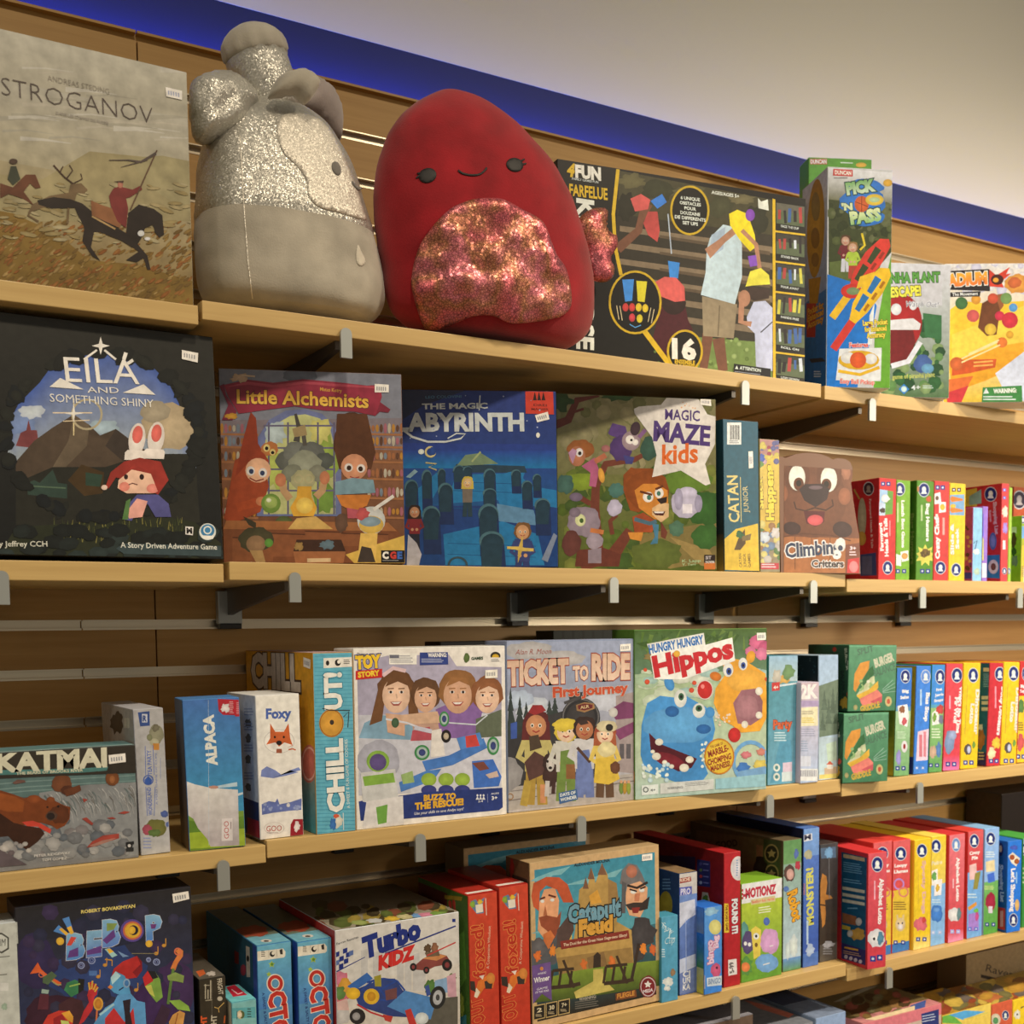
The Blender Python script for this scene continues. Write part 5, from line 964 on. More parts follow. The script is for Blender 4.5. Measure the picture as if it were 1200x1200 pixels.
# ---- llama wool
p = art('alp', m=M_WRAP).crop(100, 800, 5.455); p.fill(C(60, 150, 180), C(72, 112, 170)); 
p.fill(C(104, 130, 40), C(120, 150, 60), (0, 0, 1, .24)); p.poly([(655, 880), (760, 900), (1024, 850), (1024, 930), (660, 960)], C(96, 130, 44)); p.poly([(660, 960), (1026, 930), (1028, 1060), (665, 1062)], C(150, 170, 50))
p.poly([(840, 660), (970, 635), (972, 662), (840, 675)], C(180, 200, 206)); p.poly([(960, 712), (1022, 698), (1022, 712), (975, 724)], C(196, 206, 206))
p.poly([(640, 632), (700, 650), (800, 672), (975, 684), (984, 1040), (800, 1048), (780, 1000), (720, 930), (690, 870), (650, 850)], [C(214, 208, 200), C(216, 210, 202), C(216, 210, 200), C(210, 204, 198), C(168, 156, 154), C(176, 166, 166), C(180, 170, 168), C(186, 176, 172), C(190, 180, 176), C(200, 192, 186)])
p.blob(820, 668, 32, 10, C(190, 140, 120), 3, .1)
p.text('ALPACA', (842, 528), (816, 202), 62, C(226, 226, 220), .055)
p.poly([(845, 104), (1000, 108), (1002, 215), (958, 216), (955, 208), (880, 206), (852, 180)], C(166, 38, 48)); p.blob(894, 160, 26, 28, C(216, 206, 200), 5, .3); p.lines(920, 120, 950, 200, 8, C(210, 150, 150)); p.lines(965, 125, 998, 205, 8, C(206, 140, 140))
p.poly([(872, 870), (940, 866), (942, 1008), (870, 1012)], C(214, 204, 198)); p.text('GOO', (918, 996), (916, 884), 30, C(176, 66, 66), .0); p.lines(928, 890, 934, 990, 1, C(130, 110, 110)); p.line([(786, 110), (790, 1040)], 2, C(190, 200, 206))
p.done()
p = art('alp', 'left').crop(100, 800, 5.455); p.fill(C(96, 70, 40), C(90, 100, 110)); p.done()
# ---- fox head
p = art('foxy').crop(190, 730, 4); p.fill(C(222, 214, 202), C(228, 222, 210)); 
p.text('Foxy', (486, 448), (606, 444), 44, C(76, 98, 160), .045)
p.ring(548, 555, 72, 3, C(190, 184, 176), 24, 56)
p.poly([(506, 470), (530, 510), (570, 510), (592, 470), (600, 540), (612, 575), (570, 590), (550, 606), (520, 588), (488, 570), (506, 540)], C(196, 96, 50)); p.poly([(490, 570), (530, 560), (548, 580), (572, 560), (610, 572), (570, 592), (550, 606), (520, 590)], C(224, 216, 204)); p.ell(548, 562, 13, 11, C(36, 30, 30)); p.ell(528, 535, 5, 6, C(40, 30, 24)); p.ell(570, 535, 5, 6, C(40, 30, 24)); p.poly([(536, 590), (560, 590), (562, 610), (534, 610)], C(150, 84, 60)); p.line([(592, 594), (612, 590), (626, 596)], 6, C(190, 90, 50))
p.poly([(462, 720), (465, 690), (490, 672), (530, 690), (560, 712), (650, 690), (640, 676), (600, 690), (640, 700), (580, 716), (520, 728)], C(120, 132, 180)); p.poly([(468, 900), (466, 850), (500, 835), (530, 840), (540, 822), (550, 850), (600, 840), (654, 822), (652, 876), (600, 880), (520, 890)], C(96, 108, 160)); p.scatter(470, 850, 650, 880, 16, [C(210, 206, 204), C(140, 150, 184)], 3, 10, 3)
p.poly([(602, 945), (615, 920), (668, 918), (668, 1000), (600, 1002)], C(150, 36, 46)); p.blob(632, 955, 16, 22, C(222, 208, 202), 4, .3); p.text('GOO', (488, 978), (560, 974), 26, C(176, 70, 66), .0); p.ring(525, 962, 48, 3, C(196, 180, 170), 20, 28); p.lines(490, 982, 560, 988, 1, C(150, 130, 126)); p.done()
p = art('foxy', 'left').crop(190, 730, 4); p.fill(C(200, 194, 182)); p.fill(C(40, 50, 80), None, (0, 0, 1, .26)); p.poly([(400, 910), (456, 930), (460, 1010), (400, 990)], C(150, 36, 46))
for y in (400, 470, 570, 700): p.lines(385, y, 435, y+40, 3, C(150, 150, 156)); p.blob(405, y+70, 14, 20, C(96, 90, 76), y)
p.done()
# ---- turquoise spine
p = art('chill').crop(190, 730, 4); TQ = C(96, 166, 182); p.fill(TQ)
for i in range(48): y = 155+i*18; p.poly([(715, y), (920, y-6), (920, y-3), (715, y+3)], C(74, 144, 166))
p.poly([(756, 165), (890, 160), (892, 205), (756, 212)], C(224, 216, 200)); p.ell(823, 186, 14, 16, C(40, 36, 34)); p.ell(828, 182, 8, 9, C(224, 216, 200)); p.ell(775, 188, 8, 12, C(40, 36, 34)); p.lines(850, 172, 884, 196, 3, C(90, 84, 80))
p.text('CHILL', (852, 884), (842, 540), 72, C(228, 222, 208), .05, C(62, 130, 150), .04); p.text('UT!', (840, 404), (836, 230), 74, C(228, 222, 208), .05, C(62, 130, 150), .04)
p.ell(793, 470, 58, 66, C(206, 150, 60), 0, 24); p.ring(793, 470, 56, 4, C(150, 96, 44), 24, 64); p.ell(795, 466, 10, 12, C(60, 50, 44)); p.line([(750, 400), (790, 410), (880, 410)], 4, C(50, 50, 50)); p.line([(850, 440), (875, 415), (870, 490)], 4, C(50, 50, 50))
p.text('A SWEET & FUN GAME OF COOKIES', (880, 868), (868, 545), 14, C(214, 220, 214), .0)
p.blob(822, 930, 26, 30, C(206, 200, 180), 4, .2); p.blob(800, 940, 14, 28, C(60, 110, 170), 5); p.blob(815, 905, 12, 10, C(206, 90, 60), 6); p.line([(848, 890), (850, 970)], 4, C(200, 206, 200)); p.done()
p = art('chill', 'left').crop(190, 730, 4); p.fill(C(60, 140, 150), C(206, 146, 36)); p.fill(C(206, 148, 40), None, (0, .45, 1, 1)); p.fill(C(90, 160, 170), C(206, 148, 40), (0, .35, 1, .46)); p.text('CHILL', (420, 290), (650, 312), 130, C(200, 186, 170), .06, C(70, 50, 40), .05); p.ell(690, 660, 40, 90, C(214, 120, 100)); p.ring(690, 660, 34, 4, C(230, 180, 160), 20, 80); p.done()
GB['chill'].sticker([(664, 160), (698, 172), (696, 216), (664, 204)], (190, 730, 4), 'left')
p = art('chill', 'top'); p.fill(C(200, 170, 170)); p.poly([(1, 1), (2, 2), (3, 1)], C(200, 170, 170)); p.done()

# ---- four children, white box
white(228, 222, 208)
p = art('toy').crop(400, 730, 4.445); Wt = C(230, 224, 212)
p.fill(Wt); NVb = C(44, 60, 120)
p.poly([(80, 210), (240, 170), (560, 165), (600, 225), (834, 230), (834, 590), (90, 600)], C(166, 160, 178))
p.poly([(90, 480), (834, 470), (834, 870), (300, 890), (90, 900)], C(200, 200, 206))
def kid(x, y, r, skin, hair, long=False):
    p.blob(x, y-r*.25, r*1.2, r*1.3, hair, int(x), .06)
    if long:
        p.poly([(x-r*1.1, y-r*.5), (x-r*.6, y-r*.5), (x-r*.9, y+r*1.7), (x-r*1.7, y+r*2.0)], hair); p.poly([(x+r*.7, y-r*.6), (x+r*1.15, y-r*.3), (x+r*1.5, y+r*1.6), (x+r*.8, y+r*1.6)], hair)
    p.ell(x, y+r*.1, r*.88, r*1.12, skin, 0, 22)
    for dx in (-.34, .34): p.ell(x+dx*r, y-r*.12, r*.15, r*.09, C(226, 220, 212)); p.ell(x+dx*r, y-r*.12, r*.08, r*.09, C(50, 36, 30)); p.line([(x+dx*r-r*.2, y-r*.33), (x+dx*r+r*.2, y-r*.35)], r*.07, hair)
    p.line([(x, y), (x+r*.06, y+r*.28)], r*.1, tuple(c*.78 for c in skin)); p.poly([(x-r*.38, y+r*.5), (x+r*.38, y+r*.47), (x+r*.18, y+r*.74), (x-r*.18, y+r*.75)], C(160, 84, 76)); p.poly([(x-r*.3, y+r*.53), (x+r*.3, y+r*.5), (x+r*.14, y+r*.63), (x-r*.14, y+r*.64)], C(232, 226, 216))
    p.poly([(x-r*.4, y-r*1.05), (x+r*.5, y-r*1.0), (x+r*.8, y-r*.5), (x+r*.1, y-r*.8), (x-r*.7, y-r*.45)], hair)
p.poly([(90, 600), (120, 520), (210, 480), (370, 500), (400, 610)], C(130, 166, 186)); p.poly([(360, 470), (520, 460), (560, 560), (380, 600)], C(186, 150, 130)); p.poly([(490, 450), (560, 420), (690, 400), (740, 440), (700, 600), (520, 600)], C(128, 96, 150)); p.poly([(700, 500), (834, 450), (834, 590), (700, 600)], C(96, 104, 84)); p.poly([(370, 560), (460, 540), (480, 610), (360, 615)], C(176, 80, 90))
kid(285, 370, 82, C(228, 190, 160), C(112, 76, 48), True); kid(438, 385, 66, C(218, 174, 142), C(104, 72, 48)); kid(605, 370, 84, C(212, 166, 134), C(150, 104, 62)); kid(760, 385, 70, C(230, 192, 162), C(144, 92, 58)); p.line([(215, 275), (270, 235), (335, 250)], 20, C(220, 190, 190))
p.poly([(230, 470), (330, 480), (330, 590), (240, 570)], C(206, 164, 134)); p.poly([(300, 480), (500, 460), (520, 520), (330, 530)], C(206, 170, 140))
p.line([(230, 500), (340, 520), (470, 570)], 10, C(206, 206, 210)); p.line([(380, 545), (470, 565)], 22, C(190, 190, 200)); p.line([(560, 520), (700, 530), (760, 480)], 7, C(200, 206, 210))
p.poly([(470, 560), (520, 550), (540, 690), (465, 700)], C(222, 216, 206)); p.poly([(420, 720), (560, 690), (740, 600), (760, 650), (580, 740), (440, 770)], C(74, 122, 190)); p.poly([(680, 720), (790, 710), (834, 800), (820, 850), (690, 860)], C(66, 110, 186)); p.poly([(600, 600), (720, 570), (740, 630), (620, 660)], C(84, 134, 196)); p.poly([(645, 590), (700, 580), (720, 640), (650, 650)], C(196, 70, 64)); p.poly([(300, 830), (440, 770), (520, 760), (480, 820), (310, 880)], C(80, 130, 196)); p.poly([(310, 790), (370, 770), (380, 830), (320, 840)], C(150, 176, 110))
p.ell(545, 590, 26, 34, C(40, 36, 36)); p.ell(545, 590, 14, 18, C(190, 176, 150)); p.ell(280, 520, 20, 26, C(70, 96, 70))
for x, y, rx, ry in ((535, 500, 26, 40), (420, 675, 40, 40), (790, 640, 32, 48)): p.ell(x, y, rx, ry, C(70, 140, 84)); p.ell(x, y, rx*.72, ry*.74, C(170, 190, 180)); p.ell(x, y, rx*.45, ry*.45, C(60, 70, 120))
for x in (455, 545, 630): p.ell(x, 815, 40, 34, C(150, 180, 70)); p.ell(x, 870, 40, 26, C(60, 66, 130))    # plain round game pieces
p.poly([(680, 730), (740, 722), (770, 760), (720, 770)], C(120, 70, 60)); p.poly([(750, 790), (810, 770), (820, 800), (770, 810)], C(200, 176, 160))
p.poly([(90, 930), (180, 905), (300, 900), (440, 880), (838, 858), (840, 960), (820, 975), (330, 1020), (100, 1030)], NVb)
p.blob(195, 720, 110, 110, C(176, 176, 186), 3, .05); p.poly([(100, 780), (280, 760), (300, 940), (240, 960), (110, 930)], C(206, 206, 200)); p.poly([(110, 800), (270, 780), (280, 830), (120, 850)], C(130, 170, 70)); p.poly([(130, 930), (320, 900), (325, 1050), (110, 1070)], C(214, 210, 204)); p.poly([(180, 960), (240, 945), (235, 1040), (190, 1050)], C(110, 160, 70)); p.ell(190, 720, 60, 56, C(140, 180, 76)); p.ell(190, 725, 44, 44, C(96, 80, 130))  # plain toy shape, no figure
p.text('TOY', (74, 238), (208, 228), 62, C(236, 196, 50), .07, C(50, 60, 130), .05); p.poly([(74, 250), (212, 238), (212, 284), (74, 296)], C(196, 48, 44)); p.text('STORY', (86, 284), (200, 272), 26, C(236, 200, 60), .06); p.text('Disney', (80, 172), (132, 170), 16, C(60, 60, 70), .01, shear=.2); p.text('PIXAR', (146, 168), (198, 166), 10, C(90, 90, 96), .0)
p.rect(248, 158, 392, 216, C(236, 232, 222)); p.lines(254, 170, 388, 212, 4, C(150, 150, 156)); p.rect(250, 166, 300, 184, C(110, 110, 120)); p.poly([(408, 154), (554, 152), (556, 216), (408, 220)], C(50, 66, 130)); p.text('WARNING:', (450, 178), (548, 176), 20, C(232, 228, 216), .04); p.lines(416, 186, 550, 210, 3, C(170, 176, 200))
p.blob(652, 182, 16, 24, C(90, 110, 60), 4, .1); p.text('GAMES', (676, 192), (738, 190), 14, C(60, 80, 60), .04); p.ell(802, 172, 26, 22, C(50, 46, 40)); p.ell(802, 176, 18, 14, C(206, 166, 50)); p.rect(778, 180, 830, 200, Wt); p.lines(780, 188, 828, 204, 2, C(130, 130, 130))
p.text('BUZZ TO', (428, 926), (596, 914), 28, C(222, 170, 50), .06); p.text('THE RESCUE!', (382, 972), (636, 946), 32, C(222, 170, 50), .06); p.text('Use your skills to save Andys toys!', (380, 1000), (636, 974), 14, C(222, 220, 220), .01, shear=.25)
for x in (708, 724, 740): p.ell(x, 898, 5, 6, C(220, 220, 226)); p.poly([(x-9, 920), (x, 902), (x+9, 920)], C(220, 220, 226))
p.text('2-4', (712, 934), (736, 933), 10, C(220, 220, 226), .02); p.line([(760, 890), (762, 935)], 2, C(150, 156, 190)); p.text('3+', (782, 922), (812, 918), 18, C(226, 224, 226), .03); p.text('AGES', (778, 894), (820, 890), 8, C(214, 214, 220), .02)
p.done(); GB['toy'].sticker([(748, 246), (812, 242), (812, 286), (748, 288)], (400, 730, 4.445))
p = art('toy', 'top'); p.fill(C(222, 216, 204)); p.done()

# ---- steam engine
white(226, 216, 200)
p = art('tick', m=M_WRAP).crop(570, 720, 4.616)
p.fill(C(180, 172, 168), C(132, 142, 166)); p.poly([(60, 150), (800, 140), (800, 240), (60, 330)], C(150, 156, 176))
p.blob(230, 200, 140, 50, C(176, 170, 166), 3, .15); p.blob(420, 240, 120, 40, C(180, 174, 170), 4, .15); p.blob(250, 510, 90, 70, C(196, 200, 206), 5, .15); p.blob(180, 460, 70, 50, C(180, 190, 206), 6, .2); p.blob(640, 470, 110, 60, C(190, 190, 196), 7, .2)
for x, y, h in ((130, 720, 330), (180, 700, 260), (340, 640, 180), (90, 740, 260), (370, 620, 180), (215, 690, 220)): p.conifer(x, y, h, 90, C(54, 62, 58))
p.poly([(60, 690), (300, 560), (420, 520), (610, 600), (640, 900), (60, 940)], C(58, 56, 56))
p.ell(510, 560, 105, 110, C(44, 42, 44), 0, 26); p.ring(510, 555, 100, 8, C(96, 92, 90), 26); p.ell(510, 560, 78, 84, C(60, 56, 56)); p.poly([(440, 420), (520, 420), (510, 470), (450, 470)], C(50, 48, 48)); p.line([(560, 430), (420, 480)], 16, C(70, 66, 66))
p.poly([(484, 490), (530, 475), (582, 482), (585, 510), (530, 530), (488, 520)], C(150, 110, 70)); p.poly([(494, 492), (530, 482), (574, 488), (574, 506), (530, 520), (496, 512)], C(104, 36, 38)); p.text('ALR', (508, 512), (556, 504), 16, C(206, 180, 130), .02)
p.poly([(700, 440), (795, 420), (797, 860), (700, 850)], C(156, 140, 136)); p.poly([(660, 520), (740, 470), (796, 480), (796, 560), (700, 570)], C(120, 60, 96)); p.poly([(690, 630), (796, 580), (797, 640), (720, 680)], C(126, 64, 100)); p.ell(686, 530, 24, 26, C(196, 190, 180)); 
for x in (720, 756): p.rect(x, 700, x+24, 780, C(90, 84, 86))
p.poly([(60, 940), (800, 860), (800, 1000), (60, 1065)], C(170, 160, 150)); p.line([(100, 1010), (800, 900)], 6, C(120, 110, 104)); p.line([(100, 960), (790, 880)], 5, C(130, 120, 114)); p.poly([(130, 590), (165, 580), (165, 670), (132, 674)], C(60, 84, 150)); p.blob(120, 870, 80, 90, C(150, 144, 140), 4, .15)
skA, skB, skC = C(196, 134, 92), C(226, 190, 156), C(176, 112, 76)
p.person(268, 1030, 500, skA, C(96, 40, 40), C(186, 170, 104), C(166, 134, 60), True); p.poly([(225, 530), (250, 490), (300, 490), (322, 520), (300, 530), (260, 545)], C(150, 46, 48)); p.poly([(205, 800), (260, 740), (330, 780), (320, 860), (230, 900)], C(84, 56, 50)); p.line([(225, 900), (200, 1035)], 40, C(176, 146, 66)); p.line([(305, 920), (305, 1020)], 30, skA); p.poly([(230, 660), (280, 650), (300, 720), (235, 740)], C(76, 60, 46))
p.blob(345, 870, 44, 60, C(66, 44, 40), 4, .1); p.blob(345, 800, 42, 50, C(60, 42, 38), 5, .1); p.ell(345, 810, 22, 40, C(196, 186, 174)); p.ell(330, 795, 6, 8, C(30, 24, 22)); p.ell(360, 795, 6, 8, C(30, 24, 22)); p.ell(345, 830, 10, 8, C(30, 24, 22)); p.line([(330, 900), (325, 985)], 24, C(190, 180, 170)); p.line([(365, 900), (360, 970)], 20, C(66, 44, 40))
p.person(430, 1010, 440, skB, C(212, 184, 66), C(196, 190, 176), C(110, 130, 62)); p.blob(420, 600, 60, 34, C(214, 186, 66), 6, .2); p.poly([(400, 740), (455, 730), (480, 820), (450, 910), (395, 890)], C(110, 132, 64)); p.rect(430, 810, 480, 890, C(134, 90, 52))
p.person(530, 990, 430, skC, C(56, 38, 34), C(196, 190, 186), C(104, 116, 160)); p.poly([(490, 740), (555, 730), (572, 850), (565, 970), (490, 980)], C(106, 120, 166)); p.line([(490, 720), (560, 800)], 16, C(80, 56, 46)); p.poly([(490, 580), (540, 568), (552, 590), (510, 600)], C(60, 44, 40))
p.person(640, 990, 400, skB, C(160, 84, 52), C(214, 184, 90), C(96, 70, 50), True); p.poly([(590, 780), (690, 770), (720, 890), (660, 920), (580, 910)], C(214, 178, 66)); p.blob(650, 730, 52, 40, C(220, 204, 150), 4, .08); p.poly([(580, 640), (600, 600), (690, 600), (705, 640), (640, 630)], C(150, 70, 50)); p.blob(650, 605, 56, 32, C(206, 190, 150), 5, .08); p.ell(664, 612, 20, 20, C(44, 38, 36)); p.blob(695, 830, 28, 34, C(104, 64, 44), 7, .1)
p.text('TICKET', (112, 380), (446, 362), 118, C(222, 190, 164), .06, C(150, 70, 54), .035, top=C(206, 168, 140)); p.text('TO', (468, 356), (552, 350), 70, C(222, 190, 164), .05, C(150, 70, 54), .035); p.text('RIDE', (568, 348), (776, 342), 124, C(222, 190, 164), .06, C(150, 70, 54), .035, top=C(206, 168, 140))
p.text('First Journey', (358, 448), (766, 420), 52, C(190, 76, 46), .045, C(206, 190, 170), .02); p.text('Alan R. Moon', (156, 218), (350, 212), 28, C(160, 80, 66), -.01, shear=.3)
p.poly([(390, 966), (488, 944), (494, 1000), (394, 1026)], C(64, 96, 140)); p.text('DAYS OF', (398, 986), (482, 970), 16, C(222, 222, 216), .03); p.text('WONDER', (400, 1012), (488, 994), 16, C(222, 222, 216), .03)
for x, c in ((728, (110, 130, 60)), (748, (170, 130, 50)), (768, (140, 150, 60))): p.blob(x, 938, 12, 34, C(*c), x, .1); p.ell(x, 905, 8, 9, C(200, 150, 110))
p.ring(128, 985, 18, 5, C(150, 110, 70)); p.done(); GB['tick'].sticker([(722, 162), (778, 158), (778, 196), (722, 200)], (570, 720, 4.616))
p = art('darkst'); p.fill(C(24, 32, 22), C(30, 36, 28)); 
for i in range(7): p.fill(C(14, 18, 12), None, (.1+.12*i, .9, .13+.12*i, 1))
p.done()

# ---- river animals, drawn as plain rounded shapes
white(232, 220, 198)
p = art('hip').crop(730, 720, 4.616)
p.fill(C(150, 180, 160), C(70, 96, 40)); p.fill(C(184, 196, 160), C(160, 176, 130), (0, .22, 1, .74)); p.fill(C(170, 190, 170), C(186, 196, 160), (0, 0, 1, .25))
for i in range(60):
    rd = random.Random(i); x = rd.uniform(100, 800); p.line([(x, rd.uniform(80, 220)), (x+rd.uniform(-60, 60), rd.uniform(80, 230))], rd.uniform(14, 34), C(*rd.choice(((84, 112, 44), (62, 88, 38), (100, 124, 56)))), 4)
p.scatter(110, 280, 790, 560, 60, [C(196, 204, 170), C(170, 190, 150), C(206, 206, 180), C(160, 186, 170)], 14, 40, 2, 2.0); p.blob(180, 230, 60, 30, C(140, 120, 70), 3)
for x, y, r, c in ((725, 150, 44, (206, 100, 130)), (770, 180, 40, (190, 84, 116)), (690, 200, 30, (206, 110, 140)), (750, 215, 36, (214, 120, 146))): p.blob(x, y, r, r*.9, C(*c), x, .1)
B1, B2, B3 = C(72, 140, 190), C(96, 160, 204), C(44, 100, 156)
p.poly([(100, 600), (130, 480), (200, 440), (280, 450), (340, 440), (480, 520), (498, 620), (480, 700), (420, 760), (460, 860), (430, 900), (280, 905), (120, 850), (95, 760)], B1)
p.blob(300, 600, 190, 100, B2, 3, .05); p.ell(250, 375, 26, 40, B1, -20); p.ell(470, 530, 26, 30, B1); p.ell(265, 525, 38, 30, B3); p.ell(435, 620, 40, 26, B3)
p.poly([(140, 640), (200, 700), (300, 740), (400, 780), (370, 830), (300, 850), (200, 800), (150, 740)], C(84, 26, 36)); p.ell(250, 790, 90, 36, C(120, 34, 44), 20)
for x, y, r in ((195, 690, 22), (360, 785, 22), (180, 768, 24), (330, 830, 26), (225, 800, 14), (262, 822, 14), (160, 742, 12)): p.ell(x, y, r, r*.85, C(226, 216, 190))
p.ell(310, 455, 34, 48, C(222, 220, 206), 0, 20); p.ell(410, 520, 34, 40, C(222, 220, 206), 0, 20); p.ell(314, 445, 15, 20, C(60, 100, 70)); p.ell(410, 508, 18, 18, C(60, 100, 70)); p.ell(314, 445, 7, 10, C(20, 26, 24)); p.ell(410, 508, 8, 9, C(20, 26, 24))
O1, O2 = C(226, 158, 50), C(206, 116, 40)
p.poly([(490, 480), (500, 400), (550, 330), (540, 270), (600, 240), (660, 250), (770, 320), (780, 420), (780, 560), (740, 630), (640, 640), (590, 600), (530, 570)], O1); p.blob(670, 360, 110, 60, C(232, 170, 66), 4, .05); p.ell(500, 335, 32, 24, O2, 20); p.ell(690, 230, 24, 34, O1, 15)
p.poly([(595, 480), (640, 410), (720, 400), (755, 470), (750, 560), (690, 600), (620, 590)], C(150, 100, 104)); p.blob(670, 500, 60, 66, C(170, 118, 120), 5, .06)
for x, y, r in ((735, 415, 20), (735, 545, 18), (658, 595, 18)): p.ell(x, y, r, r*1.1, C(228, 218, 194))
p.ell(568, 300, 28, 38, C(226, 222, 210), 0, 18); p.ell(648, 268, 24, 34, C(226, 222, 210), 0, 18); p.ell(572, 308, 15, 20, C(60, 84, 150)); p.ell(650, 276, 13, 18, C(60, 84, 150)); p.ell(572, 308, 7, 10, C(20, 20, 30)); p.ell(650, 276, 6, 9, C(20, 20, 30))
p.ell(442, 408, 46, 54, C(226, 206, 190)); p.ell(442, 408, 40, 48, C(196, 44, 40), 0, 22); p.ell(602, 652, 34, 40, C(196, 44, 42)); p.ell(430, 390, 10, 12, C(230, 130, 120))
for x, y, r in ((385, 370, 12), (370, 410, 14), (120, 300, 10), (130, 365, 14), (775, 350, 10)): p.ell(x, y, r, r, C(206, 80, 50))
p.scatter(500, 540, 580, 600, 14, [C(222, 200, 170)], 4, 9, 4); p.scatter(420, 690, 450, 830, 10, [C(220, 226, 220)], 5, 10, 4); p.scatter(105, 810, 250, 900, 26, [C(222, 228, 222), C(190, 210, 210)], 6, 16, 4)
p.ring(690, 800, 100, 18, C(110, 160, 196), 24, 120); p.blob(650, 830, 40, 26, C(70, 120, 180), 4); p.blob(740, 810, 34, 26, C(214, 190, 90), 5); p.blob(665, 760, 26, 20, C(206, 120, 120), 6); p.blob(745, 745, 26, 20, C(206, 130, 110), 7); p.poly([(620, 850), (770, 820), (770, 870), (620, 890)], C(120, 160, 190))
p.ell(520, 768, 82, 98, C(206, 130, 40), 0, 26); p.ell(520, 768, 74, 90, C(232, 190, 60), 0, 26); p.text('THE GAME OF', (472, 726), (540, 704), 14, C(130, 60, 40), .02); p.text('MARBLE-', (462, 774), (572, 736), 32, C(140, 50, 36), .04); p.text('CHOMPING', (458, 818), (586, 780), 30, C(140, 50, 36), .04); p.text('MADNESS!', (476, 850), (580, 818), 28, C(140, 50, 36), .04)
p.poly([(128, 160), (436, 100), (445, 165), (590, 125), (606, 250), (330, 352), (180, 350), (150, 210)], C(232, 226, 214))
p.text('HUNGRY HUNGRY', (142, 212), (436, 156), 44, C(50, 110, 170), .045); p.text('Hippos', (170, 338), (600, 228), 104, C(196, 40, 46), .05, C(232, 226, 214), .03); p.ell(290, 213, 18, 18, C(222, 166, 60))
p.poly([(100, 925), (190, 918), (190, 970), (100, 978)], C(222, 224, 214)); p.ring(122, 948, 15, 5, C(60, 70, 70)); p.text('4+', (148, 958), (174, 956), 14, C(60, 70, 70), .02); p.poly([(200, 914), (490, 890), (490, 945), (200, 972)], C(206, 204, 190)); p.text('WARNING:', (238, 948), (326, 940), 13, C(90, 90, 90), .02); p.lines(334, 912, 480, 934, 3, C(130, 130, 126), .4, 3, -.08); p.poly([(500, 890), (770, 862), (770, 930), (500, 945)], C(150, 190, 190))
p.done(); GB['hip'].sticker([(722, 100), (770, 98), (772, 138), (724, 140)], (730, 720, 4.616))
p = art('hip', 'left').crop(730, 720, 4.616); p.fill(C(110, 140, 60), C(96, 130, 44)); p.poly([(60, 290), (82, 300), (80, 540), (60, 530)], C(180, 196, 190)); p.blob(68, 880, 12, 40, C(206, 120, 50), 3); p.done()

# ---- teal, lilac, landscape
p = art('teal', m=M_WRAP).crop(880, 720, 5); p.fill(C(110, 160, 176), C(74, 136, 140)); p.fill(C(170, 186, 180), C(150, 180, 196), (0, .80, 1, 1)); p.blob(190, 380, 40, 26, C(206, 160, 80), 3); p.blob(220, 340, 40, 40, C(110, 140, 90), 4); p.blob(150, 360, 24, 40, C(190, 180, 160), 5); p.poly([(122, 400), (168, 396), (168, 445), (122, 450)], C(196, 60, 56)); p.poly([(168, 412), (272, 398), (272, 408), (168, 424)], C(206, 214, 210)); p.text('4+', (132, 438), (160, 436), 20, C(236, 230, 220), .02)
p.poly([(170, 740), (235, 735), (240, 860), (190, 990), (110, 990)], C(90, 150, 170)); p.text('Party', (130, 672), (240, 664), 50, C(206, 96, 56), .04, C(120, 50, 40), .04); p.lines(136, 690, 216, 750, 4, C(190, 210, 206))
for x, y in ((150, 898), (150, 952)): p.ell(x, y, 20, 24, C(226, 226, 216)); p.ell(x, y, 10, 12, C(80, 130, 130))
p.poly([(186, 870), (240, 864), (240, 920), (186, 924)], C(214, 190, 196)); p.poly([(180, 925), (240, 920), (240, 975), (180, 980)], C(206, 214, 206)); p.done()
p = art('land', 'left', m=M_WRAP).crop(880, 720, 5); p.fill(C(22, 30, 26), C(16, 16, 16)); p.scatter(280, 250, 380, 380, 12, [C(60, 64, 56), C(40, 60, 60)], 2, 5, 3); p.done()
p = art('twok').crop(880, 720, 5); p.fill(C(176, 190, 206), C(196, 172, 172)); p.text('2K', (288, 492), (392, 486), 74, C(232, 222, 214), .05); p.rect(286, 505, 396, 540, C(170, 150, 176)); p.poly([(286, 548), (390, 540), (392, 652), (286, 656)], C(226, 214, 170)); p.lines(296, 565, 380, 590, 3, C(150, 140, 120)); p.lines(296, 604, 380, 640, 4, C(206, 180, 60)); p.lines(286, 670, 390, 720, 4, C(150, 150, 166)); p.lines(286, 740, 340, 810, 5, C(150, 160, 176)); p.rect(290, 830, 350, 890, C(206, 206, 210)); p.rect(286, 905, 392, 975, C(226, 222, 220))
for i in range(12): p.rect(290+i*8, 912, 294+i*8, 950, C(130, 130, 140))
p.done()
p = art('land', m=M_WRAP).crop(880, 720, 5); p.fill(C(190, 206, 214), C(160, 180, 196)); p.poly([(380, 420), (520, 380), (520, 700), (400, 720)], C(110, 124, 100))
for x, y, h in ((430, 560, 120), (480, 580, 160), (455, 640, 150), (500, 640, 130), (420, 680, 110), (505, 560, 110)): p.conifer(x, y, h, 44, C(90, 104, 84))
p.band([(396, 720), (512, 720)], [(396, 950), (512, 950)], C(176, 190, 190), C(196, 214, 222)); p.poly([(440, 760), (500, 740), (505, 850), (450, 870)], C(190, 206, 176)); p.poly([(430, 900), (500, 890), (505, 935), (430, 940)], C(206, 176, 140)); p.poly([(440, 880), (462, 858), (484, 880)], C(190, 90, 66)); p.rect(446, 880, 480, 905, C(220, 210, 190)); p.poly([(400, 940), (510, 930), (510, 958), (400, 964)], C(220, 200, 110)); p.done()
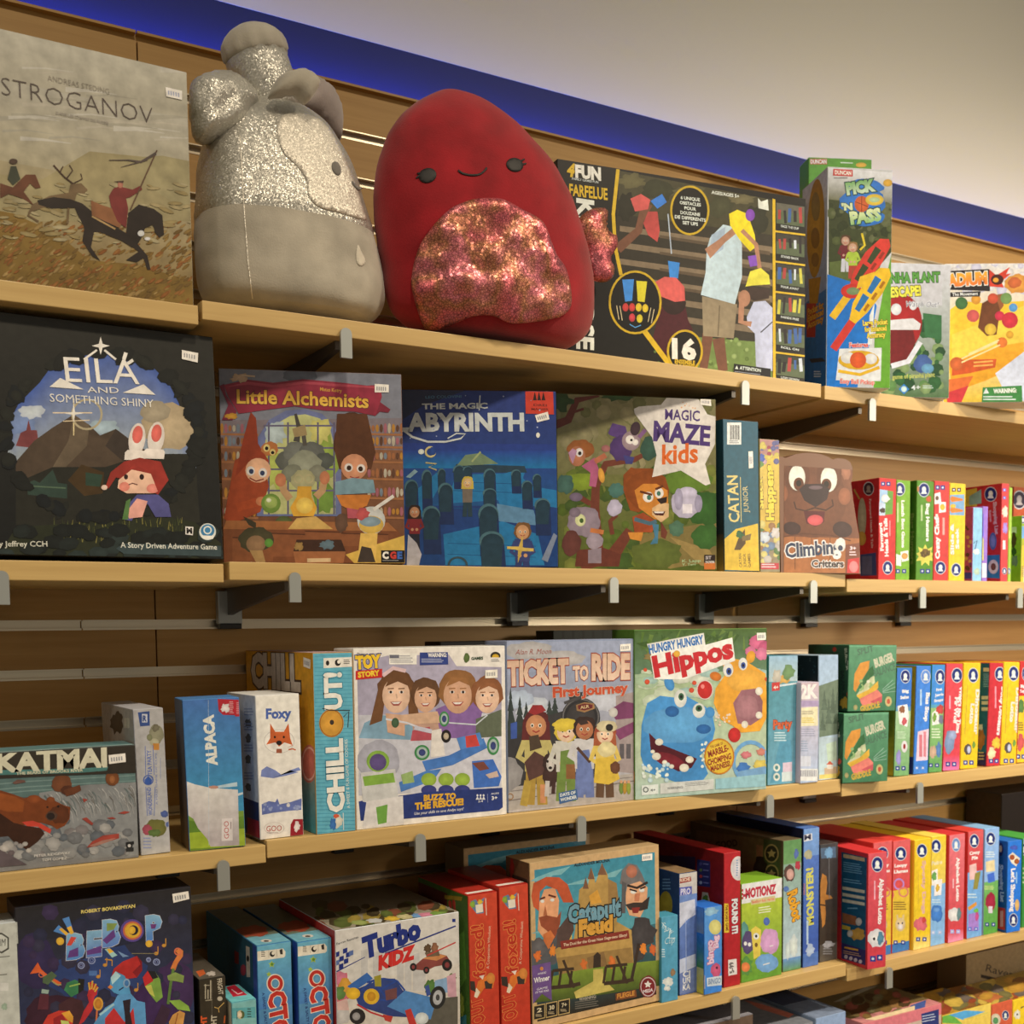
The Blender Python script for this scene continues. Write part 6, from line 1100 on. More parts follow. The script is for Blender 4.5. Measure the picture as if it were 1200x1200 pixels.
# ---- sandwich boxes
white(246, 232, 200)
for key, dx, dy in (('burgt', 0, 0), ('burg', -52, 398)):
    p = art(key).crop(880-dx/5, 720+dy/5 if False else 720, 5); ox, oy = dx, dy
    p.crop(880+ox/5, 720+oy/5, 5)
    p.fill(C(70, 126, 82), C(96, 150, 104)); p.fill(C(110, 170, 120), None, (0, .97, 1, 1))
    p.text('BURGER', (728, 312), (840, 268), 46, C(206, 200, 160), .05); p.text('BALANCE', (720, 368), (850, 322), 40, C(80, 116, 84), .03); p.text('SPLIT', (626, 240), (720, 214), 34, C(84, 116, 86), .03)
    p.poly([(600, 440), (606, 350), (640, 285), (695, 270), (690, 320), (640, 400), (612, 455)], C(222, 150, 60)); p.poly([(690, 320), (715, 300), (720, 350), (640, 440), (625, 440)], C(60, 110, 60))
    p.poly([(618, 470), (660, 420), (700, 370), (722, 360), (726, 400), (680, 450), (640, 480)], C(206, 206, 150)); p.scatter(640, 390, 710, 450, 10, [C(226, 220, 180), C(150, 180, 110)], 6, 12, 3); p.poly([(616, 475), (690, 440), (744, 390), (746, 430), (700, 480), (640, 500)], C(226, 176, 60)); p.poly([(636, 495), (740, 440), (768, 470), (762, 510), (720, 530), (660, 545), (645, 520)], C(226, 126, 104)); p.poly([(700, 510), (768, 478), (766, 515), (720, 530)], C(206, 90, 90))
    p.text('GRIDDLE', (642, 572), (756, 542), 32, C(206, 170, 60), .05)
    for a in ((770, 450, 845, 400), (770, 455, 846, 425), (772, 460, 846, 450), (770, 440, 830, 385)): p.line([(a[0], a[1]), (a[2], a[3])], 3, C(160, 190, 160))
    p.ell(805, 510, 20, 30, C(206, 190, 120)); p.ell(805, 510, 10, 16, C(190, 90, 60)); p.ell(612, 545, 12, 16, C(170, 160, 100)); p.done()
    p = art(key, 'left').crop(880+ox/5, 720+oy/5, 5); p.fill(C(40, 70, 46), C(44, 84, 54)); p.text('BURGER', (548, 200), (560, 330), 14, C(190, 190, 150), .04); p.text('BALANCE', (526, 330), (536, 480), 20, C(30, 50, 40), .04); p.ell(490, 205, 12, 14, C(190, 60, 40)); p.blob(550, 520, 26, 34, C(190, 150, 50), 3); p.blob(572, 465, 12, 16, C(190, 70, 44), 4); p.line([(560, 300), (590, 220)], 10, C(30, 60, 40)); p.line([(570, 440), (590, 360)], 8, C(60, 90, 50)); p.done()
# ---- slim boxes, third shelf (crop 1030,740 x5.453)
white(250, 236, 200)
def slim3(key, fillc, top=None): 
    q = art(key); q.fill(C(*fillc), C(*(top or fillc))); return q.crop(1030, 740, 5.453)
p = slim3('o1', (130, 180, 110), (60, 120, 190)); p.fill(C(120, 170, 100), C(170, 200, 140), (0, 0, 1, .6)); p.fill(C(56, 118, 186), None, (0, .64, 1, 1)); p.badge(168, 288, 28, 40); p.text('Big', (148, 392), (190, 388), 18, CR, .05); p.text('Snakes', (136, 432), (190, 426), 18, CR, .05); p.poly([(118, 475), (180, 465), (192, 540), (180, 610), (130, 590)], CR); p.blob(148, 500, 18, 24, C(150, 96, 60), 3); p.blob(162, 575, 18, 22, C(206, 90, 90), 4); p.ell(162, 735, 20, 38, C(236, 226, 220)); p.ell(162, 735, 8, 18, C(150, 40, 40)); p.icons(118, 874, 13, 2, 38); p.lines(116, 640, 178, 690, 4, C(200, 220, 170)); p.blob(125, 810, 16, 50, C(160, 150, 190), 3); p.done()
p = art('o1', 'left'); p.fill(C(190, 160, 40), C(50, 110, 40)); p.done()
p = slim3('bus', (66, 132, 200)); p.badge(298, 288, 28, 40, rim=(110, 150, 200)); p.text('Bus Stop', (302, 390), (290, 576), 22, CR, .05); p.lines(262, 370, 276, 600, 1, C(180, 206, 230)); p.poly([(248, 640), (318, 622), (310, 822), (236, 828)], C(236, 206, 200)); p.rect(256, 660, 276, 800, C(214, 120, 120)); p.rect(284, 640, 300, 800, C(220, 130, 130)); p.icons(242, 872, 14, 2, 38, (90, 140, 200)); p.done()
p = art('bus', 'left'); p.fill(C(200, 160, 40)); p.fill(C(50, 60, 120), None, (0, 0, 1, .16)); p.done()
p = slim3('o3', (110, 170, 90), (70, 150, 200)); p.fill(C(100, 160, 80), C(150, 190, 110), (0, 0, 1, .6)); p.fill(C(66, 140, 196), None, (0, .63, 1, 1)); p.badge(390, 290, 28, 44); p.text('First', (366, 382), (402, 376), 16, CR, .04); p.text('Jungle', (358, 416), (412, 408), 16, CR, .04); p.text('Snaps', (352, 452), (410, 442), 16, CR, .04); p.poly([(340, 520), (380, 490), (385, 590), (340, 600)], CR); p.blob(390, 500, 24, 30, C(200, 70, 60), 3); p.blob(355, 550, 14, 26, C(120, 160, 60), 4); p.blob(395, 560, 14, 30, C(120, 120, 130), 5); p.lines(336, 620, 400, 690, 4, C(220, 230, 180)); p.blob(345, 770, 24, 40, C(206, 170, 130), 6); p.blob(380, 760, 18, 50, C(90, 130, 170), 7); p.icons(330, 855, 12, 2, 40); p.done()
p = slim3('wolf', (222, 70, 74)); p.badge(498, 280, 32, 44); p.text("What's the Time", (516, 350), (492, 650), 22, CR, .05); p.text('Mr Wolf', (486, 420), (476, 590), 22, CR, .05); p.lines(448, 410, 460, 600, 1, C(240, 170, 170)); p.blob(450, 710, 34, 70, C(130, 150, 170), 4, .15); p.blob(468, 660, 26, 30, C(160, 170, 186), 5, .15); p.fill(C(226, 120, 160), C(220, 70, 80), (0, 0, 1, .14)); p.icons(440, 848, 14, 2, 40); p.done()
for key, ox in (('o5', 0), ('o7', 258)):
    p = slim3(key, (240, 196, 30)); p.crop(1030+ox/5.453, 740-(2 if ox else 0), 5.453); p.badge(602, 280, 30, 44); p.text('Dinosaur', (620, 370), (608, 660), 22, C(236, 226, 190), .05, C(180, 170, 120), .03); p.text('Lotto', (588, 460), (578, 590), 22, C(236, 226, 190), .05, C(180, 170, 120), .03); p.line([(566, 340), (548, 660)], 2, C(120, 110, 60)); p.blob(568, 755, 24, 36, C(90, 80, 70), 3, .1); p.ell(574, 755, 12, 24, C(200, 200, 206)); p.blob(606, 725, 12, 20, C(120, 160, 60), 4); p.icons(552, 838, 14, 2, 38); p.done()
p = slim3('dino', (204, 44, 50)); p.badge(772, 272, 30, 42); p.text('Dotty Dinosaurs', (784, 350), (752, 662), 22, CR, .05); p.lines(740, 350, 752, 660, 1, C(236, 150, 150)); p.blob(750, 715, 26, 36, C(236, 196, 60), 3); p.blob(720, 780, 28, 36, C(240, 220, 160), 4); p.icons(716, 828, 13, 2, 34); p.done()
p = art('dino', 'left').crop(1030, 740, 5.453); p.fill(C(24, 96, 116)); p.fill(C(44, 40, 90), None, (0, 0, 1, .13)); p.rect(668, 232, 705, 256, C(226, 206, 160)); p.lines(668, 270, 710, 360, 8, C(130, 170, 180)); 
for y in (412, 445, 485): p.rect(656, y, 700, y+22, C(214, 206, 170))
p.blob(655, 690, 26, 60, C(170, 110, 60), 4); p.blob(650, 610, 14, 20, C(206, 206, 190), 5); p.lines(636, 770, 680, 830, 3, C(190, 170, 120)); p.done()
p = slim3('o8', (240, 196, 40), (206, 50, 44)); p.fill(C(240, 196, 40), None, (0, 0, 1, .66)); p.fill(C(206, 50, 44), None, (0, .66, 1, 1)); p.badge(935, 270, 20, 40); p.text('Big', (905, 360), (930, 356), 18, CR, .05); p.text('Top', (900, 392), (930, 388), 18, CR, .05); p.blob(905, 480, 24, 44, C(90, 130, 60), 3, .2); p.lines(890, 580, 927, 640, 4, C(120, 100, 50)); p.blob(905, 710, 26, 50, C(214, 90, 80), 4); p.icons(888, 800, 14, 2, 36); p.done()

# ================================================================== PRINTED ART, fourth and lowest shelf
white(218, 212, 202)
p = art('white').crop(0, 1010, 4.8); p.fill(C(190, 192, 184)); p.poly([(-26, 400), (10, 398), (50, 425), (50, 490), (10, 515), (-30, 500)], C(70, 70, 66)); p.poly([(-22, 410), (8, 408), (42, 430), (42, 484), (8, 505), (-24, 492)], C(190, 192, 184)); p.text('XIM', (-30, 476), (30, 472), 40, C(70, 70, 66), .0); p.line([(-40, 540), (55, 530)], 5, C(110, 110, 104)); p.line([(-40, 640), (40, 632)], 6, C(120, 120, 112)); p.rect(0, 680, 48, 725, C(206, 206, 200)); p.blob(25, 815, 16, 20, C(160, 180, 160), 3); p.done()
# ---- jazz musicians
p = art('bebop', m=M_WRAP).crop(0, 1010, 4.8); p.fill(C(38, 52, 92), C(40, 38, 40)); p.fill(C(46, 62, 110), C(44, 44, 56), (0, .1, 1, .85))
for x, y, rx, ry, c, sd in ((560, 640, 280, 200, (48, 66, 116), 1), (200, 560, 120, 150, (52, 44, 80), 2), (980, 720, 120, 160, (66, 46, 86), 3), (620, 380, 260, 100, (40, 44, 66), 4), (300, 860, 160, 120, (60, 34, 50), 5), (870, 800, 120, 140, (62, 40, 84), 6)): p.blob(x, y, rx, ry, C(*c), sd, .1)
p.scatter(130, 250, 1070, 900, 40, [C(54, 52, 74), C(44, 46, 70), C(60, 48, 80)], 20, 50, 5)
p.text('ROBERT BOVAKIMYAN', (456, 290), (760, 256), 18, C(216, 196, 110), .035)
L1, L2, Y1, PU, RE = C(84, 134, 196), C(130, 176, 206), C(226, 176, 60), C(98, 62, 130), C(206, 74, 60)
for t, a, b, h, c in (('B', (372, 542), (478, 532), 124, L1), ('E', (486, 526), (572, 518), 122, C(92, 120, 186)), ('B', (576, 470), (678, 458), 128, C(96, 130, 196)), ('P', (822, 434), (914, 420), 118, C(80, 126, 196))): p.text(t, a, b, h, c, .07, C(206, 206, 216), .012, top=L2)
p.ell(743, 386, 66, 64, C(96, 76, 150), 0, 24); p.ell(745, 386, 54, 52, C(206, 110, 80), 0, 24); p.ell(745, 386, 44, 42, Y1, 0, 22); p.ell(750, 384, 28, 28, C(40, 40, 50)); p.ell(742, 384, 20, 22, Y1)
p.poly([(374, 470), (400, 420), (430, 425), (400, 470)], RE); p.poly([(576, 440), (640, 380), (650, 420), (600, 462)], PU); p.poly([(390, 500), (440, 480), (440, 530), (380, 540)], PU); p.poly([(486, 500), (570, 470), (570, 510), (490, 524)], PU); p.poly([(600, 345), (660, 345), (640, 380), (600, 390)], C(130, 150, 80)); p.poly([(846, 350), (880, 350), (872, 375), (850, 376)], C(110, 60, 120))
p.poly([(300, 390), (330, 355), (384, 402), (372, 414)], L1); p.poly([(350, 320), (388, 308), (415, 400), (398, 408)], L1); p.poly([(332, 380), (345, 370), (384, 402), (372, 414)], Y1); p.poly([(375, 370), (400, 360), (415, 400), (398, 408)], Y1); p.ell(338, 446, 22, 22, Y1); p.ell(838, 460, 20, 20, Y1); p.poly([(588, 490), (615, 484), (660, 525), (630, 538)], C(150, 190, 190)); p.poly([(660, 500), (700, 520), (725, 530), (690, 536)], C(120, 150, 190)); p.poly([(600, 490), (620, 488), (640, 505), (615, 515)], Y1)
for x, y, r in ((456, 582, 20), (515, 553, 22), (835, 550, 14), (880, 563, 20)): p.ring(x, y, r, 6, C(140, 150, 190)); p.ring(x, y, r*.5, 4, C(120, 130, 180))
for x, y in ((590, 580), (552, 645), (878, 515), (922, 470), (765, 720)): p.ell(x, y, 12, 10, C(196, 140, 60)); p.line([(x+10, y), (x+10, y-40)], 5, C(196, 140, 60))
p.line([(590, 548), (630, 552)], 7, C(196, 140, 60)); p.line([(630, 585), (630, 552)], 5, C(196, 140, 60)); p.line([(740, 515), (880, 515)], 4, C(130, 120, 90)); p.rect(500, 612, 545, 640, C(76, 110, 166))
p.poly([(168, 630), (212, 565), (232, 604), (262, 630), (345, 680), (330, 698), (240, 640), (222, 622)], C(214, 96, 50)); p.line([(250, 640), (320, 690), (345, 690)], 8, C(160, 150, 100)); p.ring(232, 634, 16, 5, C(206, 110, 80)); p.poly([(240, 650), (290, 615), (320, 640), (270, 690), (240, 680)], C(84, 104, 76)); p.poly([(235, 715), (276, 720), (270, 742), (232, 738)], C(150, 170, 160)); p.poly([(225, 742), (275, 745), (270, 830), (210, 830)], C(90, 44, 56))
p.poly([(360, 720), (375, 680), (420, 662), (460, 680), (455, 730), (400, 760)], C(60, 124, 84)); p.poly([(440, 655), (475, 660), (470, 720), (440, 740)], C(34, 34, 34)); p.line([(390, 700), (450, 685)], 8, C(150, 180, 90)); p.poly([(330, 800), (400, 760), (460, 780), (480, 850), (440, 920), (330, 920)], C(70, 42, 48))
p.poly([(498, 720), (500, 680), (515, 672), (550, 700), (545, 745), (530, 760), (520, 830), (470, 900), (440, 920), (470, 840), (500, 790), (490, 750)], C(186, 50, 56))
for a in ((505, 720, 498, 678), (515, 715, 520, 668), (525, 720, 540, 685), (532, 730, 550, 705)): p.line([(a[0], a[1]), (a[2], a[3])], 9, C(214, 170, 70))
p.ell(552, 798, 28, 38, C(226, 170, 70)); p.ell(552, 798, 20, 28, C(196, 130, 50)); p.line([(545, 835), (540, 912)], 10, C(200, 110, 70))
p.poly([(625, 650), (640, 600), (690, 560), (770, 528), (798, 560), (800, 610), (770, 650), (700, 660), (650, 640)], C(176, 46, 46)); p.poly([(770, 528), (798, 560), (800, 610), (770, 650), (745, 620), (790, 575)], C(130, 32, 40))
p.poly([(615, 710), (622, 650), (650, 615), (700, 640), (720, 680), (735, 740), (700, 760), (640, 735)], C(84, 150, 196)); p.poly([(622, 650), (650, 615), (680, 640), (650, 670), (630, 690)], C(170, 206, 220)); p.ell(712, 682, 20, 26, C(140, 170, 200)); p.ell(712, 682, 12, 17, C(70, 120, 176)); p.line([(668, 722), (694, 705)], 7, C(40, 40, 70)); p.poly([(605, 705), (620, 690), (636, 704), (622, 716)], C(214, 130, 70))
p.poly([(660, 750), (735, 740), (770, 780), (815, 790), (822, 920), (520, 920), (590, 820), (640, 790)], C(90, 150, 200)); p.poly([(590, 880), (640, 820), (700, 900), (750, 820), (760, 920), (590, 920)], C(186, 50, 54)); p.poly([(690, 780), (735, 770), (730, 840), (745, 920), (705, 920), (700, 850)], C(44, 36, 46)); p.line([(560, 860), (640, 800)], 12, C(160, 200, 220))
p.poly([(802, 650), (830, 612), (870, 615), (900, 660), (915, 760), (880, 790), (840, 740), (815, 700)], C(120, 156, 70)); p.poly([(802, 650), (830, 612), (860, 620), (860, 670), (815, 700)], C(190, 46, 50)); p.poly([(830, 612), (870, 615), (890, 650), (858, 660)], C(34, 34, 40)); p.poly([(815, 700), (850, 690), (870, 760), (840, 740)], C(190, 190, 90))
p.poly([(985, 500), (1010, 484), (1030, 500), (1028, 530), (1000, 570), (985, 610), (958, 600), (975, 560), (1000, 520)], C(206, 120, 64)); p.ring(1000, 504, 22, 8, C(206, 110, 80)); p.line([(975, 600), (960, 680), (945, 800)], 16, C(90, 120, 60)); p.poly([(940, 640), (985, 620), (1035, 640), (1030, 680), (985, 670), (945, 665)], C(130, 150, 80)); p.poly([(950, 780), (1010, 775), (1060, 810), (1070, 840), (1000, 830)], C(130, 166, 70)); p.poly([(950, 900), (970, 860), (1010, 836), (1040, 850), (1030, 912), (950, 912)], C(206, 150, 80)); p.line([(1000, 850), (985, 912)], 6, C(150, 90, 50)); p.poly([(910, 800), (960, 830), (930, 912), (860, 912)], C(60, 40, 60))
p.poly([(240, 912), (270, 860), (330, 836), (390, 840), (412, 880), (408, 912)], C(196, 60, 50)); p.poly([(345, 850), (390, 836), (412, 870), (408, 905), (380, 890)], C(222, 160, 60)); p.poly([(300, 880), (350, 855), (380, 912), (300, 912)], C(150, 40, 44)); p.poly([(340, 890), (385, 895), (390, 912), (345, 912)], C(190, 200, 110))
p.done(); GB['bebop'].sticker([(968, 180), (1058, 164), (1064, 208), (974, 230)], (0, 1010, 4.8))
# ---- small black, small turquoise
p = art('blk', m=M_WRAP).crop(220, 1090, 10.909); p.fill(C(52, 46, 36)); p.line([(308, 650), (308, 1200)], 4, C(110, 104, 90)); p.lines(205, 700, 300, 720, 1, C(170, 160, 140)); 
for x, y0, y1 in ((225, 690, 880), (258, 760, 880), (292, 640, 880)): p.line([(x, y0), (x, y1)], 14, C(176, 166, 144))
p.text('FRIGHT', (375, 625), (395, 830), 58, C(190, 180, 160), .02); p.ell(410, 875, 34, 30, C(186, 176, 156)); p.line([(340, 985), (390, 1000), (465, 925)], 10, C(196, 160, 90)); p.line([(390, 1000), (400, 1050)], 9, C(190, 150, 80)); p.line([(225, 900), (310, 890)], 14, C(150, 140, 120)); p.text('HT', (235, 1230), (240, 1090), 70, C(206, 84, 40), .06); p.text('IGHT', (360, 1290), (370, 1080), 66, C(180, 170, 150), .04); p.line([(475, 1090), (465, 1190)], 18, C(206, 100, 46)); p.done()
p = art('blk', 'top', m=M_WRAP).crop(220, 1090, 10.909); p.fill(C(96, 90, 80), C(60, 54, 46)); p.poly([(105, 530), (200, 505), (230, 560), (150, 600)], C(206, 100, 54)); p.blob(300, 560, 60, 30, C(190, 180, 170), 3, .3); p.done()
p = art('tsm').crop(220, 1090, 10.909); p.fill(C(140, 186, 176), C(120, 176, 176)); p.poly([(550, 1000), (860, 980), (864, 1120), (552, 1130)], C(90, 160, 166)); p.ell(672, 1080, 44, 56, C(206, 190, 140)); p.ell(690, 1080, 36, 50, C(90, 100, 60)); p.ell(660, 1080, 34, 44, C(216, 200, 170)); p.line([(630, 1030), (630, 1140)], 8, C(60, 70, 70)); p.lines(760, 1000, 820, 1130, 4, C(60, 90, 90)); p.done()
p = art('tsm', 'top').crop(220, 1090, 10.909); p.fill(C(110, 186, 190)); p.poly([(490, 730), (600, 700), (760, 830), (580, 855)], C(190, 40, 60)); p.line([(560, 760), (640, 820), (700, 800)], 14, C(226, 190, 190)); p.done()
p = art('tsm', 'left'); p.fill(C(196, 186, 160)); p.done()
# ---- pair of blue boxes with red lettering (crop 200,1030 x6)
for key, ox, oy in (('oct1', 0, 0), ('oct2', 292, -34)):
    p = art(key); p.fill(C(40, 70, 150), C(104, 166, 190)); p.fill(C(70, 120, 180), C(100, 164, 190), (0, .55, 1, .93)); p.crop(200+ox/6, 1030+oy/6, 6)
    p.poly([(595, 512), (790, 488), (806, 510), (806, 540), (796, 552), (598, 580)], C(224, 216, 198)); p.ell(714, 528, 18, 20, C(36, 34, 34)); p.ell(720, 522, 11, 12, C(224, 216, 198)); p.lines(636, 506, 668, 552, 4, C(90, 84, 78)); p.poly([(765, 500), (785, 490), (788, 530), (770, 530)], C(50, 46, 44)); p.line([(690, 500), (690, 555)], 2, C(120, 110, 100)); p.line([(745, 494), (745, 545)], 2, C(120, 110, 100))
    p.star(710, 600, 26, C(150, 176, 70), 5, .5); p.ell(712, 600, 10, 10, C(90, 130, 50)); p.star(690, 670, 20, C(150, 176, 70), 5, .5)
    p.ell(735, 735, 62, 68, C(232, 214, 196), 0, 26); p.ell(735, 735, 54, 60, C(186, 52, 44), 0, 26); p.ell(735, 735, 31, 36, C(232, 214, 196), 0, 22); p.ell(735, 735, 25, 30, C(96, 150, 184), 0, 22)
    p.text('CTOPUS', (688, 800), (744, 1390), 112, C(186, 52, 44), .05, C(232, 214, 196), .03)
    p.text('A SWEET & SALTY GAME', (642, 800), (672, 1130), 17, C(40, 60, 110), .02); p.done()
    p = art(key, 'left').crop(200+ox/6, 1030+oy/6, 6); p.fill(C(40, 90, 130), C(44, 92, 110)); p.fill(C(56, 84, 160), None, (.93, 0, 1, 1)); p.poly([(530, 470), (556, 480), (560, 690), (535, 690)], C(206, 200, 186)); p.ell(544, 560, 9, 22, C(40, 36, 36)); p.poly([(450, 500), (480, 520), (480, 600), (450, 590)], C(150, 50, 50)); p.ell(512, 640, 20, 40, C(170, 70, 90)); p.done()
    p = art(key, 'top').crop(200+ox/6, 1030+oy/6, 6); p.fill(C(110, 170, 190), C(90, 100, 90)); p.fill(C(96, 104, 90), C(80, 80, 70), (0, .2, 1, 1)); p.blob(580, 370, 110, 40, C(150, 70, 50), 3, .2); p.ell(672, 436, 40, 11, C(206, 200, 190)); p.ell(672, 438, 20, 6, C(70, 66, 66)); p.done()  # darker fill behind the front strip paints the shelf's shadow into the top
# ---- toy buggies (crop 360,1030 x4.2857)
white(226, 218, 204)
p = art('turbo').crop(360, 1030, 4.2857); p.fill(C(196, 184, 166), C(214, 208, 198)); p.fill(C(206, 200, 190), None, (0, .62, 1, 1)); bl = C(36, 50, 120)
for x in (270, 330, 450, 490, 530, 560): p.poly([(x, 560), (x, 420-(x % 70)), (x+34, 410-(x % 70)), (x+34, 560)], C(190, 186, 180))
p.poly([(120, 560), (160, 480), (200, 470), (210, 600), (130, 640)], C(190, 100, 110)); p.blob(160, 500, 40, 34, C(206, 120, 140), 3, .15); p.blob(190, 540, 36, 40, C(206, 150, 60), 4, .15); p.blob(150, 570, 40, 34, C(96, 130, 70), 5); p.blob(620, 545, 30, 40, C(84, 120, 60), 6); p.blob(720, 520, 30, 40, C(96, 120, 60), 7); p.poly([(640, 510), (700, 495), (705, 570), (640, 580)], C(130, 160, 190)); p.poly([(700, 490), (745, 470), (750, 600), (706, 590)], C(196, 150, 160)); p.poly([(560, 610), (756, 590), (756, 760), (560, 760)], C(90, 86, 76)); p.blob(170, 690, 50, 40, C(196, 190, 184), 8, .15); p.poly([(140, 620), (200, 600), (210, 660), (140, 660)], C(206, 170, 160))
p.poly([(200, 540), (300, 470), (330, 500), (240, 560)], C(56, 100, 166)); p.poly([(230, 560), (380, 500), (440, 500), (480, 560), (640, 600), (620, 700), (420, 690), (260, 640)], C(50, 66, 120)); p.poly([(400, 640), (490, 560), (650, 600), (620, 705), (540, 700)], C(80, 130, 184))
for a in ((330, 510, 380, 500), (380, 500, 450, 510), (450, 510, 490, 560), (330, 510, 400, 600), (300, 520, 330, 510), (270, 560, 330, 510), (360, 560, 450, 510), (300, 600, 400, 610)): p.line([(a[0], a[1]), (a[2], a[3])], 9, C(44, 70, 140))
p.ell(230, 575, 36, 30, C(222, 176, 50)); p.ell(322, 590, 40, 40, C(222, 176, 50)); p.ell(322, 590, 22, 24, C(196, 140, 40)); p.poly([(335, 490), (370, 480), (372, 540), (340, 540)], C(150, 140, 50)); p.poly([(390, 560), (450, 545), (450, 600), (395, 610)], C(110, 70, 70)); p.ell(655, 595, 40, 58, C(44, 44, 44), 10, 22); p.ell(655, 595, 24, 38, C(176, 176, 176), 10); p.ell(655, 595, 10, 16, C(70, 70, 70)); p.ell(252, 690, 40, 40, C(44, 42, 42)); p.ell(246, 690, 20, 20, C(150, 146, 144)); p.poly([(590, 540), (610, 530), (620, 580), (600, 590)], C(60, 80, 140)); p.line([(250, 630), (320, 670), (410, 700)], 8, C(186, 50, 50)); p.poly([(490, 660), (520, 650), (560, 760), (520, 760)], C(186, 56, 50)); p.ell(575, 700, 34, 30, C(206, 210, 206)); p.poly([(380, 680), (430, 690), (420, 720), (390, 710)], C(180, 60, 50))
p.poly([(545, 430), (580, 400), (640, 370), (700, 385), (725, 425), (640, 440), (600, 460), (540, 455)], C(130, 66, 60)); p.poly([(580, 400), (640, 372), (700, 386), (650, 410)], C(196, 130, 80))
for x, y, r in ((532, 442, 20), (598, 458, 18), (702, 432, 30)): p.ell(x, y, r*.85, r, C(40, 38, 38)); p.ell(x, y, r*.4, r*.5, C(130, 60, 60))
p.blob(605, 350, 18, 22, C(90, 70, 50), 3); p.blob(640, 345, 20, 22, C(140, 96, 70), 4); p.poly([(590, 370), (660, 360), (665, 385), (600, 392)], C(110, 90, 70))
p.line([(120, 470), (290, 392)], 7, bl, 3); p.line([(390, 375), (745, 236)], 7, bl); p.line([(600, 385), (745, 318)], 6, C(190, 60, 56)); p.rect(728, 200, 744, 216, bl)
for i, (x, y) in enumerate(((130, 400), (150, 378), (190, 360), (150, 420), (172, 400), (205, 380), (130, 445), (170, 438), (195, 412), (220, 372))): p.poly([(x-11, y-8), (x+11, y-16), (x+11, y+8), (x-11, y+16)], bl if i % 3 else C(90, 110, 160))
p.poly([(122, 332), (142, 326), (142, 336), (122, 342)], C(190, 50, 50)); p.text('Ferran Renalias', (148, 332), (256, 296), 11, C(70, 70, 76), .0)
p.text('Turbo', (290, 396), (576, 288), 92, bl, .065, shear=.12); p.text('KIDZ', (356, 456), (552, 392), 60, C(196, 48, 44), .07, shear=.2)
p.done()
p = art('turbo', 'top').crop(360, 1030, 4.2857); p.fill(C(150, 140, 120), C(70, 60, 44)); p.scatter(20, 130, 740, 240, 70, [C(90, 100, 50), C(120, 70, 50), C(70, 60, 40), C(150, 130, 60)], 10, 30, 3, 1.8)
for x, y, c in ((260, 220, (150, 160, 90)), (340, 210, (190, 190, 186)), (430, 200, (206, 170, 60)), (490, 190, (190, 180, 130)), (560, 185, (110, 150, 190)), (600, 180, (206, 130, 150)), (660, 175, (120, 150, 70))): p.blob(x, y, 40, 12, C(*c), x, .2)
p.done(); p = art('turbo', 'left'); p.fill(C(160, 40, 36), C(180, 50, 44)); p.done()
# ---- fox spines (crop 500,950 x4)
for key, ox, oy in (('of1', 0, 0), ('of2', 152, -22)):
    p = art(key); p.fill(C(184, 56, 38), C(196, 70, 46)); p.crop(500+ox/4, 950+oy/4, 4)
    p.poly([(205, 425), (230, 415), (240, 430), (272, 405), (262, 440), (268, 480), (235, 484), (215, 460)], C(96, 120, 150)); p.poly([(228, 442), (262, 436), (264, 474), (232, 480)], C(220, 210, 190)); p.blob(215, 440, 12, 16, C(130, 160, 60), 3); p.blob(250, 428, 14, 10, C(220, 180, 60), 4); p.line([(276, 410), (280, 490)], 4, C(220, 190, 170))
    ol, fl2 = C(214, 130, 66), C(176, 50, 34)
    p.text('OUT', (272, 992), (256, 872), 60, fl2, .03, ol, .03); p.text('foxed!', (274, 775), (262, 530), 54, fl2, .02, ol, .03)
    p.poly([(222, 870), (240, 800), (300, 760), (320, 790), (310, 830), (270, 830), (245, 870), (230, 880)], C(206, 110, 46)); p.poly([(222, 872), (232, 830), (250, 850), (236, 878)], C(222, 206, 180)); p.poly([(196, 800), (225, 800), (230, 850), (200, 840)], C(56, 46, 40)); p.poly([(270, 800), (310, 790), (305, 835), (275, 835)], C(60, 50, 44)); p.poly([(245, 775), (270, 770), (262, 792)], C(222, 206, 190)); p.ell(300, 785, 20, 26, C(206, 130, 60))
    p.text('A Cooperative Whodunit', (292, 740), (300, 540), 12, C(220, 190, 160), .0); p.done()
    p = art(key, 'top'); p.fill(C(176, 46, 34), C(110, 36, 28)); p.fill(C(226, 216, 204), None, (.1, .06, .98, .12)); p.done()
p = art('of1', 'left').crop(360, 1030, 4.2857); p.fill(C(60, 90, 30), C(70, 100, 40)); p.fill(C(110, 40, 36), C(90, 40, 30), (0, .2, .6, .96)); p.poly([(690, 80), (780, 90), (775, 110), (690, 100)], C(160, 130, 40)); p.text('!!', (716, 170), (752, 165), 56, C(186, 60, 44), .06); p.rect(690, 140, 716, 160, C(206, 200, 190)); p.poly([(740, 300), (790, 260), (800, 500), (760, 560)], C(90, 130, 50)); p.blob(770, 640, 20, 60, C(150, 160, 60), 3); p.poly([(760, 700), (800, 680), (800, 740), (770, 740)], C(60, 120, 130)); p.done()
